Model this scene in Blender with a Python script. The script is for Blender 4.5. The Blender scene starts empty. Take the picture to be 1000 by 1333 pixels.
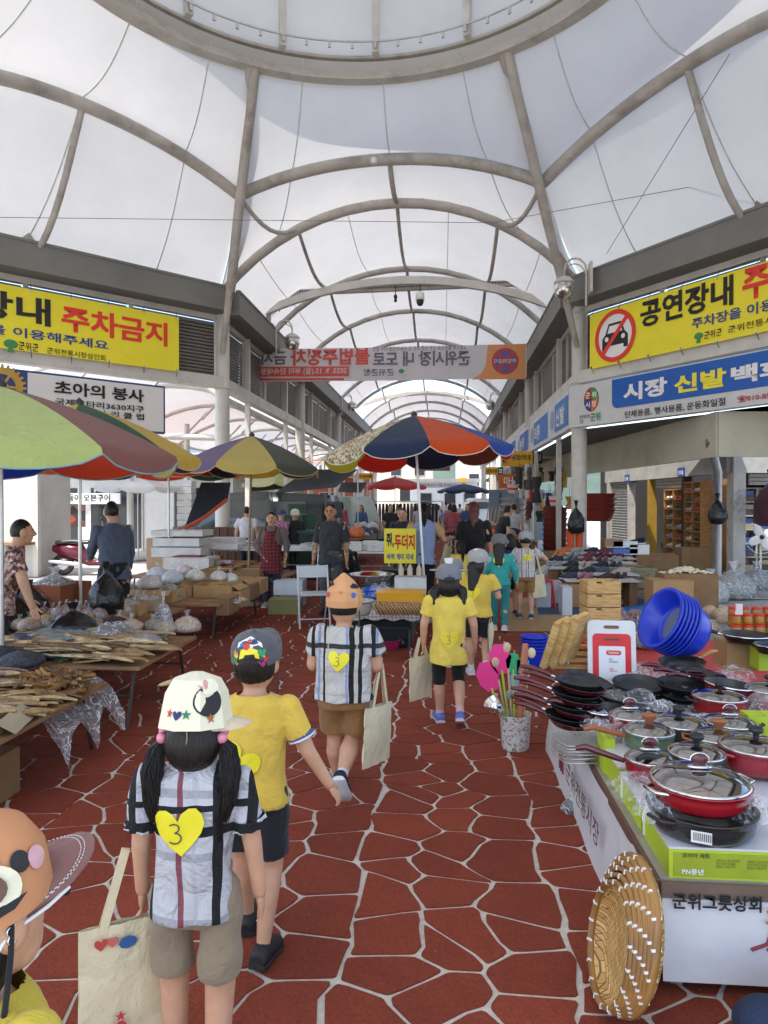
import bpy, bmesh, math, random
import numpy as np
from mathutils import Vector, Matrix, Euler, noise
from mathutils.bvhtree import BVHTree
R = math.radians; PI = math.pi
rnd = random.Random(7)
sc = bpy.context.scene
# ------------------------------------------------------------ camera, world, sun, exposure
CAMZ = 1.65; YAW = R(4.70); PITCH = R(-0.77); F = 925.0
cam = bpy.data.objects.new('camera', bpy.data.cameras.new('camera')); sc.collection.objects.link(cam)
cam.location = (0, 0, CAMZ); cam.rotation_euler = (R(90) + PITCH, 0, YAW)
cam.data.sensor_fit = 'VERTICAL'; cam.data.sensor_height = 36; cam.data.lens = 36 * F / 1333
cam.data.clip_start = .05; cam.data.clip_end = 2000
sc.camera = cam
SUN_EL, SUN_AZ = R(66), R(220)      # azimuth measured clockwise from +Y: where the sun stands
w = bpy.data.worlds.new('World'); sc.world = w; w.use_nodes = True
nt = w.node_tree
bg = nt.nodes['Background']; sky = nt.nodes.new('ShaderNodeTexSky'); sky.sky_type = 'NISHITA'; sky.sun_disc = False
sky.sun_elevation = SUN_EL; sky.sun_rotation = SUN_AZ; sky.dust_density = 2.2; sky.air_density = 1; sky.ozone_density = .7
nt.links.new(sky.outputs[0], bg.inputs[0]); bg.inputs[1].default_value = 0.15
sl = bpy.data.lights.new('sun', 'SUN'); sl.energy = 2.0; sl.angle = R(.5); sl.color = (1, .95, .88)
so = bpy.data.objects.new('sun', sl); sc.collection.objects.link(so)
sd = Vector((math.sin(SUN_AZ) * math.cos(SUN_EL), math.cos(SUN_AZ) * math.cos(SUN_EL), math.sin(SUN_EL)))
so.rotation_euler = sd.to_track_quat('Z', 'Y').to_euler(); so.location = (0, 0, 30)
sc.view_settings.view_transform = 'Standard'; sc.view_settings.look = 'None'
sc.view_settings.exposure = 1.84; sc.view_settings.gamma = 1; sc.view_settings.use_curve_mapping = False
sc.render.engine = 'CYCLES'
cy = sc.cycles; cy.max_bounces = 8; cy.diffuse_bounces = 5; cy.glossy_bounces = 3; cy.transmission_bounces = 6
cy.transparent_max_bounces = 12; cy.caustics_reflective = False; cy.caustics_refractive = False
cy.use_denoising = True; cy.sample_clamp_indirect = 6
# ------------------------------------------------------------ helpers
CR = Matrix.Rotation(YAW, 3, 'Z') @ Matrix.Rotation(PITCH, 3, 'X')
def ray(px, py):
    d = CR @ Vector(((px - 500) / F, 1, -(py - 666.5) / F)); return d
def G(px, py, z=0.0):                     # point of the horizontal plane z seen at a pixel of the 1000x1333 photograph
    d = ray(px, py); t = (z - CAMZ) / d.z; return Vector((d.x * t, d.y * t, z))
def AY(px, py, Y):                        # point of the plane y = Y
    d = ray(px, py); t = Y / d.y; return Vector((d.x * t, Y, CAMZ + d.z * t))

_m = {}
def new_mat(name):
    m = bpy.data.materials.new(name); m.use_nodes = True; return m, m.node_tree, m.node_tree.nodes['Principled BSDF']
def N(nt, t, **k):
    n = nt.nodes.new(t)
    for a, b in k.items():
        if a.startswith('i_'):
            key = a[2:]; key = int(key) if key.isdigit() else key
            n.inputs[key].default_value = b
        else: setattr(n, a, b)
    return n
def hexc(h):
    v = [int(h[i:i+2], 16) / 255 for i in (0, 2, 4)]
    return tuple(((c + .055) / 1.055) ** 2.4 if c > .04045 else c / 12.92 for c in v)
def mat(name, col=None, rough=.6, metal=0, var=.12, scale=6, bump=.05, bscale=60, trans=0, coat=0, dirt=0, sheen=0, wrap=0, sss=0):
    """plain surface with a little colour variation, fine relief and optional dirt"""
    if name in _m: return _m[name]
    if isinstance(col, str): col = hexc(col)
    m, t, p = new_mat(name); _m[name] = m
    tc = N(t, 'ShaderNodeTexCoord'); nz = N(t, 'ShaderNodeTexNoise', i_Scale=scale, i_Detail=5, i_Roughness=.6)
    t.links.new(tc.outputs['Object'], nz.inputs['Vector'])
    mx = N(t, 'ShaderNodeMix', data_type='RGBA')
    mx.inputs[6].default_value = tuple(c * (1 - var) for c in col) + (1,)
    mx.inputs[7].default_value = tuple(min(1, c * (1 + var)) for c in col) + (1,)
    rp = N(t, 'ShaderNodeMapRange', i_1=.3, i_2=.7); t.links.new(nz.outputs[0], rp.inputs[0])
    t.links.new(rp.outputs[0], mx.inputs[0]); out = mx.outputs[2]
    if dirt:
        n2 = N(t, 'ShaderNodeTexNoise', i_Scale=scale * .7, i_Detail=8, i_Roughness=.75); t.links.new(tc.outputs['Object'], n2.inputs['Vector'])
        r2 = N(t, 'ShaderNodeMapRange', i_1=.5, i_2=.75, i_4=dirt); t.links.new(n2.outputs[0], r2.inputs[0])
        m2 = N(t, 'ShaderNodeMix', data_type='RGBA'); t.links.new(r2.outputs[0], m2.inputs[0]); t.links.new(out, m2.inputs[6])
        m2.inputs[7].default_value = (.09, .07, .05, 1); out = m2.outputs[2]
    t.links.new(out, p.inputs['Base Color'])
    p.inputs['Roughness'].default_value = rough; p.inputs['Metallic'].default_value = metal
    if coat: p.inputs['Coat Weight'].default_value = coat
    if sheen: p.inputs['Sheen Weight'].default_value = sheen
    if trans: p.inputs['Transmission Weight'].default_value = trans
    if sss: p.inputs['Subsurface Weight'].default_value = sss; p.inputs['Subsurface Radius'].default_value = (.02, .008, .005)
    if bump:
        n3 = N(t, 'ShaderNodeTexNoise', i_Scale=bscale, i_Detail=3); t.links.new(tc.outputs['Object'], n3.inputs['Vector'])
        b = N(t, 'ShaderNodeBump', i_Strength=bump, i_Distance=.02); t.links.new(n3.outputs[0], b.inputs['Height'])
        if wrap:                            # large soft folds under the fine grain
            n4 = N(t, 'ShaderNodeTexNoise', i_Scale=wrap, i_Detail=3, i_Distortion=1.5); t.links.new(tc.outputs['Object'], n4.inputs['Vector'])
            b2 = N(t, 'ShaderNodeBump', i_Strength=.5, i_Distance=.035); t.links.new(n4.outputs[0], b2.inputs['Height'])
            t.links.new(b2.outputs[0], b.inputs['Normal'])
        t.links.new(b.outputs[0], p.inputs['Normal'])
    return m
def cloth(name, col, **k): return mat(name, col, rough=.9, var=.07, bump=.12, bscale=250, wrap=9, sheen=.15, **k)
def plastic(name, col, **k):
    k.setdefault('rough', .32); return mat(name, col, var=.05, bump=.02, **k)

class MB:
    """collects shapes and links them as one mesh"""
    def __init__(s): s.v = []; s.f = []; s.sm = []; s.mi = []; s.cm = 0; s.M = Matrix.Identity(4)
    def add(s, vs, fs, smooth=False):
        o = len(s.v); s.v += [s.M @ Vector(v) for v in vs]
        s.f += [tuple(i + o for i in f) for f in fs]; s.sm += [smooth] * len(fs); s.mi += [s.cm] * len(fs); return s
    def box(s, c, d, rot=0, T=None):
        x, y, z = (q / 2 for q in d); M = T if T is not None else Matrix.Translation(c) @ Matrix.Rotation(rot, 4, 'Z')
        vs = [M @ Vector((a * x, b * y, e * z)) for a in (-1, 1) for b in (-1, 1) for e in (-1, 1)]
        return s.add(vs, [(0, 1, 3, 2), (4, 6, 7, 5), (0, 4, 5, 1), (2, 3, 7, 6), (0, 2, 6, 4), (1, 5, 7, 3)])
    def beam(s, a, b, wd, h, up=(0, 0, 1)):
        a, b = Vector(a), Vector(b); d = b - a; L = d.length; d.normalize(); u = Vector(up)
        r = d.cross(u).normalized(); u = r.cross(d)
        T = Matrix((r, d, u)).transposed().to_4x4(); T.translation = (a + b) / 2
        return s.box(None, (wd, L, h), T=T)
    def loft(s, rings, cap=True, closed=True, smooth=True):
        n = len(rings[0]); vs = [p for r_ in rings for p in r_]; fs = []
        for i in range(len(rings) - 1):
            for j in range(n if closed else n - 1):
                k = (j + 1) % n; fs.append((i*n+j, i*n+k, (i+1)*n+k, (i+1)*n+j))
        s.add(vs, fs, smooth)
        if cap: s.add(rings[0], [tuple(range(n))[::-1]]); s.add(rings[-1], [tuple(range(n))])
        return s
    def tube(s, pts, r, seg=8, cap=True, close=False):
        pts = [Vector(p) for p in pts]; rs = r if isinstance(r, (list, tuple)) else [r] * len(pts); rings = []; u = None
        for i, p in enumerate(pts):
            a = pts[i - 1] if (i or close) else p; b = pts[(i + 1) % len(pts)] if (i < len(pts) - 1 or close) else p
            d = (b - a).normalized()
            if u is None: u = d.orthogonal().normalized()
            u = (u - d * u.dot(d)); u = u.normalized() if u.length > 1e-6 else d.orthogonal().normalized(); q = d.cross(u)
            rings.append([p + (u * math.cos(t) + q * math.sin(t)) * rs[i] for t in (2 * PI * k / seg for k in range(seg))])
        if close: rings.append(rings[0]); cap = False
        return s.loft(rings, cap)
    def lathe(s, prof, c=(0, 0, 0), seg=24, T=None, sx=1, sy=1, smooth=True):
        c = Vector(c); M = T or Matrix.Identity(4)
        rings = [[M @ (c + Vector((r * sx * math.cos(2*PI*k/seg), r * sy * math.sin(2*PI*k/seg), z))) for k in range(seg)] for r, z in prof]
        return s.loft(rings, cap=False, smooth=smooth)
    def prism(s, poly, z0, z1, T=None):
        M = T or Matrix.Identity(4); n = len(poly)
        a = [M @ Vector((x, y, z0)) for x, y in poly]; b = [M @ Vector((x, y, z1)) for x, y in poly]
        s.add(a + b, [tuple(range(n))[::-1], tuple(range(n, 2*n))] + [(i, (i+1) % n, (i+1) % n + n, i + n) for i in range(n)]); return s
    def ball(s, c, r, seg=10, rings=7, T=None):
        r = r if isinstance(r, (tuple, list)) else (r, r, r); c = Vector(c); M = T or Matrix.Identity(4)
        pr = [(max(math.sin(PI * i / rings), 1e-4), -math.cos(PI * i / rings)) for i in range(rings + 1)]
        rg = [[M @ (c + Vector((q * r[0] * math.cos(2*PI*k/seg), q * r[1] * math.sin(2*PI*k/seg), z * r[2]))) for k in range(seg)] for q, z in pr]
        return s.loft(rg, cap=False)
    def grid(s, P, smooth=True):
        n = len(P[0]); return s.add([p for r_ in P for p in r_], [(i*n+j, i*n+j+1, (i+1)*n+j+1, (i+1)*n+j) for i in range(len(P)-1) for j in range(n-1)], smooth)
    def mesh(s, name='m', mats=()):
        me = bpy.data.meshes.new(name); me.from_pydata(s.v, [], s.f)
        me.polygons.foreach_set('use_smooth', s.sm); me.polygons.foreach_set('material_index', s.mi)
        for q in mats: me.materials.append(q)
        me.update(); return me
    def build(s, name, m, parent=None, **k):
        return link(name, s.mesh(name, m if isinstance(m, (list, tuple)) else [m]), parent, **k)
_kids = {}; _pend = []               # everything is linked to the scene in one go at the end
def link(name, me, parent=None, label=None, cat=None, group=None, kind=None, loc=None, rz=None):
    o = bpy.data.objects.new(name, me); _pend.append(o)
    if parent: o.parent = parent; _kids.setdefault(parent.name, []).append(o)
    if loc is not None: o.location = loc
    if rz is not None: o.rotation_euler.z = rz
    return tag(o, label, cat, group, kind)
def tag(o, label=None, cat=None, group=None, kind=None):
    for a, b in (('label', label), ('category', cat), ('group', group), ('kind', kind)):
        if b: o[a] = b
    return o
def thing(name, label, cat, loc=(0, 0, 0), rz=0, group=None): return link(name, None, None, label, cat, group, None, loc, rz)
def copy_tree(o, parent=None, **k):
    c = o.copy(); _pend.append(c); c.parent = parent
    if parent: _kids.setdefault(parent.name, []).append(c)
    for ch in list(_kids.get(o.name, [])): copy_tree(ch, c)
    if 'loc' in k: c.location = k['loc']
    if 'rz' in k: c.rotation_euler.z = k['rz']
    if 'scale' in k: c.scale = k['scale']
    tag(c, k.get('label'), None, k.get('group')); return c
def superring(c, rx, ry, n=20, e=2.0, T=None, rz=0):
    out = []
    for k in range(n):
        a = 2*PI*k/n; x = math.copysign(abs(math.cos(a))**(2/e), math.cos(a))*rx; y = math.copysign(abs(math.sin(a))**(2/e), math.sin(a))*ry
        p = Vector((x*math.cos(rz)-y*math.sin(rz), x*math.sin(rz)+y*math.cos(rz), 0))
        out.append((T @ p if T is not None else p) + Vector(c))
    return out
# ---- text as flat mesh lettering
def letters(body, P0, u, v, wd, h, m, parent=None, off=.006, bold=0, name='lettering', depth=.001, label=None, shear=0):
    """lettering fitted into the box P0 + [0,wd]u + [0,h]v, lifted off along u x v"""
    cu = bpy.data.curves.new('t', 'FONT'); cu.body = body; cu.size = 1; cu.offset = bold; cu.extrude = 0; cu.resolution_u = 2; cu.shear = shear
    to = bpy.data.objects.new('t', cu); me = bpy.data.meshes.new_from_object(to); bpy.data.objects.remove(to); bpy.data.curves.remove(cu)
    n = len(me.vertices); a = np.empty(n * 3); me.vertices.foreach_get('co', a); a = a.reshape(-1, 3)
    if n == 0: return None
    mn = a.min(0); mx = a.max(0); s = mx - mn; s[s < 1e-6] = 1
    u = Vector(u).normalized(); v = Vector(v).normalized(); nn = u.cross(v)
    q = np.array(P0)[None, :] + np.outer((a[:, 0]-mn[0]) / s[0] * wd, np.array(u)) + np.outer((a[:, 1]-mn[1]) / s[1] * h, np.array(v)) + np.array(nn * off)[None, :]
    me.vertices.foreach_set('co', q.reshape(-1)); me.materials.clear(); me.materials.append(m); me.update()
    return link(name, me, parent, label)
def flat(poly, P0, u, v, off, m, name, parent, label=None):
    u = Vector(u).normalized(); v = Vector(v).normalized(); nn = u.cross(v); P0 = Vector(P0)
    mb = MB(); mb.add([P0 + u * x + v * y + nn * off for x, y in poly], [tuple(range(len(poly)))])
    return mb.build(name, m, parent, label=label)
def circ(cx, cy, r, n=28, ry=None): return [(cx + r*math.cos(2*PI*k/n), cy + (ry or r)*math.sin(2*PI*k/n)) for k in range(n)]
def ringpoly(mb, P0, u, v, cx, cy, r0, r1, off, n=40):
    u = Vector(u).normalized(); v = Vector(v).normalized(); nn = u.cross(v); P0 = Vector(P0)
    def q(r, k): a = 2*PI*k/n; return P0 + u*(cx + r*math.cos(a)) + v*(cy + r*math.sin(a)) + nn*off
    mb.add([q(r0, k) for k in range(n)] + [q(r1, k) for k in range(n)], [(k, (k+1) % n, (k+1) % n + n, k + n) for k in range(n)])
HEART = [(0, -.5), (-.22, -.3), (-.42, -.08), (-.5, .12), (-.47, .3), (-.36, .42), (-.22, .43), (-.08, .35), (0, .2), (.08, .35), (.22, .43), (.36, .42), (.47, .3), (.5, .12), (.42, -.08), (.22, -.3)]
STAR = [((.5 if k % 2 == 0 else .21) * math.sin(PI*k/5), (.5 if k % 2 == 0 else .21) * math.cos(PI*k/5)) for k in range(10)]
# ------------------------------------------------------------ special materials
def m_membrane():
    m, t, p = new_mat('membrane'); t.nodes.remove(p); out = t.nodes['Material Output']
    tc = N(t, 'ShaderNodeTexCoord'); nz = N(t, 'ShaderNodeTexNoise', i_Scale=.7, i_Detail=8, i_Roughness=.65); t.links.new(tc.outputs['Object'], nz.inputs['Vector'])
    mx = N(t, 'ShaderNodeMix', data_type='RGBA'); mx.inputs[6].default_value = (.55, .545, .525, 1); mx.inputs[7].default_value = (.72, .715, .695, 1)
    t.links.new(nz.outputs[0], mx.inputs[0])
    d = N(t, 'ShaderNodeBsdfDiffuse'); tr = N(t, 'ShaderNodeBsdfTranslucent'); ms = N(t, 'ShaderNodeMixShader', i_0=.25)
    t.links.new(mx.outputs[2], d.inputs[0]); t.links.new(mx.outputs[2], tr.inputs[0])
    t.links.new(d.outputs[0], ms.inputs[1]); t.links.new(tr.outputs[0], ms.inputs[2]); t.links.new(ms.outputs[0], out.inputs[0]); return m
def m_film(name, alpha=.13, tint=(.93, .94, .96), crinkle=14, rough=.12):
    if name in _m: return _m[name]
    m, t, p = new_mat(name); _m[name] = m; out = t.nodes['Material Output']
    p.inputs['Base Color'].default_value = tint + (1,); p.inputs['Roughness'].default_value = rough; p.inputs['IOR'].default_value = 1.35
    tc = N(t, 'ShaderNodeTexCoord'); nz = N(t, 'ShaderNodeTexNoise', i_Scale=crinkle * .8, i_Detail=2.5, i_Distortion=1.0); t.links.new(tc.outputs['Object'], nz.inputs['Vector'])
    b = N(t, 'ShaderNodeBump', i_Strength=.8, i_Distance=.05); t.links.new(nz.outputs[0], b.inputs['Height']); t.links.new(b.outputs[0], p.inputs['Normal'])
    g = N(t, 'ShaderNodeBsdfGlossy', i_1=rough * .8); t.links.new(b.outputs[0], g.inputs['Normal'])
    tp = N(t, 'ShaderNodeBsdfTransparent'); a = N(t, 'ShaderNodeMixShader', i_0=alpha)
    n2 = N(t, 'ShaderNodeTexNoise', i_Scale=crinkle * .55, i_Detail=2.5, i_Distortion=1.2); t.links.new(tc.outputs['Object'], n2.inputs['Vector'])      # pale crease lines stand in for highlights, put into the opacity
    s2 = N(t, 'ShaderNodeMath', operation='SUBTRACT', i_1=.5); t.links.new(n2.outputs[0], s2.inputs[0]); a3 = N(t, 'ShaderNodeMath', operation='ABSOLUTE'); t.links.new(s2.outputs[0], a3.inputs[0])
    r3 = N(t, 'ShaderNodeMapRange', i_1=0, i_2=.03, i_3=min(1, alpha * 2.6 + .08), i_4=alpha * .6); t.links.new(a3.outputs[0], r3.inputs[0]); t.links.new(r3.outputs[0], a.inputs[0])
    t.links.new(tp.outputs[0], a.inputs[1]); t.links.new(p.outputs[0], a.inputs[2])
    a2 = N(t, 'ShaderNodeMixShader', i_0=.06); t.links.new(a.outputs[0], a2.inputs[1]); t.links.new(g.outputs[0], a2.inputs[2])
    t.links.new(a2.outputs[0], out.inputs[0]); return m
def m_glass(name, tint=(.8, .85, .85), rough=.03, clear=.7):
    if name in _m: return _m[name]
    m, t, p = new_mat(name); _m[name] = m; out = t.nodes['Material Output']; t.nodes.remove(p)
    g = N(t, 'ShaderNodeBsdfGlossy', i_1=rough); tp = N(t, 'ShaderNodeBsdfTransparent'); tp.inputs[0].default_value = tint + (1,)
    fr = N(t, 'ShaderNodeFresnel', i_0=1.45); mr = N(t, 'ShaderNodeMapRange', i_1=0, i_2=.6, i_3=1 - clear, i_4=1); t.links.new(fr.outputs[0], mr.inputs[0])
    a = N(t, 'ShaderNodeMixShader'); t.links.new(mr.outputs[0], a.inputs[0]); t.links.new(tp.outputs[0], a.inputs[1]); t.links.new(g.outputs[0], a.inputs[2])
    t.links.new(a.outputs[0], out.inputs[0]); return m
def m_bands(name, base, bands, axis_scale=1, folds=9, rough=.9, weave=220, shift=(0, 0, 0)):
    """woven cloth with stripes: bands = [(axis, centre, half width, colour, strength)] in metres of the garment's own frame;
    a centre may be (offset, period) for a repeating stripe"""
    m, t, p = new_mat(name); tc = N(t, 'ShaderNodeTexCoord'); sp = N(t, 'ShaderNodeSeparateXYZ')
    nz = N(t, 'ShaderNodeTexNoise', i_Scale=5, i_Detail=2); t.links.new(tc.outputs['Object'], nz.inputs['Vector'])
    sub = N(t, 'ShaderNodeVectorMath', operation='SUBTRACT'); sub.inputs[1].default_value = (.5, .5, .5); t.links.new(nz.outputs[1], sub.inputs[0])
    sc_ = N(t, 'ShaderNodeVectorMath', operation='SCALE'); sc_.inputs['Scale'].default_value = .03; t.links.new(sub.outputs[0], sc_.inputs[0])
    ad = N(t, 'ShaderNodeVectorMath', operation='ADD'); t.links.new(tc.outputs['Object'], ad.inputs[0]); t.links.new(sc_.outputs[0], ad.inputs[1])
    t.links.new(ad.outputs[0], sp.inputs[0])
    cur = None; colv = base if not isinstance(base, str) else hexc(base)
    rgb = N(t, 'ShaderNodeRGB'); rgb.outputs[0].default_value = tuple(colv) + (1,); cur = rgb.outputs[0]
    for ax, ce, hw, col, st in bands:
        src = sp.outputs['XYZ'.index(ax)]
        if isinstance(ce, tuple):
            a = N(t, 'ShaderNodeMath', operation='ADD', i_1=-ce[0] + ce[1] * 50.5); t.links.new(src, a.inputs[0])
            b = N(t, 'ShaderNodeMath', operation='MODULO', i_1=ce[1]); t.links.new(a.outputs[0], b.inputs[0]); src = b.outputs[0]; c0 = ce[1] / 2
        else: c0 = ce
        s1 = N(t, 'ShaderNodeMath', operation='SUBTRACT', i_1=c0); t.links.new(src, s1.inputs[0])
        ab = N(t, 'ShaderNodeMath', operation='ABSOLUTE'); t.links.new(s1.outputs[0], ab.inputs[0])
        lt = N(t, 'ShaderNodeMath', operation='LESS_THAN', i_1=hw); t.links.new(ab.outputs[0], lt.inputs[0])
        ml = N(t, 'ShaderNodeMath', operation='MULTIPLY', i_1=st); t.links.new(lt.outputs[0], ml.inputs[0])
        mx = N(t, 'ShaderNodeMix', data_type='RGBA'); t.links.new(ml.outputs[0], mx.inputs[0]); t.links.new(cur, mx.inputs[6])
        mx.inputs[7].default_value = (hexc(col) if isinstance(col, str) else col) + (1,); cur = mx.outputs[2]
    t.links.new(cur, p.inputs['Base Color']); p.inputs['Roughness'].default_value = rough
    n4 = N(t, 'ShaderNodeTexNoise', i_Scale=folds, i_Detail=4, i_Distortion=1.5); t.links.new(tc.outputs['Object'], n4.inputs['Vector'])
    b2 = N(t, 'ShaderNodeBump', i_Strength=.8, i_Distance=.05); t.links.new(n4.outputs[0], b2.inputs['Height'])
    n5 = N(t, 'ShaderNodeTexNoise', i_Scale=weave, i_Detail=2); t.links.new(tc.outputs['Object'], n5.inputs['Vector'])
    b3 = N(t, 'ShaderNodeBump', i_Strength=.12, i_Distance=.02); t.links.new(n5.outputs[0], b3.inputs['Height']); t.links.new(b2.outputs[0], b3.inputs['Normal'])
    t.links.new(b3.outputs[0], p.inputs['Normal']); return m
def m_print(name, cols, scale=30, rough=.9, base=None, thr=None):
    """cloth with a scattered blotchy print"""
    if name in _m: return _m[name]
    m, t, p = new_mat(name); _m[name] = m; tc = N(t, 'ShaderNodeTexCoord'); vo = N(t, 'ShaderNodeTexVoronoi', i_Scale=scale); t.links.new(tc.outputs['Object'], vo.inputs['Vector'])
    sp = N(t, 'ShaderNodeSeparateColor'); t.links.new(vo.outputs['Color'], sp.inputs[0]); cr = N(t, 'ShaderNodeValToRGB'); cr.color_ramp.interpolation = 'CONSTANT'
    cs = [hexc(c) for c in cols]; el = cr.color_ramp.elements
    while len(el) < len(cs): el.new(.5)
    for i, c in enumerate(cs): el[i].position = i / len(cs); el[i].color = c + (1,)
    t.links.new(sp.outputs[0], cr.inputs[0]); t.links.new(cr.outputs[0], p.inputs['Base Color']); p.inputs['Roughness'].default_value = rough
    n4 = N(t, 'ShaderNodeTexNoise', i_Scale=12, i_Detail=3); t.links.new(tc.outputs['Object'], n4.inputs['Vector'])
    b2 = N(t, 'ShaderNodeBump', i_Strength=.5, i_Distance=.03); t.links.new(n4.outputs[0], b2.inputs['Height']); t.links.new(b2.outputs[0], p.inputs['Normal'])
    return m
def m_wood(name, col, dark, scale=3, rough=.6):
    if name in _m: return _m[name]
    m, t, p = new_mat(name); _m[name] = m; tc = N(t, 'ShaderNodeTexCoord'); mp = N(t, 'ShaderNodeMapping'); mp.inputs['Scale'].default_value = (1.2, 1.2, 9)
    t.links.new(tc.outputs['Object'], mp.inputs[0]); nz = N(t, 'ShaderNodeTexNoise', i_Scale=scale * 2, i_Detail=6, i_Distortion=.7); t.links.new(mp.outputs[0], nz.inputs['Vector'])
    mx = N(t, 'ShaderNodeMix', data_type='RGBA'); mx.inputs[6].default_value = hexc(dark) + (1,); mx.inputs[7].default_value = hexc(col) + (1,)
    mr = N(t, 'ShaderNodeMapRange', i_1=.35, i_2=.6); t.links.new(nz.outputs[0], mr.inputs[0]); t.links.new(mr.outputs[0], mx.inputs[0])
    t.links.new(mx.outputs[2], p.inputs['Base Color']); p.inputs['Roughness'].default_value = rough
    b = N(t, 'ShaderNodeBump', i_Strength=.2, i_Distance=.01); t.links.new(nz.outputs[0], b.inputs['Height']); t.links.new(b.outputs[0], p.inputs['Normal']); return m
MEM = m_membrane()
STEEL = mat('painted_steel', (.43, .40, .36), .55, var=.2, scale=2, dirt=.7, bump=.1)
STEELL = mat('pale_painted_steel', (.60, .58, .53), .5, var=.1, scale=2, dirt=.35, bump=.1)
FASC = mat('grey_fascia', (.19, .19, .175), .6, var=.1, scale=1.2, dirt=.3, bump=.05)
LOUV = mat('louvre_bronze', (.20, .18, .165), .5, var=.1, bump=.05)
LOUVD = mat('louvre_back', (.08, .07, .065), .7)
CONC = mat('concrete', (.38, .36, .33), .9, var=.2, scale=2, dirt=.5, bump=.4, bscale=30)
CREAM = mat('cream_panel', (.50, .48, .38), .6, var=.06, scale=1.5, dirt=.25)
CHROME = mat('chrome', (.72, .72, .72), .16, metal=1, var=.05, bump=0)
ALU = mat('aluminium', (.55, .55, .55), .38, metal=1, var=.1, bump=.05)
BLACK = mat('black_plastic', (.018, .018, .019), .4, var=.1, bump=.03)
WHITE = mat('white_plastic', (.78, .78, .77), .4, var=.03, bump=.02)
CARD = mat('cardboard', 'b08a5e', .85, var=.08, bump=.1, bscale=90)
CARDD = mat('dark_cardboard', '8a6a48', .85, var=.12, bump=.1, dirt=.2)
FILM = m_film('clear_film')
FILMD = m_film('clear_film_dense', .3, crinkle=20)
BAGK = mat('black_bag', (.012, .012, .013), .25, var=.1, bump=.9, bscale=14)
PAPERW = mat('white_paper', (.78, .77, .74), .8, var=.03)
ink = lambda n, c: mat('ink_' + n, c, .6, var=.02, bump=0)
IK = ink('black', (.012, .012, .014)); IR = ink('red', 'e23a2c'); IB = ink('blue', '23418c'); IW = ink('white', (.82, .82, .82)); IY = ink('yellow', 'f2e33a')
IG = ink('green', '3c8a50'); IGY = ink('grey', '77757c')
# ============================================================ SETTING
g = MB(); g.grid([[(x, y, -.012) for x in (-300, 300)] for y in (-100, 600)], False)
g.build('ground', mat('yard_concrete', (.42, .40, .37), .9, var=.15, scale=.5, dirt=.3, bump=.3, bscale=20), kind='structure')
# ---- crazy paving: red stones standing proud of a pale joint bed
PX0, PX1, PY0, PY1 = -4.9, 3.1, .6, 52
GROUT = mat('pale_joint', (.76, .71, .62), .95, var=.14, scale=30, dirt=.3, bump=.6, bscale=300)
def m_stone():
    m, t, p = new_mat('red_paving'); tc = N(t, 'ShaderNodeTexCoord')
    n1 = N(t, 'ShaderNodeTexNoise', i_Scale=1.3, i_Detail=7, i_Roughness=.7); n2 = N(t, 'ShaderNodeTexNoise', i_Scale=90, i_Detail=4)
    ge = N(t, 'ShaderNodeNewGeometry')
    for n_ in (n1, n2): t.links.new(ge.outputs['Position'], n_.inputs['Vector'])
    oi = N(t, 'ShaderNodeObjectInfo')
    mx = N(t, 'ShaderNodeMix', data_type='RGBA'); mx.inputs[6].default_value = (.17, .030, .014, 1); mx.inputs[7].default_value = (.30, .056, .027, 1)
    ad = N(t, 'ShaderNodeMath', operation='MULTIPLY_ADD', i_1=.25); t.links.new(oi.outputs['Random'], ad.inputs[0]); t.links.new(n1.outputs[0], ad.inputs[2])
    mr = N(t, 'ShaderNodeMapRange', i_1=.35, i_2=.9); t.links.new(ad.outputs[0], mr.inputs[0]); t.links.new(mr.outputs[0], mx.inputs[0])
    m2 = N(t, 'ShaderNodeMix', data_type='RGBA'); m2.blend_type = 'MULTIPLY'; m2.inputs[0].default_value = .45
    r2 = N(t, 'ShaderNodeValToRGB'); r2.color_ramp.elements[0].position = .3; r2.color_ramp.elements[0].color = (.35, .35, .35, 1); r2.color_ramp.elements[1].position = .62
    t.links.new(n2.outputs[0], r2.inputs[0]); t.links.new(mx.outputs[2], m2.inputs[6]); t.links.new(r2.outputs[0], m2.inputs[7])
    n3 = N(t, 'ShaderNodeTexVoronoi', i_Scale=23); t.links.new(ge.outputs['Position'], n3.inputs['Vector'])
    l3 = N(t, 'ShaderNodeMapRange', i_1=.05, i_2=.09, i_3=1, i_4=0); t.links.new(n3.outputs[0], l3.inputs[0])
    ns = N(t, 'ShaderNodeTexNoise', i_Scale=3); t.links.new(ge.outputs['Position'], ns.inputs['Vector'])
    ls = N(t, 'ShaderNodeMath', operation='GREATER_THAN', i_1=.62); t.links.new(ns.outputs[0], ls.inputs[0])
    l4 = N(t, 'ShaderNodeMath', operation='MULTIPLY'); t.links.new(l3.outputs[0], l4.inputs[0]); t.links.new(ls.outputs[0], l4.inputs[1])
    m3 = N(t, 'ShaderNodeMix', data_type='RGBA'); t.links.new(l4.outputs[0], m3.inputs[0]); t.links.new(m2.outputs[2], m3.inputs[6]); m3.inputs[7].default_value = (.3, .2, .15, 1)
    t.links.new(m3.outputs[2], p.inputs['Base Color']); p.inputs['Roughness'].default_value = .78; p.inputs['Specular IOR Level'].default_value = .3
    b = N(t, 'ShaderNodeBump', i_Strength=.5, i_Distance=.01); t.links.new(n2.outputs[0], b.inputs['Height']); t.links.new(b.outputs[0], p.inputs['Normal']); return m
STONE = m_stone()
pav = MB().grid([[(x, y, 0) for x in (PX0, PX1)] for y in (PY0, PY1)], False).build('pavement', GROUT, kind='structure')
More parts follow.
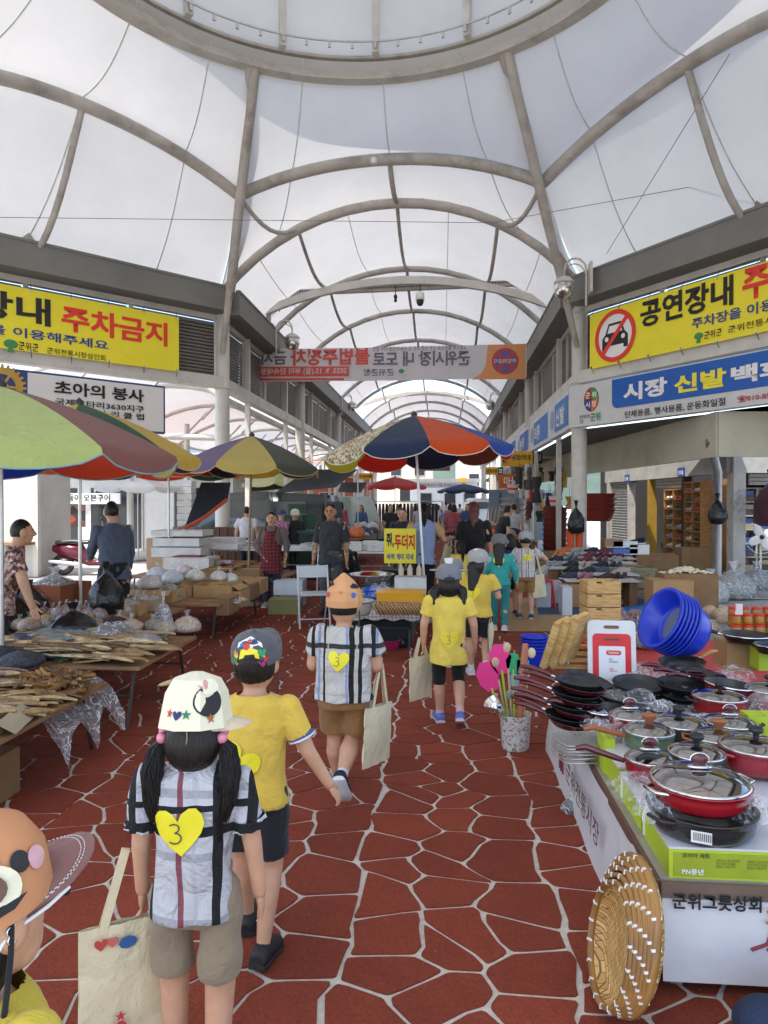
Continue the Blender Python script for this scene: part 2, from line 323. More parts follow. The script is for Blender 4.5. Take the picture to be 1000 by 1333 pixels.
def clip(poly, px, py, nx, ny):
    out = []
    for i in range(len(poly)):
        a, b = poly[i], poly[(i + 1) % len(poly)]
        da = (a[0]-px)*nx + (a[1]-py)*ny; db = (b[0]-px)*nx + (b[1]-py)*ny
        if da <= 0: out.append(a)
        if da * db < 0: t = da / (da - db); out.append((a[0]+(b[0]-a[0])*t, a[1]+(b[1]-a[1])*t))
    return out
SW = .82; PP = 2.9                       # strip width, repeat along the street
seeds = []; nr = 13
rs = random.Random(31); offs = [(.19 + rs.uniform(-.09, .09), .5 + rs.uniform(-.12, .12), .82 + rs.uniform(-.09, .09)) for _ in range(nr)]
jy = [[rs.uniform(-.36, .36) + (.0, .45, .12)[k] for k in range(3)] for _ in range(nr)]
base = []
for i in range(nr):
    for k in range(3):
        if k == 2 and i % 4 == 1: continue
        base.append((offs[i][k] * SW, (i + jy[i][k]) * PP / nr))
strips = range(-6, 5); X0S = -.36
warpx = lambda x, y: x + .022 * math.sin(y * 5.1) + .015 * math.sin(y * 12.7 + 1) + .01 * math.sin(y * 27)
cells = []
for s_ in strips:
    yo = (s_ * 1.13) % PP; loc = [(x, y + yo + PP * q) for q in range(-1, 20) for x, y in base]
    allp = loc + [(-x, y) for x, y in loc] + [(2*SW - x, y) for x, y in loc]
    allp.sort(key=lambda p: p[1]); ys = [p[1] for p in allp]
    import bisect
    for c in loc:
        if not (PY0 + .3 < c[1] < PY1 - .5): continue
        poly = [(c[0]-.8, c[1]-.8), (c[0]+.8, c[1]-.8), (c[0]+.8, c[1]+.8), (c[0]-.8, c[1]+.8)]
        for q in allp[bisect.bisect(ys, c[1] - 1.1):bisect.bisect(ys, c[1] + 1.1)]:
            dx, dy = q[0]-c[0], q[1]-c[1]; L = math.hypot(dx, dy)
            if L < 1e-6 or L > 1.3: continue
            poly = clip(poly, c[0]+dx/2-dx/L*.0095, c[1]+dy/2-dy/L*.0095, dx/L, dy/L)
            if not poly: break
        if len(poly) < 3: continue
        for it, w_ in ((0, .06), (1, .2)):  # round the corners
            n = len(poly); poly = [(p[0]*(1-f)+q[0]*f, p[1]*(1-f)+q[1]*f) for i in range(n) for p, q in [(poly[i], poly[(i+1) % n])] for f in (w_, 1-w_)]
        xo = X0S + s_ * SW
        poly = [(warpx(x + xo, y) + .006*noise.noise(Vector((x*9+xo, y*9, 0))), y + .03 * math.sin((x+xo) * 4 + y) ) for x, y in poly]
        cx = sum(p[0] for p in poly)/len(poly); cy_ = sum(p[1] for p in poly)/len(poly)
        if PX0 + .1 < cx < PX1 - .1: cells.append((cy_, cx, poly))
cells.sort()
def stone_mb(mb, poly, cx=0, cy_=0):
    n = len(poly); h = .007
    mb.add([(x-cx, y-cy_, h) for x, y in poly] + [(x-cx, y-cy_, -.001) for x, y in poly], [tuple(range(n))] + [(i, i+n, (i+1) % n + n, (i+1) % n) for i in range(n)])
vis = lambda cx, cy_: 2.0 < cy_ and -.66*cy_ < cx < .44*cy_ and not (cx > .85 and cy_ < 4.8) and not (cx < -2.6 and cy_ < 6)
one = [c for c in cells if vis(c[1], c[0])][:292]; ids = set(id(c) for c in one)
rest = MB()
for c in cells:
    if id(c) in ids: mb = MB(); stone_mb(mb, c[2], c[1], c[0]); mb.build('paving_stone', STONE, pav, loc=(c[1], c[0], 0))
    else: stone_mb(rest, c[2])
rest.build('distant_paving_stones', STONE, pav, kind='stuff')

# ---- roof
RC = Vector((-1.22, 8.69, 9.62)); RR = 4.5; EZ = 6.3
HV = [Vector(p + (EZ,)) for p in ((-4.95, 15.6), (2.95, 15.6), (7.5, 9.0), (4.4, 1.6), (-6.6, 1.6), (-10.4, 9.7))]
roof = thing('tensile_roof', 'white translucent tent roof on curved brown-grey steel pipes over the whole market', 'roof'); roof['kind'] = 'structure'
del roof['category']; del roof['label']
def ringpt(p, r=RR, z=None): d = Vector((p.x - RC.x, p.y - RC.y, 0)).normalized(); return Vector((RC.x + d.x*r, RC.y + d.y*r, z or RC.z))
def lerp(a, b, t): return a + (b - a) * t
ND = []
for v in HV:
    n_ = lerp(ringpt(v), v, .43); n_.z = 7.75; ND.append(n_)
def arch_pts(Y, n=17, x0=-4.95, x1=2.95, rise=1.9, z=EZ):
    c = (x0 + x1) / 2; hw = (x1 - x0) / 2; Rr = (hw*hw + rise*rise) / (2*rise); am = math.asin(hw / Rr)
    return [Vector((c + Rr*math.sin(a), Y, z + rise - Rr + Rr*math.cos(a))) for a in (am*(2*i/(n-1) - 1) for i in range(n))]
def bow(a, b, rise, n=13, out=0, inn=None):
    pts = []
    for i in range(n):
        t = i/(n-1); p = lerp(a, b, t); k = 4*t*(1-t); p.z += rise*k
        if out: d = Vector((p.x-RC.x, p.y-RC.y, 0)).normalized(); p += d*out*k
        pts.append(p)
    return pts
def pipe(pts, r, name='roof_pipe', m=STEEL, seg=10, parent=roof): return MB().tube(pts, r, seg).build(name, m, parent)
mem = []
for i in range(6):
    a, b = HV[i], HV[(i+1) % 6]; na, nb = ND[i], ND[(i+1) % 6]; mid = lerp(a, b, .5)
    arc = bow(na, nb, .75, 17, .35); pipe(arc, .115)
    if i in (0,): eave = arch_pts(15.6)
    elif i == 3: eave = arch_pts(1.6, x0=-6.6, x1=4.4)[::-1]
    else: eave = [lerp(a, b, t/16) + Vector((0, 0, .12)) for t in range(17)]
    # membrane panel: ring -> arch -> eave, sagging between
    P = []; ra, rb = ringpt(a, RR-.1, RC.z+.12), ringpt(b, RR-.1, RC.z+.12)
    a0 = math.atan2(ra.y-RC.y, ra.x-RC.x); a1 = math.atan2(rb.y-RC.y, rb.x-RC.x)
    if a1 > a0: a1 -= 2*PI
    for k in range(17):
        an = a0 + (a1-a0)*k/16; top = Vector((RC.x + (RR-.1)*math.cos(an), RC.y + (RR-.1)*math.sin(an), RC.z+.12))
        md = arc[k] + Vector((0, 0, .13)); bt = eave[k] + Vector((0, 0, .1)); col = []
        for q in range(9): t = q/8; p = lerp(top, md, t); p.z -= .28*math.sin(PI*t); col.append(p)
        for q in range(1, 9): t = q/8; p = lerp(md, bt, t); p.z -= .22*math.sin(PI*t); col.append(p)
        P.append(col)
    MB().grid(P).build('membrane', MEM, roof)
    for k in (3, 8, 13): MB().tube([p - Vector((0, 0, .015)) for p in P[k]], .012, 5).build('membrane_seam', mat('seam_grey', (.60, .63, .57), .8), roof)
    # rods from the arch to the eave
    top = arc[8]
    if i in (1, 2, 4, 5):
        pts = [lerp(top, mid, t) - Vector((0, 0, .62*math.sin(PI*t*.9))) for t in (q/10 for q in range(11))]
        pipe(pts, [.06]*11, 'purlin'); MB().box((mid.x, mid.y, EZ+.1), (.16, .16, .45)).build('purlin_bracket', STEEL, roof)
        MB().tube([lerp(a, b, q/4) + Vector((0, 0, .14)) for q in range(5)], .06, 8).build('eave_pipe', STEEL, roof)
    else:
        e8 = eave[8]; pipe([lerp(top, e8, q/8) - Vector((0, 0, .18*math.sin(PI*q/8))) for q in range(9)], .055, 'purlin')
        for kk, nn_ in ((4, na), (12, nb)):
            pipe([lerp(nn_, eave[kk], q/8) - Vector((0, 0, .35*math.sin(PI*q/8))) for q in range(9)], .045, 'purlin')
    # raking double struts from the ring down to the column
    rp = ringpt(a, RR, RC.z - .12); foot = a + (a - RC).normalized()*.0; foot.z = 4.95
    d = Vector((a.x-RC.x, a.y-RC.y, 0)).normalized(); sd_ = Vector((-d.y, d.x, 0))
    f1 = Vector((a.x, a.y, 4.95)) - d*.2; f2 = Vector((a.x, a.y, 6.2)) + d*.15 + sd_*.25*(1 if i % 2 == 0 else -1)*-1
    MB().tube([rp, lerp(rp, f1, .5), f1], [.09, .10, .06], 10).build('raking_strut', STEEL, roof)
    MB().tube([rp + sd_*.1, lerp(rp, f2, .5), f2], [.085, .09, .08], 10).build('raking_strut', STEEL, roof)
    for t in (.3, .5, .68): MB().tube([lerp(rp, f1, t), lerp(rp + sd_*.1, f2, t)], .04, 6).build('strut_link', STEEL, roof)
# compression ring: I-section, lantern posts, rail, cap
rg = MB()
for r0, r1, z0, z1 in ((RR-.12, RR+.14, -.2, -.15), (RR-.02, RR+.03, -.15, .17), (RR-.12, RR+.14, .17, .22)):
    rg.lathe([(r0, z0), (r1, z0), (r1, z1), (r0, z1), (r0, z0)], RC, 96, smooth=False)
rg.build('compression_ring', mat('ring_steel', (.47, .44, .39), .5, var=.12, scale=3, dirt=.5, bump=.08), roof)
for k in range(16):
    an = 2*PI*(k+.5)/16 + PI/16; p = Vector((RC.x+(RR-.2)*math.cos(an), RC.y+(RR-.2)*math.sin(an), RC.z+.2))
    MB().box(None, (.14, .12, 1.55), T=Matrix.Translation(p+Vector((0, 0, .77))) @ Matrix.Rotation(an, 4, 'Z')).build('lantern_post', STEELL, roof)
MB().lathe([(RR-.32, .34), (RR-.30, .34), (RR-.30, .37), (RR-.32, .37), (RR-.32, .34)], RC, 96, smooth=False).build('cable_rail', ALU, roof)
cl = MB()
for k in range(64): an = 2*PI*k/64; cl.box(None, (.03, .05, .12), T=Matrix.Translation((RC.x+(RR-.3)*math.cos(an), RC.y+(RR-.3)*math.sin(an), RC.z+.30)) @ Matrix.Rotation(an, 4, 'Z'))
cl.build('cable_clips', ALU, roof, kind='stuff')
MB().lathe([(RR-.05, .2), (RR-.05, 1.75)], RC, 96).build('lantern_wall', MEM, roof)
MB().lathe([(RR+.1, 1.7), (RR-.2, 1.85), (2.5, 2.4), (.3, 2.9), (.01, 2.92)], RC, 96).build('lantern_cap', MEM, roof)
MB().lathe([(RR-.12, 1.7), (RR-.02, 1.7), (RR-.02, 1.82), (RR-.12, 1.82), (RR-.12, 1.7)], RC, 96, smooth=False).build('upper_ring', STEEL, roof)
for k in range(8): an = 2*PI*(k+.5)/8 + PI/16; MB().tube([RC + Vector(((RR-.2)*math.cos(an), (RR-.2)*math.sin(an), 1.78)), RC + Vector((.2*math.cos(an), .2*math.sin(an), 2.8))], .07, 8).build('cap_rafter', STEEL, roof)
# barrel vault over the street
def vault(Ys, x0, x1, gap=()):
    for i, Y in enumerate(Ys):
        A = arch_pts(Y, x0=x0, x1=x1); pipe(A, .085 if i else .115, 'vault_arch', seg=8)
        if i == 0 and Y > 0:
            pipe([p + Vector((0, .05, .2)) for p in arch_pts(Y, x0=x0+.1, x1=x1-.1)], .05, 'vault_arch', seg=6)
        if i == len(Ys)-1: break
        B = arch_pts(Ys[i+1], x0=x0, x1=x1)
        P = []
        for q in range(7):
            t = q/6; P.append([lerp(a, b, t) + Vector((0, 0, .12 - .28*math.sin(PI*t)*math.sin(PI*k/16))) for k, (a, b) in enumerate(zip(A, B))])
        if i not in gap: MB().grid(P).build('membrane', MEM, roof)
        for k in (4, 8, 12):
            pipe([lerp(A[k], B[k], q/8) - Vector((0, 0, .38*math.sin(PI*q/8))) for q in range(9)], .045, 'purlin', seg=6)
        for k in (2, 6, 10, 14): MB().tube([P[q][k] - Vector((0, 0, .012)) for q in range(7)], .010, 4).build('membrane_seam', _m['seam_grey'], roof)
VY = [15.6 + 4.4*k for k in range(13)]
vault(VY, -4.95, 2.95, gap=(5,))
vault([1.6, -3], -6.6, 4.4)  # unseen rear vault: stops direct sun, left open beyond for sky light
# thin wires across the plaza
for a, b in ((AY(0, 283, 12), AY(640, 290, 15)), (AY(640, 290, 15), AY(1000, 225, 12)), (AY(790, 330, 14), AY(950, 70, 11))): MB().tube([a, b], .006, 4).build('stay_wire', IGY, roof)

# ---- eaves, louvres, columns
def seg_frame(a, b): d = Vector((b.x-a.x, b.y-a.y, 0)); L = d.length; d.normalize(); return d, Vector((-d.y, d.x, 0)), L
bldL = thing('market_arcade', 'left open market arcade with bronze louvre bands under a dark grey eave', 'building')
bldR = thing('market_arcade', 'right market arcade with louvre bands and shop signs under a dark grey eave', 'building')
def side(par, a, b, inward, spacing=None, louv=True):
    """eave fascia, louvre band and beam along a facade from a to b; inward = unit vector towards the street"""
    a = Vector(a + (0,)); b = Vector(b + (0,)); i = Vector(inward + (0,)).normalized(); z = Vector((0, 0, 1))
    MB().beam(a + i*.12 + z*6.09, b + i*.12 + z*6.09, .62, .5).build('eave_fascia', FASC, par)
    MB().beam(a + i*.40 + z*6.36, b + i*.40 + z*6.36, .10, .05).build('eave_cap', FASC, par)
    MB().beam(a - i*.12 + z*5.78, b - i*.12 + z*5.78, .14, .12).build('top_rail', STEELL, par)
    MB().beam(a - i*.02 + z*4.33, b - i*.02 + z*4.33, .22, .26).build('cross_beam', STEELL, par)
    L = (b-a).length; n = max(1, round(L / 2.2)); d = (b-a).normalized()
    for k in range(n):
        p0 = a + d*(L*k/n) + d*.05; p1 = a + d*(L*(k+1)/n) - d*.05
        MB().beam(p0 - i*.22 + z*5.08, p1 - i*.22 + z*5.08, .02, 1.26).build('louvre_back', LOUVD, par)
        lm = MB(); m = 16
        for q in range(m):
            zz = 4.52 + q*1.2/m; lm.beam(p0 - i*.15 + z*zz, p1 - i*.15 + z*zz, .075, .045, up=(i*.5 + z))
        lm.build('louvre_panel', LOUV, par, kind='stuff')
        MB().box((p0 - i*.11 - d*.05 + z*5.08), (.07, .07, 1.3)).build('mullion', STEELL, par)
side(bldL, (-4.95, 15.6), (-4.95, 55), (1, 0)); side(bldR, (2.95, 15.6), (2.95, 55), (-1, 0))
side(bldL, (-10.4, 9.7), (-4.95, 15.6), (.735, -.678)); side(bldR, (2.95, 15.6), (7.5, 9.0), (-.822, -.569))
for x0, y0, x1, y1, p in ((-10.4, 9.7, -6.6, 1.6, bldL), (4.4, 1.6, 7.5, 9.0, bldR), (-6.6, 1.6, -6.6, -13, bldL), (4.4, 1.6, 4.4, -13, bldR)):
    MB().beam((x0, y0, 6.1), (x1, y1, 6.1), .6, .5).build('eave_fascia', FASC, p); MB().beam((x0, y0, 5.1), (x1, y1, 5.1), .1, 1.4).build('upper_wall', CREAM, p)
ordn = ['first', 'second', 'third', 'fourth', 'fifth', 'sixth', 'seventh', 'eighth', 'ninth', 'tenth', 'eleventh', 'twelfth', 'thirteenth', 'fourteenth']
for s_, x in (('left', -4.95), ('right', 2.95)):
    for k in range(5):
        Y = 15.7 + 8.8*k
        c = thing('column', f'round cream steel column, {ordn[k]} from the camera in the {s_} row', 'column', (x, Y, 0), group='round columns along the street')
        MB().tube([(0, 0, 0), (0, 0, 6.0)], .165, 20).build('shaft', STEELL, c)
        MB().lathe([(.0, .0), (.26, 0), (.26, .03), (.24, .30), (.17, .42), (.16, .42)], seg=20).build('base', CONC, c)
        for zz in (4.2, 5.7): MB().lathe([(.165, 0), (.18, 0), (.18, .05), (.165, .05)], (0, 0, zz), 20).build('collar', STEELL, c)
for (x, y, lb) in ((-10.4, 9.7, 'round cream column at the far left bend of the plaza'), (7.5, 9.0, 'round cream column at the right bend of the plaza')):
    tag(MB().tube([(0, 0, 0), (0, 0, 6)], .165, 16).build('column', STEELL, loc=(x, y, 0)), lb, 'column', 'round columns along the street')
# flat portal arches with cable tray, lamps and cameras
for k, Y in enumerate((18.7, 38.0)):
    pt = thing('portal_arch', ['low cream portal arch nearest, under the perforated cable tray', 'low cream portal arch farther down the street'][k], 'arch')
    A = arch_pts(Y, 17, -4.7, 2.75, .72, 6.75); m_ = MB()
    rings = [[p + Vector((0, .07*a, .10*b)) for a, b in ((-1, -1), (1, -1), (1, 1), (-1, 1))] for p in A]
    m_.loft(rings, smooth=False).build('arch_beam', STEELL, pt)
    if k == 0:
        t_ = MB().beam((-4.75, Y+.25, 7.28), (2.85, Y+.25, 7.42), .12, .14).build('cable_tray', STEEL, pt)
        hb = MB()
        for q in range(110): f = q/110; hb.box((-4.7+7.5*f, Y+.185, 7.30+.14*f), (.035, .008, .04))
        hb.build('tray_slots', BLACK, t_, kind='stuff')
        for x, zb in ((-4.7, 6.5), (2.8, 6.55)):
            MB().box((x, Y+.2, zb+.4), (.16, .12, .9)).build('tray_bracket', STEEL, pt)
            MB().tube([(x+.35*(1 if x < 0 else -1), Y+.1, 7.4), (x+.35*(1 if x < 0 else -1), Y+.1, 6.75)], .015, 6).build('tray_rod', STEEL, pt)
def dome_cam(x, y, z, big, lb):
    c = thing('security_camera', lb, 'camera', (x, y, z))
    MB().tube([(0, 0, 0), (0, 0, -.28)], .012, 6).build('hanger', BLACK, c)
    if big:
        MB().lathe([(.0, -.22), (.09, -.23), (.115, -.28), (.12, -.42), (.11, -.43), (.0, -.43)], seg=18).build('housing', WHITE, c)
        MB().lathe([(.095, -.43), (.095, -.5), (.06, -.57), (0, -.59)], seg=18).build('dome', BLACK, c)
    else:
        MB().ball((0, 0, -.3), (.05, .05, .07)).build('housing', BLACK, c); MB().ball((0, 0, -.4), .045).build('dome', BLACK, c)
dome_cam(AY(515, 366, 18.7).x, 18.7, 7.35, 0, 'small black camera hanging from the portal arch'); dome_cam(AY(547, 366, 18.7).x, 18.7, 7.38, 1, 'white domed security camera hanging from the portal arch')
tag(MB().lathe([(0, 0), (.05, 0), (.07, .05), (.05, .11), (0, .12)], AY(487, 213, 13.9), 12).build('spotlight', WHITE), 'tiny white spotlight under the middle of the dome arch', 'lamp')
# gooseneck globe lamps
def globe_lamp(p, sx, lb, s=1):
    c = thing('globe_lamp', lb, 'lamp', p, group='gooseneck globe lamps on the eaves'); c.scale = (s, s, s)
    MB().box((0, 0, .0), (.05, .24, .6)).build('wall_plate', STEELL, c)
    n = 14; pts = [(sx*.08, 0, -.55), (sx*.08, 0, .15)] + [(sx*(.08 + .22 - .22*math.cos(PI*q/n)), 0, .15 + .25*math.sin(PI*q/n)) for q in range(1, n)] + [(sx*.52, 0, .02)]
    MB().tube(pts, .022, 8).build('gooseneck', STEELL, c)
    MB().tube([(x+0*sx, .09, z-.08) for x, y, z in pts[2:-1]], .014, 8).build('scroll', STEELL, c)
    MB().lathe([(.02, .06), (.12, .02), (.2, -.06), (.2, -.1), (.17, -.1)], (sx*.52, 0, 0), 20).build('lamp_cap', STEELL, c)
    MB().lathe([(.18, -.1), (.205, -.2), (.17, -.33), (.08, -.4), (0, -.42)], (sx*.52, 0, 0), 20).build('globe', m_glass('milk_globe', (.75, .74, .70), .2, .35), c)
    MB().ball((sx*.52, 0, -.2), (.04, .04, .09)).build('bulb', WHITE, c)
globe_lamp((2.95, 14.6, 6.15), -1, 'globe lamp on the right eave beside the yellow no parking banner')
globe_lamp((-4.55, 18.9, 6.15), 1, 'globe lamp on the left eave just above the hanging banner end'); globe_lamp((-4.55, 31.5, 6.1), 1, 'globe lamp on the left eave seen below the banner, farther along'); globe_lamp((2.6, 31.5, 6.1), -1, 'globe lamp on the right eave over the blue umbrella panel')
# ============================================================ SIGNS AND BUILDINGS
def PL(px, py, a, d):                     # point of the vertical plane through a along d seen at a pixel
    r_ = ray(px, py); n = Vector((-d[1], d[0], 0)); o = Vector((0, 0, CAMZ)); t = n.dot(Vector((a[0], a[1], 0)) - Vector((0, 0, 0))) / n.dot(r_)
    return o + r_ * t
def stext(par, pl, body, bl, br, tl, m, bold=0, off=.012, **k):
    a, d = pl; P = PL(*bl, a, d); Q = PL(*br, a, d); T = PL(tl[0], tl[1], a, d); W = (Q-P); W.z = 0
    return letters(body, P, d, (0, 0, 1), W.length, max(.02, T.z - P.z), m, par, off, bold, **k)
def stextR(par, pl, body, pxr, ytop, ybot, W, m, bold):
    a, d = pl; Q = PL(pxr, ybot, a, d); T = PL(pxr, ytop, a, d)
    return letters(body, Q - Vector(d)*W, d, (0, 0, 1), W, T.z-Q.z, m, par, .012, bold)
def board(name, pl, x0, x1, z0, z1, th, m, par=None, off=0, **k):
    """upright board on the plane pl between distances x0..x1 along it, seen face = plane"""
    a, d = pl; d = Vector(d); n = d.cross(Vector((0, 0, 1))); A = Vector((a[0], a[1], 0)) + n*(off - th/2)
    return MB().beam(A + d*x0 + Vector((0, 0, (z0+z1)/2)), A + d*x1 + Vector((0, 0, (z0+z1)/2)), th, z1-z0).build(name, m, par, **k)
def along(pl, P): return (Vector((P.x, P.y, 0)) - Vector((pl[0][0], pl[0][1], 0))).dot(Vector(pl[1]))
YEL = mat('yellow_vinyl', 'efe02a', .45, var=.03, bump=.1, bscale=4, wrap=2)
dR = Vector((4.55, -6.6, 0)).normalized(); nR = dR.cross(Vector((0, 0, 1)))
dL = Vector((5.45, 5.9, 0)).normalized(); nL = dL.cross(Vector((0, 0, 1)))
plR = (tuple(Vector((2.95, 15.6, 0)) + nR*.16)[:2], tuple(dR)); plL = (tuple(Vector((-10.4, 9.7, 0)) + nL*.16)[:2], tuple(dL))
# right yellow banner
b = thing('banner', 'yellow banner with a crossed-out car, on the louvres of the right side', 'banner')
x0 = along(plR, PL(768, 445, *plR)); zt = PL(768, 410, *plR).z; zb = PL(768, 481, *plR).z
board('cloth', plR, x0, x0+5.9, zb, zt, .012, YEL, b)
zp = (0, 0, 1)
C0 = PL(801, 437, *plR); r0 = .52
flat(circ(0, 0, r0*.86, 36), C0, dR, zp, .008, IW, 'sign_disc', b)
# car seen from the front, then the red ring and bar
car = [(-.30, -.24), (-.30, -.02), (-.22, .06), (-.15, .24), (.15, .24), (.22, .06), (.30, -.02), (.30, -.24), (.2, -.24), (.2, -.17), (-.2, -.17), (-.2, -.24)]
flat([(x*1.1, y*1.1) for x, y in car], C0, dR, zp, .011, IK, 'car_symbol', b)
flat([(-.19, .07), (-.14, .215), (.14, .215), (.19, .07)], C0, dR, zp, .014, IW, 'windscreen_symbol', b)
for s_ in (-1, 1): flat(circ(.21*s_, -.04, .05, 12), C0, dR, zp, .014, IW, 'headlight_symbol', b)
mb = MB(); ringpoly(mb, C0, dR, zp, 0, 0, r0*.82, r0, .017)
c_, s_ = math.cos(R(47)), math.sin(R(47)); L_, h_ = r0*.84, .045
mb.add([Vector(C0) + dR*(x*c_ - y*s_) + Vector(zp)*(x*s_ + y*c_) + nR*.018 for x, y in ((-L_, -h_), (L_, -h_), (L_, h_), (-L_, h_))], [(0, 1, 2, 3)])
mb.build('prohibition_ring', IR, b)
stext(b, plR, '공연장내', (834, 428), (955, 399), (834, 393), IK, .03)
stext(b, plR, '주차금지', (967, 393), (1130, 352), (967, 349), IR, .03)
stext(b, plR, '주차장을 이용해주세요', (901, 429), (1090, 386), (901, 415), IB, .02)
stext(b, plR, '군위군', (917, 442), (940, 437), (917, 432), IK, .01); stext(b, plR, '군위전통시장상인회', (948, 434), (1060, 411), (948, 425), IK, .005)
LG = PL(910, 439, *plR); flat(circ(0, .02, .09, 16, .06), LG, dR, zp, .012, IG, 'county_mark', b); flat([(-.05, -.1), (.05, -.1), (.02, 0), (-.02, 0)], LG, dR, zp, .013, IG, 'county_mark', b)
def ties(par, pl, xa, xb, zt, zb):
    a, d = pl; n = Vector(d).cross(Vector((0, 0, 1))); q = Vector((a[0], a[1], 0))
    for k in range(9):
        x = xa + (xb-xa)*k/8
        for z, s in ((zt, 1), (zb, -1)): MB().tube([q + Vector(d)*x + Vector((0, 0, z-.03*s)) + n*.012, q + Vector(d)*(x+.02) + Vector((0, 0, z+.10*s)) - n*.05], .006, 4).build('tie_cord', IK, par); flat(circ(0, 0, .022, 10), q + Vector(d)*x + Vector((0, 0, z-.03*s)), d, (0, 0, 1), .009, CHROME, 'eyelet', par)
ties(b, plR, x0+.05, x0+5.8, zt, zb)
# left yellow banner
b = thing('banner', 'yellow banner with black and red lettering on the louvres of the left side', 'banner')
x1 = along(plL, PL(233, 445, *plL)); zt = PL(233, 413, *plL).z; zb = PL(233, 484, *plL).z
board('cloth', plL, x1-5.9, x1, zb, zt, .012, YEL, b)
stextR(b, plL, '공연장내', 66, 390.5, 426, 2.72, IK, .03)
stext(b, plL, '주차금지', (80, 430), (218, 449), (80, 396), IR, .03)
stextR(b, plL, '주차장을 이용해주세요', 141, 444, 456, 3.0, IB, .02)
stext(b, plL, '군위군', (24, 455), (50, 458), (24, 444), IK, .01); stext(b, plL, '군위전통시장상인회', (61, 460), (137, 469), (61, 452), IK, .005)
LG = PL(14, 450, *plL); flat(circ(0, .03, .12, 16, .08), LG, dL, zp, .012, IG, 'county_mark', b); flat([(-.06, -.12), (.06, -.12), (.02, 0), (-.02, 0)], LG, dL, zp, .013, IG, 'county_mark', b)
ties(b, plL, x1-5.8, x1-.05, zt, zb)
# white board with gear emblem, left
plL2 = (tuple(Vector((-10.4, 9.7, 0)) + nL*.22)[:2], tuple(dL))
b = thing('sign_board', 'white sign board with blue frame and gold gear emblem above the left umbrellas', 'sign')
x1 = along(plL2, PL(215, 530, *plL2)); zt = PL(215, 503, *plL2).z; zb = PL(215, 565, *plL2).z
xa = along(plL2, PL(36, 500, *plL2)); BF = mat('blue_frame', '24407e', .4)
board('frame', plL2, x1-3.9, x1, zb, zt, .1, BF, b); board('face', plL2, xa, x1-.04, zb+.04, zt-.04, .02, mat('sign_white', (.72, .72, .70), .5, var=.05, scale=1, dirt=.12), b, off=.012)
mb = MB(); E0 = PL(3, 503, *plL2); ringpoly(mb, E0, dL, zp, 0, 0, .22, .34, .02, 48); ringpoly(mb, E0, dL, zp, 0, 0, .0, .1, .02, 24)
for k in range(24):
    an = 2*PI*k/24; ca, sa = math.cos(an), math.sin(an)
    mb.add([Vector(E0) + dL*(x*ca-y*sa) + Vector(zp)*(x*sa+y*ca) + nL*.021 for x, y in ((.33, -.028), (.40, -.02), (.40, .02), (.33, .028))], [(0, 1, 2, 3)])
for k in range(6):
    an = 2*PI*k/6; ca, sa = math.cos(an), math.sin(an)
    mb.add([Vector(E0) + dL*(x*ca-y*sa) + Vector(zp)*(x*sa+y*ca) + nL*.021 for x, y in ((.08, -.02), (.23, -.02), (.23, .02), (.08, .02))], [(0, 1, 2, 3)])
mb.build('gear_emblem', mat('gold_paint', 'b8923a', .4), b)
stext(b, plL2, '초아의 봉사', (70, 513), (187, 525), (70, 495), IK, .03, .03)
stext(b, plL2, '국제로타리3630지구', (71, 527), (187, 536.5), (71, 518), IK, .02, .03)
stext(b, plL2, '군 위 로 타 리 클 럽', (71, 538), (187, 547), (71, 529), IK, .02, .03)
# shoe shop sign, right
plR2 = (tuple(Vector((2.95, 15.6, 0)) + nR*.34)[:2], tuple(dR))
b = thing('shop_sign', 'long shoe shop sign with blue field and white and yellow letters', 'sign')
x0 = along(plR2, PL(741, 530, *plR2)); zt = PL(742, 504, *plR2).z; zb = PL(742, 557, *plR2).z
board('sign_box', plR2, x0, x0+6.6, zb, zt, .22, mat('sign_silver', (.60, .61, .62), .4, var=.05), b)
q0 = PL(797, 500, *plR2); xq = along(plR2, q0); Zt = zt-.02; Zb = zb+.27; P0 = Vector((plR2[0][0], plR2[0][1], 0)) + dR*xq
H_ = Zt-Zb; rr = .14; poly = [(rr + rr*math.cos(a)*1, rr + rr*math.sin(a)) for a in (PI + PI/2*k/8 for k in range(9))] + [(5.6, 0), (5.6, H_), (0, H_)]
flat(poly, P0 + Vector((0, 0, Zb)), dR, zp, .006, mat('sign_blue', '145cb4', .35, var=.04), 'blue_field', b)
stext(b, plR2, '시장', (812, 523), (869, 512), (812, 500), IW, .04); stext(b, plR2, '신발', (878, 513), (946, 503), (878, 490), IY, .04); stext(b, plR2, '백화점', (952, 501), (1075, 475), (952, 478), IW, .04)
stext(b, plR2, '단체용품, 행사용품, 운동화일절', (814, 545), (945, 529), (814, 535.5), IK, .015); stext(b, plR2, '☎010-85', (960, 525), (1003, 520), (960, 516), ink('brick', 'b03026'), .02)
E0 = PL(770, 520, *plR2); q = .235; flat(circ(0, 0, q*.86, 32, q*1.05), E0, dR, zp, .004, IK, 'emblem_edge', b)
for k, (cc, tx) in enumerate((('3c9a54', '위'), ('a83232', '군'), ('2e3f8e', '시'), ('e0702c', '장'))):
    a0 = PI/2*k; poly = [(.008*(1 if k in (0, 3) else -1), .008*(1 if k < 2 else -1))] + [(q*.8*math.cos(a0 + PI/2*j/8), q*math.sin(a0 + PI/2*j/8)) for j in range(9)]
    flat(poly, E0, dR, zp, .008, ink('emblem' + cc, cc), 'emblem_quarter', b)
    sx, sz = ((.02, .03), (-.15, .03), (-.15, -.16), (.02, -.16))[k]
    letters(tx, E0 + dR*sx + Vector((0, 0, sz)), dR, zp, .12, .12, IW, b, .012, .02)
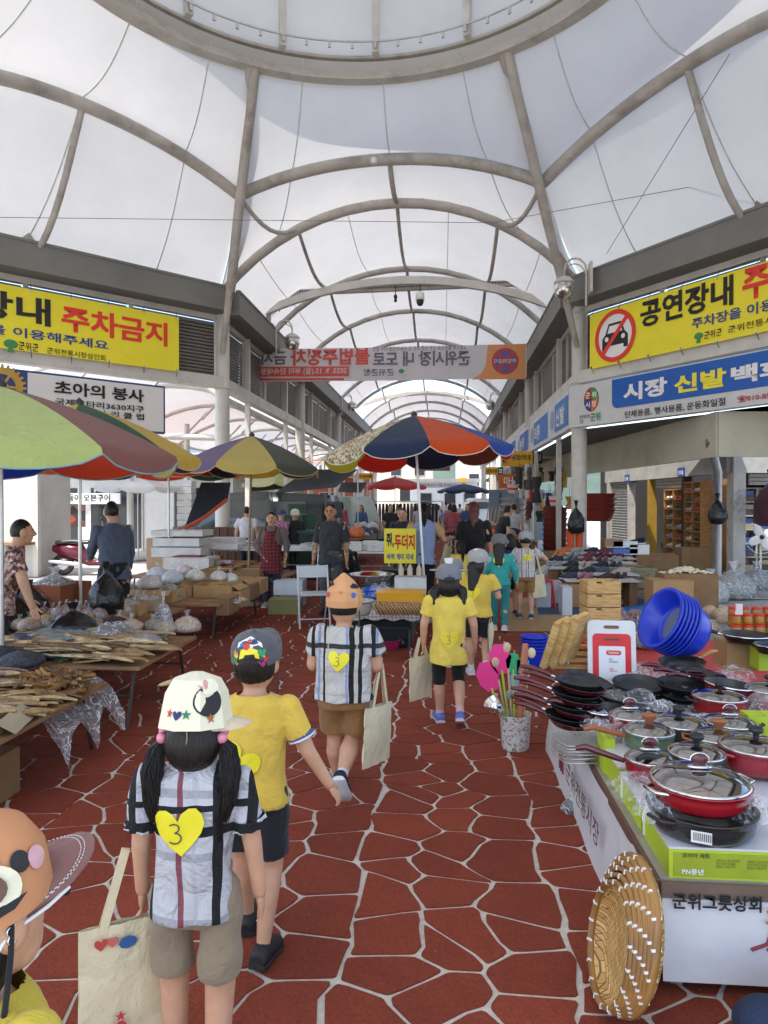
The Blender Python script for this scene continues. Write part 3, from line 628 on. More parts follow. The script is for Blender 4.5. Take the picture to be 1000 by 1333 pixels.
stext(b, plR2, '삼국유사의\n고장', (755, 552), (768, 550), (755, 540.5), IK, .01); stext(b, plR2, '군위', (769, 549), (782, 546.5), (769, 538), IG, .02)
# street side signs, right arcade
for k, (Y0, Y1, c1, tx, lb) in enumerate(((15.75, 18.6, '3f7fc4', '신발', 'pale blue and white shop sign just behind the corner column'), (18.8, 22.6, '3a78c8', '의류', 'blue shop sign second along the right arcade'), (23.0, 26.5, '2d62ba', '농약', 'blue shop sign third along the right arcade'), (27, 31, '3f6fa8', '종묘', 'small blue shop sign, farthest readable along the right arcade'))):
    s_ = thing('shop_sign', lb, 'sign'); MB().box((2.82, (Y0+Y1)/2, 3.68), (.16, Y1-Y0, .86)).build('sign_box', mat('sign_pale', (.60, .62, .64), .45), s_)
    pl = ((2.735, Y1), (0, -1, 0)); flat([(.9, .1), (Y1-Y0-.1, .1), (Y1-Y0-.1, .76), (.9, .76)], (2.735, Y1, 3.25), (0, -1, 0), zp, .005, ink('b'+c1, c1), 'blue_field', s_)
    letters(tx, (2.735, Y1-1.1, 3.45), (0, -1, 0), zp, 1.2, .42, IW, s_, .01, .03); flat(circ(.45, .45, .25, 20), (2.735, Y1, 3.25), (0, -1, 0), zp, .006, ink('w_b', '8fa8c8'), 'emblem', s_)
# blade signs
YB = mat('blade_yellow', 'd9a21a', .5)
for k, (px0, px1, py0, py1, Y, tx, nn, lb) in enumerate(((662, 706, 587, 604, 22.9, '씨앗/약초', '21', 'yellow hanging blade sign numbered 21 at the second right column'), (653, 684, 594, 607, 26.5, '대파', '', 'yellow blade sign half hidden behind the one numbered 21'), (632, 655, 608, 618, 33, '남방의류', '22', 'small yellow blade sign at the third right column'), (467, 486, 616, 624, 33, '수선/의류', '', 'small yellow blade sign on the left row of columns'), (597, 608, 622, 627, 42, '', '', 'tiny yellow blade sign far down the right row'))):
    A = AY(px0, py1, Y); B = AY(px1, py0, Y); s_ = thing('blade_sign', lb, 'sign'); W = B.x-A.x; H = B.z-A.z
    MB().box(((A.x+B.x)/2, Y+.05, (A.z+B.z)/2), (W, .08, H)).build('panel', YB, s_)
    f = .72 if nn else .95
    if tx: letters(tx, (A.x+W*.06, Y, A.z+H*.28), (1, 0, 0), zp, W*(f-.1), H*.45, IK, s_, .013, .02)
    if nn: flat([(W*.72, 0), (W, 0), (W, H), (W*.72, H)], (A.x, Y, A.z), (1, 0, 0), zp, .012, IK, 'number_field', s_); letters(nn, (A.x+W*.77, Y, A.z+H*.25), (1, 0, 0), zp, W*.18, H*.5, IW, s_, .016, .02)
    MB().box(((A.x+B.x)/2 + (W*.7 if px0 > 500 else -W*.7), Y+.05, (A.z+B.z)/2), (W*.5, .03, .05)).build('arm', STEEL, s_)
# mirrored street banner, seen from behind
b = thing('street_banner', 'pale banner strung across the street, its writing seen mirrored from behind', 'banner')
BYY = 19.6
def BP(zx, zy): return AY(280 + zx*.42, 350 + zy*.42, BYY)
P00 = BP(98, 349); P11 = BP(966, 232); W = P11.x-P00.x; zt = P11.z; zb = P00.z
gp = [[(P00.x + W*i/40, BYY + .02*math.sin(i*.9) + .015*math.sin(i*.37+j), zb + (zt-zb)*j/4 - .03*math.sin(PI*i/40)) for i in range(41)] for j in range(5)]
cm, ct, cp = new_mat('banner_cloth'); cp.inputs['Base Color'].default_value = (.70, .68, .70, 1); cp.inputs['Roughness'].default_value = .9; _t = N(cm.node_tree, 'ShaderNodeBsdfTranslucent'); _t.inputs[0].default_value = (.7, .68, .7, 1); _x = N(cm.node_tree, 'ShaderNodeMixShader', i_0=.45)
for a_, b_ in ((cp.outputs[0], _x.inputs[1]), (_t.outputs[0], _x.inputs[2]), (_x.outputs[0], cm.node_tree.nodes['Material Output'].inputs[0])): cm.node_tree.links.new(a_, b_)
MB().grid(gp).build('cloth', cm, b)
def mtext(tx, z0x, z1x, z0y, z1y, m, bold=.01, off=.045):   # z0x > z1x : starts at the right
    A = BP(z0x, z1y); B = BP(z1x, z0y); letters(tx, A, (-1, 0, 0), zp, A.x-B.x, B.z-A.z, m, b, -off, bold)
fl = lambda poly, m, off, nm: flat([(BP(x, y).x, BP(x, y).z) for x, y in poly][::1], (0, BYY, 0), (1, 0, 0), zp, off, m, nm, b)
GI = ink('banner_grey', '6a6470'); RI = ink('banner_red', 'c8504a'); OI = ink('banner_orange', 'd9955e')
op = [(790, 343), (845, 300), (850, 275), (858, 236), (960, 233), (960, 341)]
fl([(795, 344), (825, 325), (838, 300), (842, 270), (846, 236), (962, 234), (962, 342)], OI, .042, 'orange_field')
fl([(104, 348), (104, 340), (400, 339), (400, 346)], RI, .042, 'red_line')
fl([(138, 335), (138, 304), (416, 303), (416, 334)], RI, .042, 'red_field')
mtext('군위시장 내 도로', 790, 490, 258, 300, GI, .03); mtext('불법주정차', 480, 235, 250, 298, RI, .035); mtext('금지', 222, 145, 256, 298, GI, .03)
mtext('2025. 9. 15.(월) 부터 단속예정', 410, 145, 309, 329, ink('pale', 'd8c0bc'), .02, .055); mtext('군위군청', 555, 462, 311, 332, GI, .02)
mtext('교통소통 불편으로 인한 인근 주민 및 이용객 민원 다수 발생', 780, 490, 242, 252, GI, .005)
cc = BP(899, 287); mb = MB(); ringpoly(mb, cc, (1, 0, 0), zp, 0, 0, 0, .36, .05, 32); mb.build('disc', ink('disc_red', 'b4464e'), b)
for k in range(4):
    a0 = PI/2*k - PI/4 + .25; flat([(.06*math.cos(a0+.52), .06*math.sin(a0+.52))] + [(.28*math.cos(a0 + 1.07*j/6), .28*math.sin(a0 + 1.07*j/6)) for j in range(7)], cc, (1, 0, 0), zp, .055, ink('disc_blue', '5a5f9e'), 'disc_quarter', b)
letters('주정차금지', cc + Vector((.30, 0, -.06)), (-1, 0, 0), zp, .6, .12, ink('pale', ''), b, -.062, .03)
cc = BP(578, 320); flat(circ(0, .02, .08, 14, .06), cc, (1, 0, 0), zp, .05, IG, 'county_mark', b)
for zz, sy in ((zt, 0), (zb, .05)):
    MB().tube([(P00.x, BYY, zz), (-4.7, BYY-.2, zz+.12)], .007, 5).build('rope', IGY, b); MB().tube([(P11.x, BYY, zz), (2.8, BYY-.2, zz+.12)], .007, 5).build('rope', IGY, b)

# ---- right shops: soffit, recessed fascia, wall
shop = thing('shop_building', 'row of small shops with shutters under a cream fascia on the right', 'building')
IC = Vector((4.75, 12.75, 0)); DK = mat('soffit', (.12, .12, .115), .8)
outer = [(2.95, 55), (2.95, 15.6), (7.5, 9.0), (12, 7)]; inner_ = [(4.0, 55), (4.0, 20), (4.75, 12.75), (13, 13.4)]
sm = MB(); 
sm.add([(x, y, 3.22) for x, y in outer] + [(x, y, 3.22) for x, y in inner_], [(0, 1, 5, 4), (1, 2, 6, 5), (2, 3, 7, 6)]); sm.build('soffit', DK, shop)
sm = MB()
for i in range(3): a, b_ = inner_[i], inner_[i+1]; sm.beam((a[0], a[1], 2.83), (b_[0], b_[1], 2.83), .08, .78)
sm.build('fascia', CREAM, shop)
for x, y in ((4.35, 17), (4.2, 18.6), (6.6, 12.87)): MB().box((x-.045, y-.045, 2.83), (.03, .03, .77)).build('panel_seam', mat('seam_dark', (.2, .19, .16), .8), shop)
W0, W1, W2 = Vector((5.0, 22, 0)), Vector((5.78, 14.8, 0)), Vector((13, 15.2, 0))
dW = (W1-W0).normalized(); dV = (W2-W1).normalized(); plW = ((W0.x, W0.y), tuple(dW)); plV = ((W1.x, W1.y), tuple(dV))
def wx(px): return along(plW, PL(px, 640, *plW))
def vx(px): return along(plV, PL(px, 640, *plV))
MB().beam(W0 + Vector((0, 0, 2.42)), W1 + Vector((0, 0, 2.42)), .2, .36).build('lintel', CONC, shop)
MB().beam(W1 + Vector((0, 0, 2.42)), W2 + Vector((0, 0, 2.42)), .2, .36).build('lintel', mat('lintel_grey', (.42, .43, .40), .7, dirt=.2), shop)
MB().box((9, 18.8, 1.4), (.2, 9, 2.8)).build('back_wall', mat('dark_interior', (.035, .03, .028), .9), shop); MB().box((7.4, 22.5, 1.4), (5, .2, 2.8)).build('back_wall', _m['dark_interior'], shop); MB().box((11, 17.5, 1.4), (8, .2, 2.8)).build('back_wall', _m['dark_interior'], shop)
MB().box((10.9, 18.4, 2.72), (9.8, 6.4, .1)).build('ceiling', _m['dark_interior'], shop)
def wpost(pl, x, w_, m, nm='post', d_=.2, z=2.25): a, d = pl; p = Vector((a[0], a[1], 0)) + Vector(d)*x; return MB().beam(p - Vector(d)*w_/2 + Vector((0, 0, z/2)), p + Vector(d)*w_/2 + Vector((0, 0, z/2)), d_, z).build(nm, m, shop)
wpost(plW, wx(796), .25, CONC); wpost(plW, wx(822), .08, STEEL); wpost(plW, wx(849), .12, mat('ochre_paint', '9a7a2a', .6)); wpost(plV, .10, .24, mat('post_pale', (.5, .48, .44), .8, dirt=.9, scale=4), d_=.3)
# roller shutters with slats
def shutter(pl, xa, xb, z0, z1, m, nm='roller_shutter'):
    a, d = pl; d = Vector(d); n = d.cross(Vector((0, 0, 1))); s_ = MB(); k = int((z1-z0)/.075)
    for q in range(k):
        z = z0 + (q+.5)*(z1-z0)/k; A = Vector((a[0], a[1], z)); s_.beam(A + d*xa, A + d*xb, .05, .06, up=(n*.35 + Vector((0, 0, 1))))
    s_.beam(Vector((a[0], a[1], (z0+z1)/2)) + d*xa - n*.04, Vector((a[0], a[1], (z0+z1)/2)) + d*xb - n*.04, .02, z1-z0)
    return s_.build(nm, m, shop, kind='stuff')
SHM = mat('shutter_grey', (.36, .36, .34), .5, var=.15, dirt=.3)
shutter(plW, wx(798), wx(821), 0, 2.24, SHM); shutter(plW, wx(855), wx(893), 2.0, 2.24, SHM); shutter(plV, .35, 3.3, 2.0, 2.24, SHM)
for px, py, w_ in ((819, 623, .3), (889, 615, .34)):
    p = PL(px, py, *plW); letters('건어물', p - Vector((0, 0, .06)) + dW*.02, dW, zp, w_*.8, .1, IW, shop, .125, .02)
    MB().beam(p - dW*.02, p + dW*w_, .24, .2).build('number_plate', mat('plate_blue', '2c4a8c', .4), shop)
MB().box((7.6, 14.3, .02), (9.5, 3.5, .03)).build('walkway', CONC, None, kind='structure')
MB().box((3.9, 38, .02), (1.7, 36, .05)).build('walkway', CONC, None, kind='structure')
# rain pipe
rp_ = PL(934, 640, (IC.x+.9, 13.6), (1, 0, 0)); rp_.z = 0
tag(MB().tube([rp_ + Vector((-.35, -.6, 2.75)), rp_ + Vector((-.3, -.5, 2.6)), rp_ + Vector((0, 0, 2.2)), rp_ + Vector((0, 0, 0))], .085, 12).build('drain_pipe', ALU), 'grey metal rain pipe beside the stained concrete post', 'pipe')
# shoe shelving behind the open front
def shelving(pl, xa, xb, z0, z1, nc, nr_, deep, lb, cols, wm, occupied=.85):
    a, d = pl; d = Vector(d); n = d.cross(Vector((0, 0, 1))); back = Vector((a[0], a[1], 0)) - n*deep
    t_ = thing('shelving_unit', lb, 'shelf', back + d*xa); L = xb-xa
    for q in range(nc+1): p = d*(L*q/nc); MB().beam(p + Vector((0, 0, z0)), p + Vector((0, 0, z1)), .03, .3, up=n).build('upright', wm, t_)
    MB().beam(n*-.15 + Vector((0, 0, (z0+z1)/2)), n*-.15 + d*L + Vector((0, 0, (z0+z1)/2)), .02, z1-z0).build('back_panel', wm, t_)
    for r_ in range(nr_+1): z = z0 + (z1-z0)*r_/nr_; MB().beam(Vector((0, 0, z)), d*L + Vector((0, 0, z)), .3, .025).build('shelf', wm, t_)
    for q in range(nc):
        for r_ in range(nr_):
            if rnd.random() > occupied: continue
            z = z0 + (z1-z0)*r_/nr_ + .013; cm = rnd.choice(cols); w_ = L/nc
            mb = MB()
            if isinstance(cols[0], tuple):
                mb.beam(d*(w_*(q+.12)) + Vector((0, 0, z+.06)), d*(w_*(q+.88)) + Vector((0, 0, z+.06)), .24, .11); mb.build('shoe_box', plastic('bx'+cm[0], cm[0]), t_)
                if rnd.random() < .7: m2 = MB().beam(d*(w_*(q+.15)) + Vector((0, 0, z+.175)), d*(w_*(q+.85)) + Vector((0, 0, z+.175)), .23, .10).build('shoe_box', plastic('bx'+rnd.choice(cols)[0], rnd.choice(cols)[0]), t_)
            else:
                for s2 in (.3, .68): p = d*(w_*(q+s2)) + n*.02 + Vector((0, 0, z+.05)); mb.ball(p, (.05, .09, .05), 8, 5); mb.ball(p + n*.08 + Vector((0, 0, -.015)), (.045, .07, .035), 8, 5)
                mb.build('shoes', cloth('shoe'+cm, cm), t_)
    return t_
WOODS = m_wood('shelf_wood', 'b98a52', '8a5f34')
sc_ = ['d8d4d0', 'c03a30', '2d3f70', '30302f', '9aa4b4', 'b06a70', 'e2e2de']
shelving(plW, wx(867)+.1, wx(893), .35, 1.95, 2, 7, .06, 'wooden cubby shelf of shoes left of the dark upright', sc_, WOODS)
shelving(plW, wx(895), wx(917), .35, 2.1, 2, 8, .06, 'wooden cubby shelf of shoes right of the dark upright', sc_, WOODS)
wpost(plW, wx(894), .1, BLACK)
bp = thing('door_panel', 'brown plywood panel with round stickers at the shoe shop', 'panel'); a_ = Vector((plW[0][0], plW[0][1], 0)) - dW.cross(Vector(zp))*.3
MB().beam(a_ + dW*wx(917) + Vector((0, 0, 1.1)), a_ + dW*(wx(931)+.05) + Vector((0, 0, 1.1)), .03, 2.1).build('board', WOODS, bp)
for px, py, r_, c_ in ((918, 639, .12, '20302e'), (918, 654, .17, 'd8452e'), (922, 663, .2, '8fb8c8')): p = PL(px, py, (a_.x, a_.y), tuple(dW)); flat(circ(0, 0, r_, 20), p, dW, zp, .03 + r_*.05, ink('st'+c_, c_), 'sticker', bp)
shelving(plV, .5, 3.2, .2, 1.95, 7, 6, .9, 'shelf packed with blue shoe boxes behind the fan', [('1d3f8c',), ('24468a',), ('2a2f38',), ('9a8a70',)], STEEL)
wpost(plV, 3.4, .3, CONC)
# ============================================================ PEOPLE
SKIN = mat('skin', 'c99a7c', .5, var=.10, scale=14, bump=.12, bscale=160, sss=.08); SKIN2 = mat('tan_skin', 'b5805f', .55, var=.05, bump=.04, sss=.08)
def m_hair(name, col):
    if name in _m: return _m[name]
    m, t, p = new_mat(name); _m[name] = m; tc = N(t, 'ShaderNodeTexCoord'); mp = N(t, 'ShaderNodeMapping'); mp.inputs['Scale'].default_value = (140, 140, 6)
    t.links.new(tc.outputs['Object'], mp.inputs[0]); nz = N(t, 'ShaderNodeTexNoise', i_Scale=1, i_Detail=3); t.links.new(mp.outputs[0], nz.inputs['Vector'])
    mx = N(t, 'ShaderNodeMix', data_type='RGBA'); c = hexc(col); mx.inputs[6].default_value = tuple(x*.5 for x in c) + (1,); mx.inputs[7].default_value = tuple(min(1, x*1.6) for x in c) + (1,)
    t.links.new(nz.outputs[0], mx.inputs[0]); t.links.new(mx.outputs[2], p.inputs['Base Color']); p.inputs['Roughness'].default_value = .42; p.inputs['Specular IOR Level'].default_value = .35
    b = N(t, 'ShaderNodeBump', i_Strength=.7, i_Distance=.01); t.links.new(nz.outputs[0], b.inputs['Height']); t.links.new(b.outputs[0], p.inputs['Normal']); return m
HAIRK = m_hair('black_hair', '1c1815'); HAIRR = m_hair('auburn_hair', '5a2a1c')
LIP = mat('lips', 'a05a4c', .5, bump=0)
_tmpo = []
def blob(prims, voxel, smooth=3, wrinkle=0, wscale=(9, 9, 5), seed=0):
    """closed primitives fused into one continuous surface"""
    mb = MB()
    for p in prims:
        k = p[0]
        if k == 'c':                       # capsule: a, b, ra, rb
            _, a, b, ra, rb = p; mb.tube([a, b], [ra, rb], 12); mb.ball(a, ra, 12, 8); mb.ball(b, rb, 12, 8)
        elif k == 'f': _, a, b, ra, rb = p; mb.tube([a, b], [ra, rb], 16)      # frustum with flat ends
        elif k == 'e': _, c, r_ = p[:3]; mb.ball(c, r_, 16, 12, T=p[3] if len(p) > 3 else None)
        elif k == 'l': mb.loft(p[1])       # loft of rings
        elif k == 't': mb.tube(p[1], p[2], 12)
    me = mb.mesh('b'); o = bpy.data.objects.new('b', me); sc.collection.objects.link(o)
    md = o.modifiers.new('r', 'REMESH'); md.mode = 'VOXEL'; md.voxel_size = voxel; md.use_smooth_shade = True
    if smooth: ms = o.modifiers.new('s', 'SMOOTH'); ms.iterations = smooth; ms.factor = .5
    dg = bpy.context.evaluated_depsgraph_get(); out = bpy.data.meshes.new_from_object(o.evaluated_get(dg), depsgraph=dg)
    bpy.data.objects.remove(o); bpy.data.meshes.remove(me)
    n = len(out.vertices)
    if wrinkle and n:
        co = np.empty(n*3); no = np.empty(n*3); out.vertices.foreach_get('co', co); out.vertices.foreach_get('normal', no); co = co.reshape(-1, 3); no = no.reshape(-1, 3)
        q = co * np.array(wscale) + seed*3.1
        # cheap folds: a few warped sine trains
        f = np.sin(q[:, 0]*2.1 + 2.2*np.sin(q[:, 2]*1.3 + q[:, 1]) + seed) * np.sin(q[:, 2]*2.6 + 1.7*np.sin(q[:, 0]*1.1 + seed))
        f += .6*np.sin(q[:, 2]*5.2 + 2.5*np.sin(q[:, 0]*2.3+1) + q[:, 1]*3) * np.cos(q[:, 0]*3.1 + 1.2*q[:, 2])
        co += no * (f*wrinkle)[:, None]; out.vertices.foreach_set('co', co.reshape(-1)); out.update()
    out.polygons.foreach_set('use_smooth', [True]*len(out.polygons)); return out
def setmat(me, m): me.materials.clear(); me.materials.append(m); return me
def hand_prims(w, d, side_, s, curl=.5, back=None):
    """wrist w, pointing along d; side_ = direction of the thumb; s = hand length"""
    d = Vector(d).normalized(); t = Vector(side_); t = (t - d*t.dot(d)).normalized(); n = d.cross(t)     # n = palm normal axis
    w = Vector(w); pr = [('l', [[w + d*(s*q) + t*(math.cos(a)*s*wx_) + n*(math.sin(a)*s*wy) for a in (2*PI*k/12 for k in range(12))] for q, wx_, wy in ((-.06, .13, .12), (.05, .15, .12), (.2, .2, .12), (.4, .22, .11), (.5, .2, .09))])]
    for i, (o, L, sp) in enumerate(((.165, .44, .10), (.055, .5, .03), (-.055, .46, -.04), (-.16, .36, -.12))):
        b = w + d*s*.46 + t*s*o; dr = (d + t*sp).normalized(); c = curl*(1 + .12*i); r_ = s*(.062 - .005*i)
        for j, f in enumerate((.42, .33, .25)):
            e = b + dr*s*L*f; pr.append(('c', b, e, r_*(1-.08*j), r_*(.92-.08*j))); b = e
            ax = t; dr = (Matrix.Rotation(c*(.9 if j else .8), 3, ax) @ dr)
    b = w + d*s*.12 + t*s*.14; dr = (d*.75 + t*.75).normalized(); e = b + dr*s*.24
    pr.append(('c', b, e, s*.09, s*.07)); dr = (dr + d*.6 - t*.15).normalized(); f = e + dr*s*.2; pr.append(('c', e, f, s*.066, s*.055))
    return pr
def human(name_label, loc, rz, H=1.12, kid=True, vox=.008, pose=None, top=None, topcol=None, bottom=None, botcol=None, hair='short', haircol=None, cap=None, shoes=None, sleeves='short',
          stride=0, lean=0, arms=None, feet=None, skin=None, group=None, head_yaw=0, head_pitch=0, fat=1., detail=2, dress=0, sock=None, cat='person', shirtlen=0, neckline=None):
    """one clothed figure facing +Y of its own frame; arms = {'L': (elbow, hand), 'R': ...} in fractions of H, feet likewise"""
    pose = pose or {}; skin = skin or SKIN; K = kid
    P = thing('person', name_label, cat, loc, rz, group)
    V = lambda x, y, z: Vector((x*H, y*H, z*H))
    if K: hz, sh, nk, shw, hip, hw, kn, an, ual, fal, hs = .902, .785, .825, .112, .498, .061, .272, .045, .15, .135, .086
    else: hz, sh, nk, shw, hip, hw, kn, an, ual, fal, hs = .928, .815, .865, .108, .51, .052, .285, .047, .165, .145, .098
    hr = (.064, .075, .090) if K else (.046, .058, .070)
    ln = lambda z: lean*max(0, z-hip)            # forward lean
    neck = V(0, ln(nk), nk); head = V(0, ln(hz)+.012, hz)
    HM = Matrix.Translation(head) @ Matrix.Rotation(head_yaw, 4, 'Z') @ Matrix.Rotation(head_pitch, 4, 'X')
    hd = lambda x, y, z: HM @ Vector((x*hr[0]*H, y*hr[1]*H, z*hr[2]*H))
    f_ = fat; out = {}
    tz = (hip-.03, hip+.06, (hip+sh)/2, sh-.06, sh, nk-.01)
    trx = [.098*f_, .094*f_, .096*f_, .104*f_**.5, .094, .034] if K else [.086*f_, .080*f_, .085*f_, .100, .088, .034]
    tryy = [.070*f_, .068*f_, .068*f_, .066, .052, .034] if K else [.066*f_, .060*f_, .064*f_, .066, .050, .036]
    torso = lambda g, z0=0, n=6: [superring(V(0, ln(z), z), rx*H+g, ry*H+g, 20, 2.3) for z, rx, ry in list(zip(tz, trx, tryy))[z0:n]]
    A = {}
    for s_, k in ((-1, 'L'), (1, 'R')):
        S = V(s_*shw, ln(sh), sh-.012); a = (arms or {}).get(k)
        if a is None: e = S + V(s_*.035, -.01, -ual*.97); h_ = e + V(s_*.012, .035, -fal*.96)
        else:
            e = S + (V(*a[0])).normalized()*ual*H; h_ = e + V(*a[1]).normalized()*fal*H
        A[k] = (S, e, h_)
    ft = feet or {'L': ((-hw*1.05, stride, 0), 0), 'R': ((hw*1.05, -stride, .0), 0)}
    Lg = {}
    for s_, k in ((-1, 'L'), (1, 'R')):
        (fx, fy, fz), tilt = ft[k]; hp = V(s_*hw, 0, hip); l1 = (hip-kn)*H; l2 = (kn-an)*H
        d = Vector((0, math.sin(tilt), 0)); ank = V(fx, fy, fz + an) + Vector((0, 0, math.sin(max(0, tilt))*.12*H)) ; vv = ank - hp; D = min(vv.length, (l1+l2)*.999); vd = vv.normalized()
        if vv.length > D: ank = hp + vd*D
        a_ = (l1*l1 - l2*l2 + D*D)/(2*D); hh = math.sqrt(max(0, l1*l1 - a_*a_)); fwd = Vector((s_*.05, 1, 0)); fwd = (fwd - vd*fwd.dot(vd)).normalized()
        knee = hp + vd*a_ + fwd*hh; Lg[k] = (hp, knee, ank, tilt)
    # body
    if detail >= 1:
        pr = [('e', (0, 0, 0), tuple(q*H for q in hr), HM)]
        pr += [('e', (0, 0, 0), (hr[0]*.72*H, hr[1]*.55*H, hr[2]*.5*H), HM @ Matrix.Translation((0, hr[1]*.34*H, -hr[2]*.55*H)))]
        if detail >= 2:
            pr += [('c', hd(0, .93, .12), hd(0, 1.08, -.16), .008*H, .014*H)]
            for s_ in (-1, 1): pr.append(('e', (0, 0, 0), (.010*H, .020*H, .028*H), HM @ Matrix.Translation((s_*hr[0]*1.0*H, -.0*H, -.05*hr[2]*H))))
        pr += [('c', neck - V(0, 0, .03), lerp(neck, head, .45), .036*H, .034*H)]
        pr += [('l', torso(-.006*H))]
        for k in 'LR':
            S, e, h_ = A[k]; s_ = -1 if k == 'L' else 1
            pr += [('c', S, e, (.034 if K else .029)*H*f_, (.027 if K else .025)*H*f_), ('c', e, h_, (.027 if K else .025)*H*f_, .018*H)]
            hp, knee, ank, tl = Lg[k]
            pr += [('c', hp, knee, .056*H*f_, .036*H), ('c', knee, lerp(knee, ank, .35) - Vector((0, .006*H, 0)), .036*H, .037*H*f_), ('c', lerp(knee, ank, .35) - Vector((0, .006*H, 0)), ank, .037*H*f_, .021*H)]
        me = blob(pr, vox, 4); bm = bmesh.new(); bm.from_mesh(me)
        for k in 'LR':
            S, e, h_ = A[k]; s_ = -1 if k == 'L' else 1; dd = (h_-e).normalized()
            hm = blob(hand_prims(h_, dd, (0, 1, .15) if abs(dd.z) > .5 else (-s_, 0, .3), hs*H, pose.get('curl', .45)), max(.0028, vox*.45), 2); b2 = bmesh.new(); b2.from_mesh(hm)
            tmp = bpy.data.meshes.new('x'); b2.to_mesh(tmp); b2.free(); bm.from_mesh(tmp); bpy.data.meshes.remove(tmp)
        for fa in bm.faces: fa.smooth = True
        bm.to_mesh(me); bm.free(); out['body'] = link('body', setmat(me, skin), P)
        if detail >= 2:
            EW = mat('eye_white', (.7, .68, .66), .3, bump=0); EK = mat('eye_dark', (.02, .012, .01), .2, bump=0)
            for s_ in (-1, 1):
                MB().ball((0, 0, 0), (.013*H, .005*H, .006*H), 10, 6, T=HM @ Matrix.Translation((s_*hr[0]*.42*H, hr[1]*.9*H, hr[2]*.02*H))).build('eye', EW, P)
                MB().ball((0, 0, 0), (.006*H, .0035*H, .006*H), 8, 6, T=HM @ Matrix.Translation((s_*hr[0]*.42*H, hr[1]*.925*H+.0025*H, hr[2]*.02*H))).build('iris', EK, P)
                MB().tube([HM @ Vector((s_*hr[0]*x*H, hr[1]*y*H, hr[2]*z*H)) for x, y, z in ((.22, .98, .2), (.42, .95, .25), (.62, .84, .2))], .0028*H, 6).build('eyebrow', HAIRK, P)
            MB().ball((0, 0, 0), (.017*H, .006*H, .005*H), 10, 6, T=HM @ Matrix.Translation((0, hr[1]*.87*H, -hr[2]*.52*H))).build('mouth', LIP, P)
    # hair
    hc = haircol or HAIRK; hp_ = []
    if hair and hair != 'none':
        hp_.append(('e', (0, 0, 0), (hr[0]*1.07*H, hr[1]*1.03*H, hr[2]*1.02*H), HM @ Matrix.Translation((0, -hr[1]*.13*H, hr[2]*.09*H))))
        if hair in ('long', 'pony', 'bob', 'pigtails', 'bun', 'plain'): hp_.append(('e', (0, 0, 0), (hr[0]*1.05*H, hr[1]*.75*H, hr[2]*.8*H), HM @ Matrix.Translation((0, -hr[1]*.42*H, -hr[2]*.4*H))))
        if hair == 'bob':
            for s_ in (-1, 1): hp_.append(('c', hd(s_*.85, -.1, .1), hd(s_*.95, -.05, -.9), .02*H, .02*H))
            hp_.append(('e', (0, 0, 0), (hr[0]*1.1*H, hr[1]*.7*H, hr[2]*.55*H), HM @ Matrix.Translation((0, -hr[1]*.45*H, -hr[2]*.75*H))))
        if hair == 'long': hp_ += [('l', [superring(hd(0, -.75 - .1*q, -.2-.55*q), hr[0]*H*(.95 - .08*q), hr[1]*H*(.45-.04*q), 14) for q in range(5)])]
        if hair == 'pony': hp_ += [('c', hd(0, -1.05, .15), hd(0, -1.35, -.2), .022*H, .03*H), ('c', hd(0, -1.35, -.2), hd(0, -1.2, -1.3), .03*H, .022*H), ('c', hd(0, -1.2, -1.3), hd(0.05, -1.15, -2.3), .022*H, .006*H)]
        if hair == 'bun': hp_ += [('e', (0, 0, 0), (.03*H, .03*H, .03*H), HM @ Matrix.Translation((0, -hr[1]*1.15*H, hr[2]*.5*H)))]
        if hair == 'pigtails':
            for s_ in (-1, 1): hp_ += [('c', hd(s_*1.0, -.25, -.35), hd(s_*1.35, -.3, -.7), .014*H, .028*H), ('c', hd(s_*1.35, -.3, -.7), hd(s_*1.35, -.45, -1.5), .03*H, .026*H), ('c', hd(s_*1.35, -.45, -1.5), hd(s_*1.15, -.5, -2.1), .026*H, .006*H)]
        me = blob(hp_, vox, 2); bm = bmesh.new(); bm.from_mesh(me); inv = HM.inverted()
        # cut the face opening
        dele = []
        for v in bm.verts:
            q = inv @ v.co; x, y, z = q.x/(hr[0]*H), q.y/(hr[1]*H), q.z/(hr[2]*H)
            if (y > .25 and z < .52 + .1*math.cos(x*3) and abs(x) < 1.02) or (hair == 'short' and z < -.42) or (hair == 'short' and y > .10 and z < -.05): dele.append(v)
        bmesh.ops.delete(bm, geom=dele, context='VERTS'); bm.to_mesh(me); bm.free(); out['hair'] = link('hair', setmat(me, hc), P)
    # top
    g = .010*H
    sl = {'short': (.62, 0), 'long': (1, .9), 'none': (0, 0), 'elbow': (.95, 0)}[sleeves]
    tl = list(torso(g)); z0 = hip - (.018 if K else .05) - shirtlen; bot = superring(V(0, 0, z0), (trx[0]*1.1)*H+g*1.3, (tryy[0]*1.12)*H+g*1.3, 20, 2.3); tl[0] = bot
    pr = [('l', tl)]
    for k in 'LR':
        S, e, h_ = A[k]; s_ = -1 if k == 'L' else 1
        if sl[0]: m_ = lerp(S, e, sl[0]); q_ = (.041 if K else .034)*f_*H; pr += [('c', S, lerp(S, m_, .4), q_, q_), ('f', S, m_, q_, q_*(1.12 if sl[0] < .9 else .95))]
        if sl[1]: pr += [('c', e, e, .033*H*f_, .033*H*f_), ('f', e, lerp(e, h_, sl[1]), .033*H*f_, .025*H)]
    me = blob(pr, vox*.9, 2, wrinkle=.0065*H if detail else .004*H, seed=len(name_label)); bm = bmesh.new(); bm.from_mesh(me)
    zz = nk*H - .012*H; bmesh.ops.delete(bm, geom=[v for v in bm.verts if v.co.z > zz and abs(v.co.x) < .05*H], context='VERTS')
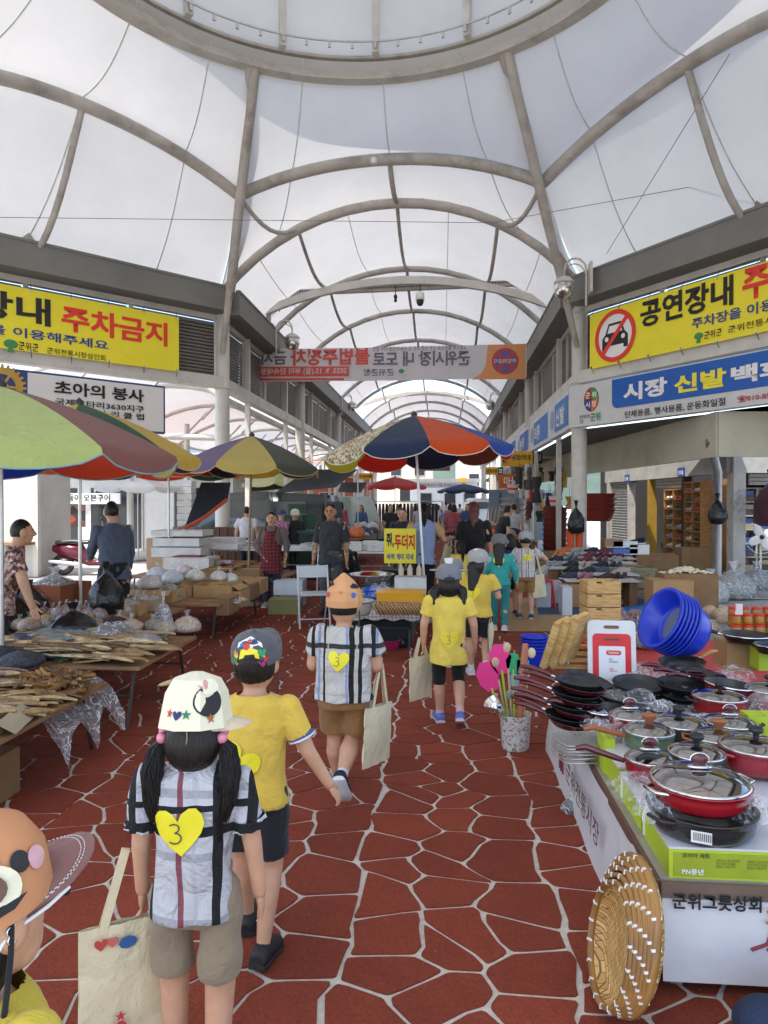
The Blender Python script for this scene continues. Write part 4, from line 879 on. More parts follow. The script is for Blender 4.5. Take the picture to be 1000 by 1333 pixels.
    bmesh.ops.delete(bm, geom=[fa for fa in bm.faces if fa.normal.z < -.8 and fa.calc_center_median().z < (z0+.012)*H], context='FACES')
    bm.to_mesh(me); bm.free(); out['shirt'] = link('shirt', setmat(me, top or cloth('plain_' + str(topcol), topcol)), P)
    # bottom: shorts / leggings / trousers
    bl = {'shorts': (.82, .060, 1.0), 'leggings': (1.12, .054, .85), 'trousers': (1.95, .058, .95), 'skirt': (0, 0, 0)}[bottom or 'trousers']; pr = []
    pr.append(('l', [superring(V(0, 0, z), rx*H+.004*H, ry*H+.004*H, 18, 2.3) for z, rx, ry in ((hip-.055, (.098 if K else .086)*f_, .068*f_), (hip-.02, (.100 if K else .088)*f_, .070*f_), (hip+.07, (.092 if K else .080)*f_, .062*f_))]))
    for k in 'LR':
        hp, knee, ank, tl_ = Lg[k]; u = bl[0]; r0 = bl[1]*H*min(f_, 1.06)
        if u <= 1.001: e_ = lerp(hp, knee, u); pr += [('c', hp, lerp(hp, e_, .5), r0, r0*.98), ('f', hp, e_, r0, r0*bl[2])]
        else:
            pr += [('c', hp, knee, r0, .042*H*f_)]; e_ = lerp(knee, ank, u-1); pr += [('f', knee, e_, .043*H*f_, (.043 if u < 1.5 else .036)*H*f_*(.93 if u < 1.5 else 1))]
    me = blob(pr, vox, 2, wrinkle=.004*H if (bottom != 'leggings') else .001*H, wscale=(8, 8, 9), seed=3+len(name_label))
    out['bottom'] = link('shorts' if bottom in ('shorts', 'leggings') else 'trousers', setmat(me, botcol if not isinstance(botcol, str) else cloth('plain_' + botcol, botcol)), P)
    # shoes and socks
    for s_, k in ((-1, 'L'), (1, 'R')):
        hp, knee, ank, tl_ = Lg[k]; T = Matrix.Translation(ank) @ Matrix.Rotation(-tl_, 4, 'X') @ Matrix.Rotation(s_*-.12, 4, 'Z')
        L = .155*H if K else .150*H; w_ = .030*H; up, so_ = (shoes or ('20242e', 'd8d8d6'))
        secs = ((-.28, .80, .06), (-.24, .92, .16), (-.05, .95, .22), (.15, .95, .17), (.38, 1.08, .10), (.58, 1.0, .07), (.70, .65, .04))
        for nm, c_, f0, f1, gg in (('shoe_sole', so_, 0, .0, 1.06), ('shoe_upper', up, 1, 1, 1)):
            rg = []
            for y, wf, hf in secs:
                hgt = .02*H if nm == 'shoe_sole' else hf*L*1.15 + .012*H; zb = -.047*H + (0 if nm == 'shoe_sole' else .014*H)
                rg.append([T @ Vector((x*w_*wf*gg, y*L*(gg if nm == 'shoe_sole' else 1), zb + z*hgt)) for x, z in ((-1, .0), (1, 0), (1.02, .4), (.75, .85), (.3, 1), (-.3, 1), (-.75, .85), (-1.02, .4))])
            MB().loft(rg).build(nm, plastic('sh_'+c_, c_, rough=.6), P)
        if sock: MB().tube([lerp(ank, knee, -.05), lerp(ank, knee, .18)], [.025*H, .026*H], 12).build('sock', cloth('sock_'+sock, sock), P)
    out.update(P=P, A=A, Lg=Lg, HM=HM, hr=Vector(hr)*H, H=H, V=V, hd=hd, tz=tz, nk=nk, sh=sh, hip=hip); return out
def surface_patch(o, polys, cx, cz, s, m, name, parent, off=.004, side_=-1, T=None, sub=True):
    """flat outline laid on the back (side_ -1: seen from -Y) of a garment"""
    me = o.data; bv = BVHTree.FromPolygons([v.co.copy() for v in me.vertices], [tuple(p.vertices) for p in me.polygons])
    mb = MB()
    def prj(x, z):
        h = bv.ray_cast(Vector((x, side_*1.0, z)), Vector((0, -side_, 0)))
        return (h[0] if h[0] is not None else Vector((x, 0, z))) + Vector((0, side_*off, 0))
    for poly in polys:
        n = len(poly); c = (sum(p[0] for p in poly)/n, sum(p[1] for p in poly)/n); rings = []
        for f in (1, .66, .33): rings.append([prj(cx + (c[0]+(x-c[0])*f)*s, cz + (c[1]+(y-c[1])*f)*s) for x, y in poly])
        vs = [p for r_ in rings for p in r_] + [prj(cx + c[0]*s, cz + c[1]*s)]; fs = []
        for r_ in range(2): fs += [(r_*n+i, r_*n+(i+1) % n, (r_+1)*n+(i+1) % n, (r_+1)*n+i) for i in range(n)]
        fs += [(2*n+i, 2*n+(i+1) % n, 3*n) for i in range(n)]; mb.add(vs, fs, True)
    return mb.build(name, m, parent)
HEARTM = mat('yellow_paper', 'e9dc2c', .55, var=.03, bump=.05, bscale=12, wrap=5); HPEN = ink('pen', (.04, .04, .05))
def heart(h, cx, cz, s, m=None, rot=0):
    c_, s_ = math.cos(rot), math.sin(rot); f = lambda P: [(x*c_-y*s_, x*s_+y*c_) for x, y in P]
    surface_patch(h['shirt'], [f(HEART)], cx, cz, s, m or HEARTM, 'paper_heart', h['P'], off=.006)
    # handwritten 3: two arcs as a thin ribbon
    pts = [(-.08 + .10*math.sin(a)+.0, .10 + .09*math.cos(a)) for a in (-.9 + 3.9*k/9 for k in range(10))] + [(-.09 + .13*math.sin(a), -.10 + .11*math.cos(a)) for a in (.1 + 4.0*k/10 for k in range(11))]
    qs = []
    for i in range(len(pts)-1):
        (x0, y0), (x1, y1) = pts[i], pts[i+1]; dx, dy = x1-x0, y1-y0; L = math.hypot(dx, dy)+1e-6; nx, ny = -dy/L*.013, dx/L*.013
        qs.append(f([(x0-nx, y0-ny), (x0+nx, y0+ny), (x1+nx, y1+ny), (x1-nx, y1-ny)]))
    surface_patch(h['shirt'], qs, cx, cz-.02*s, s, HPEN, 'handwritten_3', h['P'], off=.0085)
def cap_on(h, col, yaw=0, pitch=-.05, brim=None, k=1.1, m=None, up=.24, brimL=.9, brimtilt=-.15):
    """baseball cap: crown of six panels and a curved brim, pointing yaw (0 = forward)"""
    hr = h['hr']; T = h['HM'] @ Matrix.Rotation(yaw, 4, 'Z') @ Matrix.Translation((0, 0, hr.z*up)) @ Matrix.Rotation(pitch, 4, 'X'); m = m or cloth('cap_'+col, col)
    r_ = max(hr.x, hr.y)*k; ry = r_*1.02; hz = hr.z*.95
    crown = MB(); h['capobj'] = crown.lathe([(1*r_, -.06*hz), (1.0*r_, .25*hz), (.93*r_, .55*hz), (.74*r_, .80*hz), (.42*r_, .95*hz), (.001, 1.0*hz)], seg=28, T=T).build('cap_crown', m, h['P'])
    MB().ball((0, 0, 1.0*hz), .007*h['H']+.002, 8, 5, T=T).build('cap_button', m, h['P'])
    bm = MB(); top, bot = [], []
    for i in range(13):
        a = PI*(i/12); row = []; rowb = []
        for j in range(5):
            f = j/4; x = math.cos(a)*r_*(.99 - .02*f); y0 = math.sin(a)*r_; y = y0 + (math.sin(a)**.7)*r_*brimL*f; z = -.02*hz - f*math.sin(a)*r_*math.tan(-brimtilt)*-1*-1 - .22*hz*(math.cos(a)**2)*f
            row.append(T @ Vector((x, y, z))); rowb.append(T @ Vector((x, y, z-.005)))
        top.append(row); bot.append(rowb)
    bm.grid(top); bm.grid(bot); bm.add([top[i][4] for i in range(13)] + [bot[i][4] for i in range(13)], [(i, i+1, i+14, i+13) for i in range(12)])
    bm.build('cap_brim', cloth('cap_'+brim, brim) if brim else m, h['P']); h.pop('capbv', None); h['capT'] = T; h['capr'] = r_; h['caph'] = hz; return T
def on_cap(h, poly, az, el, s, m, name='sticker', off=1.03, rot=0, r_=None):
    """small shape laid on the crown; azimuth az from the back of the head (+ = towards screen left seen from behind), height el in radians"""
    o = h['capobj']
    if 'capbv' not in h: h['capbv'] = BVHTree.FromPolygons([v.co.copy() for v in o.data.vertices], [tuple(p.vertices) for p in o.data.polygons])
    c0 = h['HM'] @ Vector((0, 0, h['hr'].z*.3)); a = -PI/2 - az; d = h['HM'].to_3x3() @ Vector((math.cos(a)*math.cos(el), math.sin(a)*math.cos(el), math.sin(el)))
    hit = h['capbv'].ray_cast(c0 + d, -d); 
    if hit[0] is None: return
    c, n = hit[0], d; u = Vector((0, 0, 1)).cross(n).normalized(); v = n.cross(u); o_ = .002 + (off-1.0)*.06; vs = []
    q = [(x*math.cos(rot)-y*math.sin(rot), x*math.sin(rot)+y*math.cos(rot)) for x, y in poly] + [(0, 0)]
    for x, y in q:
        p = c + u*x*s + v*y*s; hh = h['capbv'].ray_cast(p + n*.2, -n); vs.append((hh[0] if hh[0] is not None else p) + n*o_)
    k = len(poly); MB().add(vs, [(i, (i+1) % k, k) for i in range(k)], False).build(name, m, h['P'])
def tote(label, top, w_, hgt, strap, rz, th=.03, prints=(), tilt=0, group=None, m=None, swing=0):
    """canvas bag hanging from the point top; strap = strap length"""
    m = m or mat('canvas', 'd8cba8', .9, var=.06, bump=.2, bscale=160, wrap=5, scale=8)
    t = thing('tote_bag', label, 'bag', top, rz, group); t.rotation_euler = (swing, tilt, rz)
    P = []; n = 10; front, back = [], []
    for i in range(n+1):
        x = -w_/2 + w_*i/n; fr, bk = [], []
        for j in range(9):
            z = -strap - hgt*j/8; b_ = th*(.25 + .75*math.sin(PI*min(1, j/8+.15)))*math.sin(PI*i/n)*.5 + .004*math.sin(i*2.1+j*1.3)
            fr.append((x*(1+.02*j/8), -b_-.002, z)); bk.append((x*(1+.02*j/8), b_+.002, z))
        front.append(fr); back.append(bk)
    mb = MB().grid(front).grid(back)
    mb.add([front[0][j] for j in range(9)] + [back[0][j] for j in range(9)], [(j, j+1, j+10, j+9) for j in range(8)], True); mb.add([front[n][j] for j in range(9)] + [back[n][j] for j in range(9)], [(j, j+1, j+10, j+9) for j in range(8)], True)
    mb.add([front[i][8] for i in range(n+1)] + [back[i][8] for i in range(n+1)], [(i, i+1, i+n+2, i+n+1) for i in range(n)])
    mb.build('bag_body', m, t)
    for y in (-.01, .01):
        for s_ in (-1, 1): MB().beam((s_*w_*.28, y, -strap-.02), (s_*.012, y*.4, 0), .022, .003, up=(0, 1, 0)).build('strap', m, t)
    for poly, cx, cz, s, c_ in prints: flat([(x*s+cx, y*s-strap-cz) for x, y in poly], (0, -th*.5-.006, 0), (1, 0, 0), (0, 0, 1), .002, ink('print'+c_, c_), 'printed_motif', t)
    return t
MW = lambda h: Matrix.Translation(h['P'].location) @ h['P'].rotation_euler.to_matrix().to_4x4()
def face(px_from, yaw=0): return yaw
def at(px, py, z=0): return G(px, py, z)
CH = 'nursery children walking in line through the market'
PLAID1 = m_bands('plaid_grey', (.50, .50, .52), [('Z', (0.03, .17), .011, '8f8f98', .7), ('X', (.02, .16), .006, 'a9a9b4', .6), ('Z', .775, .013, '16171a', 1), ('X', .075, .011, '16171a', 1), ('X', -.108, .007, '16171a', 1), ('X', -.02, .008, '7a2436', .9), ('Z', .50, .006, 'b88a8a', .6), ('Z', .84, .009, '16171a', 1), ('X', .16, .014, '16171a', 1), ('X', -.16, .012, '16171a', 1)])
YTEE = cloth('yellow_tee', 'd6b548'); YTEE2 = cloth('yellow_tee_light', 'e0c452')
NAVY = cloth('navy_shorts', '15161e')
# --- girl in front (pigtails, cream paper cap)
h = human('girl with long black pigtails, cream paper cap and plaid shirt walking away in front', G(256, 1430), .08, 1.15, vox=.0065, top=PLAID1, bottom='shorts', botcol=cloth('khaki_shorts', '8c7c66'), hair='plain', shoes=('3a3f4a', 'd8d8d6'),
          arms={'L': ((-.12, -.02, -1), (-.06, .25, -1)), 'R': ((.16, .0, -1), (.10, .15, -1))}, feet={'L': ((-.055, .03, 0), 0), 'R': ((.06, -.05, 0), 0)}, group=CH, head_yaw=.0, head_pitch=-.12, shirtlen=.02, fat=.86)
GIRL = h
heart(h, -.02, .785, .135, rot=.08)
# paper crown: a faceted shell round the head
def paper_shell(h, col, rings, seg=7, yaw=0, name='paper_cap', tilt=0, ph=.2, back=.12, smooth=False):
    hr = h['hr']; T = h['HM'] @ Matrix.Translation((0, -hr.y*back, 0)) @ Matrix.Rotation(yaw, 4, 'Z') @ Matrix.Rotation(tilt, 4, 'X'); r_ = hr.y
    o = MB().lathe([(a*r_, b*hr.z) for a, b in rings], seg=seg, T=T @ Matrix.Rotation(ph, 4, 'Z'), smooth=smooth).build(name, col if not isinstance(col, str) else mat('paper_'+col, col, .75, var=.03, bump=.05), h['P'])
    h['shell'] = o; return T
CREAMP = mat('cream_paper', 'e8e2c6', .8, var=.02, bump=.04)
paper_shell(h, CREAMP, [(1.18, .0), (1.16, .12), (1.00, .88), (.76, 1.22), (.22, 1.38), (.01, 1.40)], 9)
cap_on(h, 'cdb9a0', yaw=-1.25, brim='d8c4a8', k=1.02, brimL=.75)
h['capobj'] = h['shell']; h.pop('capbv', None)
for poly, az, el, s, c_ in ((STAR, .52, .12, .026, 'c83a2a'), (HEART, .26, .08, .026, '2c2a6a'), (STAR, .02, .10, .028, '2e7a4a'), (STAR, -.62, -.02, .028, 'a8642a'), (circ(0, 0, .5, 14), -.45, .82, .03, 'd79a9a')): on_cap(h, poly, az, el, s, ink('s'+c_, c_), off=1.0)
on_cap(h, circ(0, 0, .5, 22), -.55, .42, .078, IK, 'felt_patch', off=1.0)
on_cap(h, circ(.06, .3, .38, 18, .27), -.52, .55, .085, CREAMP, 'paper_ear', off=1.03)
MB().ball((0, 0, 0), (.055, .03, .008), 12, 6, T=h['HM'] @ Matrix.Translation((-h['hr'].x*.9, h['hr'].y*.3, h['hr'].z*1.1)) @ Matrix.Rotation(-.25, 4, 'Y')).build('paper_ear', mat('tan_paper', 'a8926a', .8), h['P'])
for s_ in (-1, 1):      # gathered cuffs
    S, e, w_ = h['A']['L' if s_ < 0 else 'R']; d_ = (e-S).normalized(); u_ = d_.orthogonal().normalized(); q_ = d_.cross(u_); c0 = lerp(S, e, .60)
    MB().loft([[c0 + d_*dd*.012 + (u_*math.cos(2*PI*k/40) + q_*math.sin(2*PI*k/40))*(r_ + .0022*math.sin(k*PI/2)*amp) for k in range(40)] for dd, r_, amp in ((0, .046, .3), (.8, .049, 1.2), (1.5, .045, 1), (2.3, .049, 1.8))], cap=False).build('cuff_frill', PLAID1, h['P'])
MB().loft([superring(h['V'](0, -.002, z), rx*1.15, ry*1.15, 20, 2) for z, rx, ry in ((.80, .056, .052), (.822, .046, .044), (.838, .044, .043), (.826, .053, .051), (.81, .060, .057))], cap=False).build('collar', PLAID1, h['P'])
# pigtails with bobbles, many strands each
PINK = plastic('pink_bobble', 'e08a9e', rough=.3); strands = MB(); rs = random.Random(5)
hr = h['hr']
for s_ in (-1, 1):
    b = h['hd'](s_*1.02, -.35, -.30)
    for q in range(2): MB().ball(b + Vector((s_*.006, -.014+.02*q, .004+.012*q)), .015, 12, 8).build('hair_bobble', PINK, h['P'])
    path = [b, b + Vector((s_*.022, -.012, -.03)), b + Vector((s_*.030, -.025, -.09)), b + Vector((s_*.024, -.035, -.15)), b + Vector((s_*.010, -.035, -.20)), b + Vector((s_*-.002, -.03, -.235))]
    rad = [.010, .022, .028, .026, .017, .003]
    MB().tube(path, [r_*.93 for r_ in rad], 14).build('pigtail', HAIRK, h['P'])
    for k in range(130):
        a = rs.uniform(0, 2*PI); pts = []; end = rs.uniform(.8, 1.12); w_ = rs.uniform(.9, 1.08)
        for i, p in enumerate(path):
            wob = a + .5*math.sin(i*.9+k); pts.append(p + Vector((math.cos(wob)*rad[i]*w_, math.sin(wob)*rad[i]*w_, -.012*(end-1)*i*4)) + Vector((0, 0, -rs.uniform(0, .02) if i == 5 else 0)))
        strands.tube(pts, [.0012]*5 + [.0004], 4, cap=False)
strands.build('hair_strands', HAIRK, h['P'], kind='stuff')
MB().tube([h['HM'] @ Vector((.002*math.sin(k), -hr.y*(1.165 - .02*k*k*.12), hr.z*(.0-.10*k))) for k in range(6)], .0016, 5).build('hair_parting', mat('scalp', 'a08878', .7), h['P'])
tote('cream canvas tote with small drawings beside the pigtailed girl', MW(GIRL) @ (GIRL['A']['L'][2] + Vector((-.03, -.01, .12))), .27, .34, .20, .55, prints=((HEART, -.08, .04, .035, 'b8453c'), (HEART, -.05, .04, .03, 'c8645c'), (circ(0, 0, .5, 8, .35), -.01, .05, .05, '2f5a94'), (circ(0, 0, .5, 10, .8), -.03, .29, .035, 'c03a4a'), (STAR, -.03, .25, .03, 'c03a4a')), tilt=-.0)
# --- boy with grey cap covered in stickers
h = human('boy in grey cap covered in stickers and mustard tee with navy shorts', G(330, 1238), -.05, 1.17, vox=.0065, top=YTEE, bottom='shorts', botcol=NAVY, hair='short', shoes=('1a1a1e', '202024'),
          arms={'L': ((-.2, .1, -1), (0, .5, -1)), 'R': ((.42, .05, -1), (.55, .25, -1))}, feet={'L': ((-.05, .1, 0), 0), 'R': ((.05, -.06, 0), .1)}, group=CH, fat=.92, head_yaw=.05, head_pitch=.22, lean=.05)
cap_on(h, '55575c', yaw=0, pitch=0, brimL=1.3, brimtilt=.35, k=1.02)
on_cap(h, [(-.6, -.3), (-.5, .2), (0, .5), (.5, .2), (.65, -.35), (0, -.1)], 0, .72, .085, IW, 'white_paper_patch', off=1.03)
for k, (poly, az, el, s, c_) in enumerate(((STAR, .38, .75, .024, '2a6fb8'), (STAR, 0.0, .95, .024, 'd8432e'), (circ(0, 0, .5, 12), .12, .72, .026, 'd43c30'), (circ(0, 0, .5, 12, .3), -.3, .95, .022, '3a4a9a'), (STAR, .62, .42, .03, 'd98a2a'), (HEART, .62, .12, .026, '2e8a5a'), (HEART, .42, -.04, .030, 'd8702e'), (HEART, -.55, .45, .032, '2f9a5a'), (STAR, -.68, .2, .028, 'd23a2e'), (HEART, -.48, .0, .032, 'a8327a'), (STAR, 0, -.06, .034, 'c8782a'), (STAR, -.12, -.34, .030, 'c89a2a'), (STAR, -.40, -.33, .03, 'a8742a'), (HEART, .55, .30, .02, 'd8c83a'))): on_cap(h, poly, az, el, s, ink('s'+c_, c_), off=1.04 + .003*(k % 3))
on_cap(h, [(-.5, -.15), (-.4, .3), (0, .45), (.45, .3), (.5, -.1), (.3, .1), (.1, -.3), (-.1, .1)], 0, .36, .075, IY, 'yellow_sticker', off=1.03); on_cap(h, [(-.4, -.2), (-.2, .2), (.3, .25), (.45, -.2), (.1, .05), (-.1, -.25)], 0, .28, .065, IK, 'black_sticker', off=1.045)
heart(h, -.03, .72, .15, rot=-.5)
mb = MB(); S, e, w_ = h['A']['R']; d_ = (e-S).normalized(); c0 = lerp(S, e, .61); mb.tube([c0, c0 + d_*.010], [.051, .051], 20, cap=False); mb.build('sleeve_trim', cloth('trim_blue', '3d4f9a'), h['P'])
mb = MB(); mb.tube([c0 + d_*.010, c0 + d_*.017], [.052, .052], 20, cap=False); mb.build('sleeve_trim', cloth('trim_white', 'd8d8d8'), h['P'])
tag(h['P'], None)
MB().tube([h['hd'](1.02, .2, -.1), h['hd'](1.1, .0, -.6), h['hd'](1.05, -.2, -1.1), h['hd'](1.0, -.35, -1.5)], .004, 6).build('cap_strap', BLACK, h['P'])
# --- boy in plaid with orange chick paper cap
PLAID2 = m_bands('plaid_blue', (.52, .50, .47), [('X', (.03, .155), .007, '6d86b8', .75), ('Z', (.02, .12), .006, 'a89f8e', .6), ('X', .055, .014, '17181c', 1), ('X', .10, .010, '17181c', 1), ('X', -.095, .006, '17181c', 1), ('Z', .875, .013, '17181c', .95), ('X', .165, .012, '17181c', 1), ('X', -.16, .010, '17181c', 1), ('X', (.08, .155), .004, 'c9b08a', .6)])
h = human('boy in plaid shirt and brown shorts with an orange paper chick cap', G(448, 1043), .0, 1.20, vox=.0075, top=PLAID2, bottom='shorts', botcol=cloth('brown_shorts', '8a6238'), hair='short', shoes=('161a2a', 'cfcfd2'), sock='c8c8c8',
          arms={'L': ((-.22, .1, -1), (-.05, .9, -.35)), 'R': ((.25, .1, -1), (.05, .9, -.45))}, feet={'L': ((-.045, .12, 0), 0), 'R': ((.01, -.15, 0.03), .95)}, group=CH, fat=1.22, head_yaw=-.1)
BOY = h
heart(h, -.015, .80, .115, rot=-.1)
paper_shell(h, 'd39a6a', [(1.10, -.02), (1.16, .30), (1.06, .80), (.62, 1.30), (.10, 1.66), (.01, 1.68)], 9)
h['capobj'] = h['shell']
for az, c_ in ((.75, 'b8402e'), (-.75, '3b64b0')): on_cap(h, circ(0, 0, .5, 14), az, .32, .030, ink('s'+c_, c_), 'paper_cheek', off=1.03)
for az in (1.0, -1.0): on_cap(h, [(-.5, 0), (-.2, .3), (.3, .35), (.6, .1), (.2, -.1), (-.2, -.15)], az, .72, .07, IK, 'black_felt_wing', off=1.05, rot=.4 if az > 0 else -.1)
on_cap(h, [(-.5, 0), (0, .4), (.5, 0), (0, -.35)], -.05, .45, .026, ink('beak', 'd87a2a'), 'paper_beak', off=1.04)
MB().tube([h['hd'](1.02, .2, -.0), h['hd'](1.12, .0, -.5), h['hd'](1.1, -.2, -1.0), h['hd'](1.15, -.25, -1.45)], .0045, 6).build('cap_strap', BLACK, h['P'])
tote('cream canvas tote hanging from the right arm of the boy with brown shorts', MW(h) @ (h['A']['R'][1] + Vector((.02, .05, -.01))), .30, .32, .22, 1.15, th=.05, tilt=.1)
# --- yellow girl with two low pigtails and grey cap
h = human('girl in long yellow tee and black leggings with a grey cap and purple star', G(584, 944), .06, 1.19, vox=.008, top=YTEE2, bottom='leggings', botcol=cloth('black_leggings', '0c0c0f'), hair='pigtails', shoes=('5a6cae', 'c9b8c0'), sock='d0a8b4',
          arms={'L': ((-.28, .02, -1), (-.02, .3, -1)), 'R': ((.30, .02, -1), (.1, .35, -1))}, feet={'L': ((-.05, .07, 0), 0), 'R': ((.065, -.08, .01), .35)}, group=CH, shirtlen=.09)
heart(h, .0, .655, .14, mat('pale_yellow_paper', 'ead43a', .6)); T = cap_on(h, '77797e', pitch=.05)
on_cap(h, STAR, 0, .1, .03, ink('sviolet', '5a4a9c'), off=1.03)
MB().lathe([(.028, 0), (.034, .035)], seg=10, T=T @ Matrix.Translation((0, 0, h['caph']))).build('paper_crown', IW, h['P'])
for s_ in (-1, 1): MB().ball((0, 0, 0), (.045, .02, .008), 10, 6, T=T @ Matrix.Translation((s_*h['capr'], 0, h['caph']*.5))).build('paper_ear', cloth('cap_9a9ca0', '9a9ca0'), h['P'])
MB().tube([h['hd'](1.05, .2, -.1), h['hd'](1.15, 0, -.9), h['hd'](1.0, -.3, -1.5)], .004, 6).build('cap_strap', BLACK, h['P'])
tote('flat beige canvas tote held by the girl in the long yellow tee', MW(h) @ (h['A']['L'][2] + Vector((-.02, -.01, .05))), .25, .32, .14, .9)
# --- second yellow girl (ponytail, white-grey cap)
h = human('girl in yellow tee and dark shorts with pale grey cap and white bow', G(622, 880), .0, 1.20, vox=.009, top=YTEE, bottom='shorts', botcol=NAVY, hair='long', shoes=('c9cbd0', 'e0e0e0'), sock='d8d8d8',
          arms={'L': ((-.2, .1, -1), (0, .5, -1)), 'R': ((.35, .1, -1), (-.15, .7, .8))}, feet={'L': ((-.05, .05, 0), 0), 'R': ((.06, -.06, .01), .3)}, group=CH, head_yaw=-.5)
heart(h, -.05, .80, .13); T = cap_on(h, 'a3a39e', yaw=0, pitch=.2, k=1.14); 
for k in range(4): on_cap(h, [(-.1, -.5), (.12, -.45), (.2, .5), (-.15, .45)], 0, 1.1, .05, IW, 'paper_bow', off=1.05+.01*k, rot=k*.8)
S, e, w_ = h['A']['R']; d_ = (e-S).normalized(); MB().tube([lerp(S, e, .6), lerp(S, e, .6)+d_*.012], .053, 18, cap=False).build('sleeve_trim', _m['trim_blue'], h['P'])
tote('white canvas tote at the right hip of the girl with the white bow cap', MW(h) @ Vector((.12, -.03, .60)), .10, .28, .08, 1.3, th=.05)
# child half hidden between the two yellow girls
h = human('child in yellow tee half hidden behind the two yellow-shirted girls', G(592, 868), .2, 1.08, vox=.011, top=YTEE2, bottom='shorts', botcol=NAVY, hair='short', shoes=('1c1c22', 'c0c0c0'), group=CH, detail=1)
cap_on(h, '8a8c90')
# --- teal girl
TEAL = cloth('teal_cotton', '2f9a94'); TEALP = m_print('teal_dots', ['2b8f8a', '2b8f8a', '2b8f8a', 'cfe4e0'], 55)
h = human('girl in teal sweatshirt and trousers with patterned sleeves and a grey cap', G(650, 822), -.05, 1.24, vox=.010, top=TEAL, bottom='trousers', botcol=cloth('teal_trousers', '2a7d7c'), hair='long', sleeves='long', shoes=('d8c8c4', 'e4e0dc'), arms={'R': ((.3, .05, -1), (.2, .3, -1))}, feet={'L': ((-.05, .07, 0), 0), 'R': ((.05, -.07, 0), .2)}, group=CH, head_yaw=-.1)
heart(h, -.01, .90, .14); cap_on(h, '6d6e70', yaw=-.3, pitch=.25, k=1.12)
S, e, w_ = h['A']['R']; MB().tube([lerp(S, e, .25), e, lerp(e, w_, .9)], [.048, .044, .034], 16, cap=False).build('patterned_sleeve', TEALP, h['P'])
# --- navy vest child, dark hair
h = human('child with dark bobbed hair and navy top, ahead of the teal girl', G(664, 800), .05, 1.20, vox=.012, top=cloth('navy_blue', '26365c'), bottom='shorts', botcol=NAVY, hair='bob', shoes=('1c1c22', 'c0c0c0'), group=CH, detail=1)
# --- plaid boy with tote and brown shorts far right
h = human('boy in white plaid shirt and tan shorts with a grey cap, right arm raised', G(684, 806), .0, 1.24, vox=.010, top=m_bands('plaid_white', (.58, .56, .55), [('X', (.03, .09), .005, '3a3a40', .9), ('Z', (.02, .11), .006, 'b8a8a0', .7), ('X', .0, .004, '9a4a4a', .8)]), bottom='shorts', botcol=cloth('tan_shorts', '96703f'), hair='short', shoes=('3c4048', 'b8b8b8'), sock='b0b0b0', arms={'R': ((.75, .1, -.55), (-.55, .5, .65)), 'L': ((-.3, .1, -1), (0, .4, -1))}, feet={'L': ((-.06, .06, 0), 0), 'R': ((.06, -.05, 0), .1)}, group=CH)
heart(h, .02, .88, .12); cap_on(h, 'a0a2a4', pitch=.1)
tote('cream canvas tote slung on the shoulder of the boy raising his arm', MW(h) @ Vector((.13, -.03, .93)), .20, .32, .30, .3, th=.04, tilt=-.12)
# --- small child with ponytail beside the teacher
h = human('small child in yellow with a dark ponytail just left of the auburn-haired woman', G(600, 803), .3, 1.12, vox=.012, top=YTEE2, bottom='trousers', botcol=NAVY, hair='pony', shoes=('1c1c22', 'c0c0c0'), group=CH, detail=1)
# --- adults
h = human('woman with auburn hair tied up, in a black top, walking among the children', G(617, 800), .0, 1.66, False, .012, top=cloth('black_top', '0f0f12'), bottom='trousers', botcol=cloth('grey_trousers', '34363c'), hair='long', haircol=HAIRR, sleeves='elbow', shoes=('202024', 'c8c8c8'), fat=1.12, detail=1)
h = human('woman with a long black ponytail in a pale blue vest over an apricot tee', G(552, 800), .05, 1.64, False, .012, top=cloth('vest_blue', '8b9cc0'), bottom='trousers', botcol=cloth('black_trousers', '111116'), hair='pony', sleeves='none', shoes=('c8c8c8', 'e0e0e0'), arms={'R': ((.45, .3, -.8), (.5, .9, .1)), 'L': ((-.3, .1, -1), (0, .3, -1))}, detail=1)
for k in 'LR':
    S, e, w_ = h['A'][k]; MB().tube([lerp(S, e, -.05), lerp(S, e, .6)], [.062, .066], 16).build('sleeve', cloth('apricot', 'c9a06a'), h['P'])
tote('white canvas tote held out by the woman in the pale blue vest', MW(h) @ (h['A']['R'][2] + Vector((.0, -.02, .02))), .22, .38, .16, 1.0, tilt=.45)
# man standing behind the middle stall
M1 = m_print('tattoo_sleeve', ['a8866a', '8a6d58', 'c9a88a', '6a5a50'], 60)
h = human('man in charcoal tee and grey trousers standing behind the folding chair', G(431, 800), PI-.08, 1.63, False, .009, top=cloth('charcoal_tee', '2e3034'), bottom='trousers', botcol=cloth('grey_slacks', '4a4a4a'), hair='short', sleeves='elbow', shoes=('202024', '303030'), fat=1.12, skin=SKIN2, arms={'R': ((.22, .05, -1), (.06, .15, -1)), 'L': ((-.22, .05, -1), (-.06, .15, -1))})
for k in 'LR': S, e, w_ = h['A'][k]; MB().tube([lerp(S, e, .85), lerp(e, w_, .75)], [.047, .036], 14, cap=False).build('printed_arm_sleeve', M1, h['P'])
for s_ in (-1, 1): mb = MB(); c = h['hd'](s_*.42, 1.0, .02); mb.tube([c + Vector((.018*math.cos(2*PI*q/16), 0, .014*math.sin(2*PI*q/16))) for q in range(16)], .0016, 5, close=True); mb.build('glasses_rim', BLACK, h['P'])
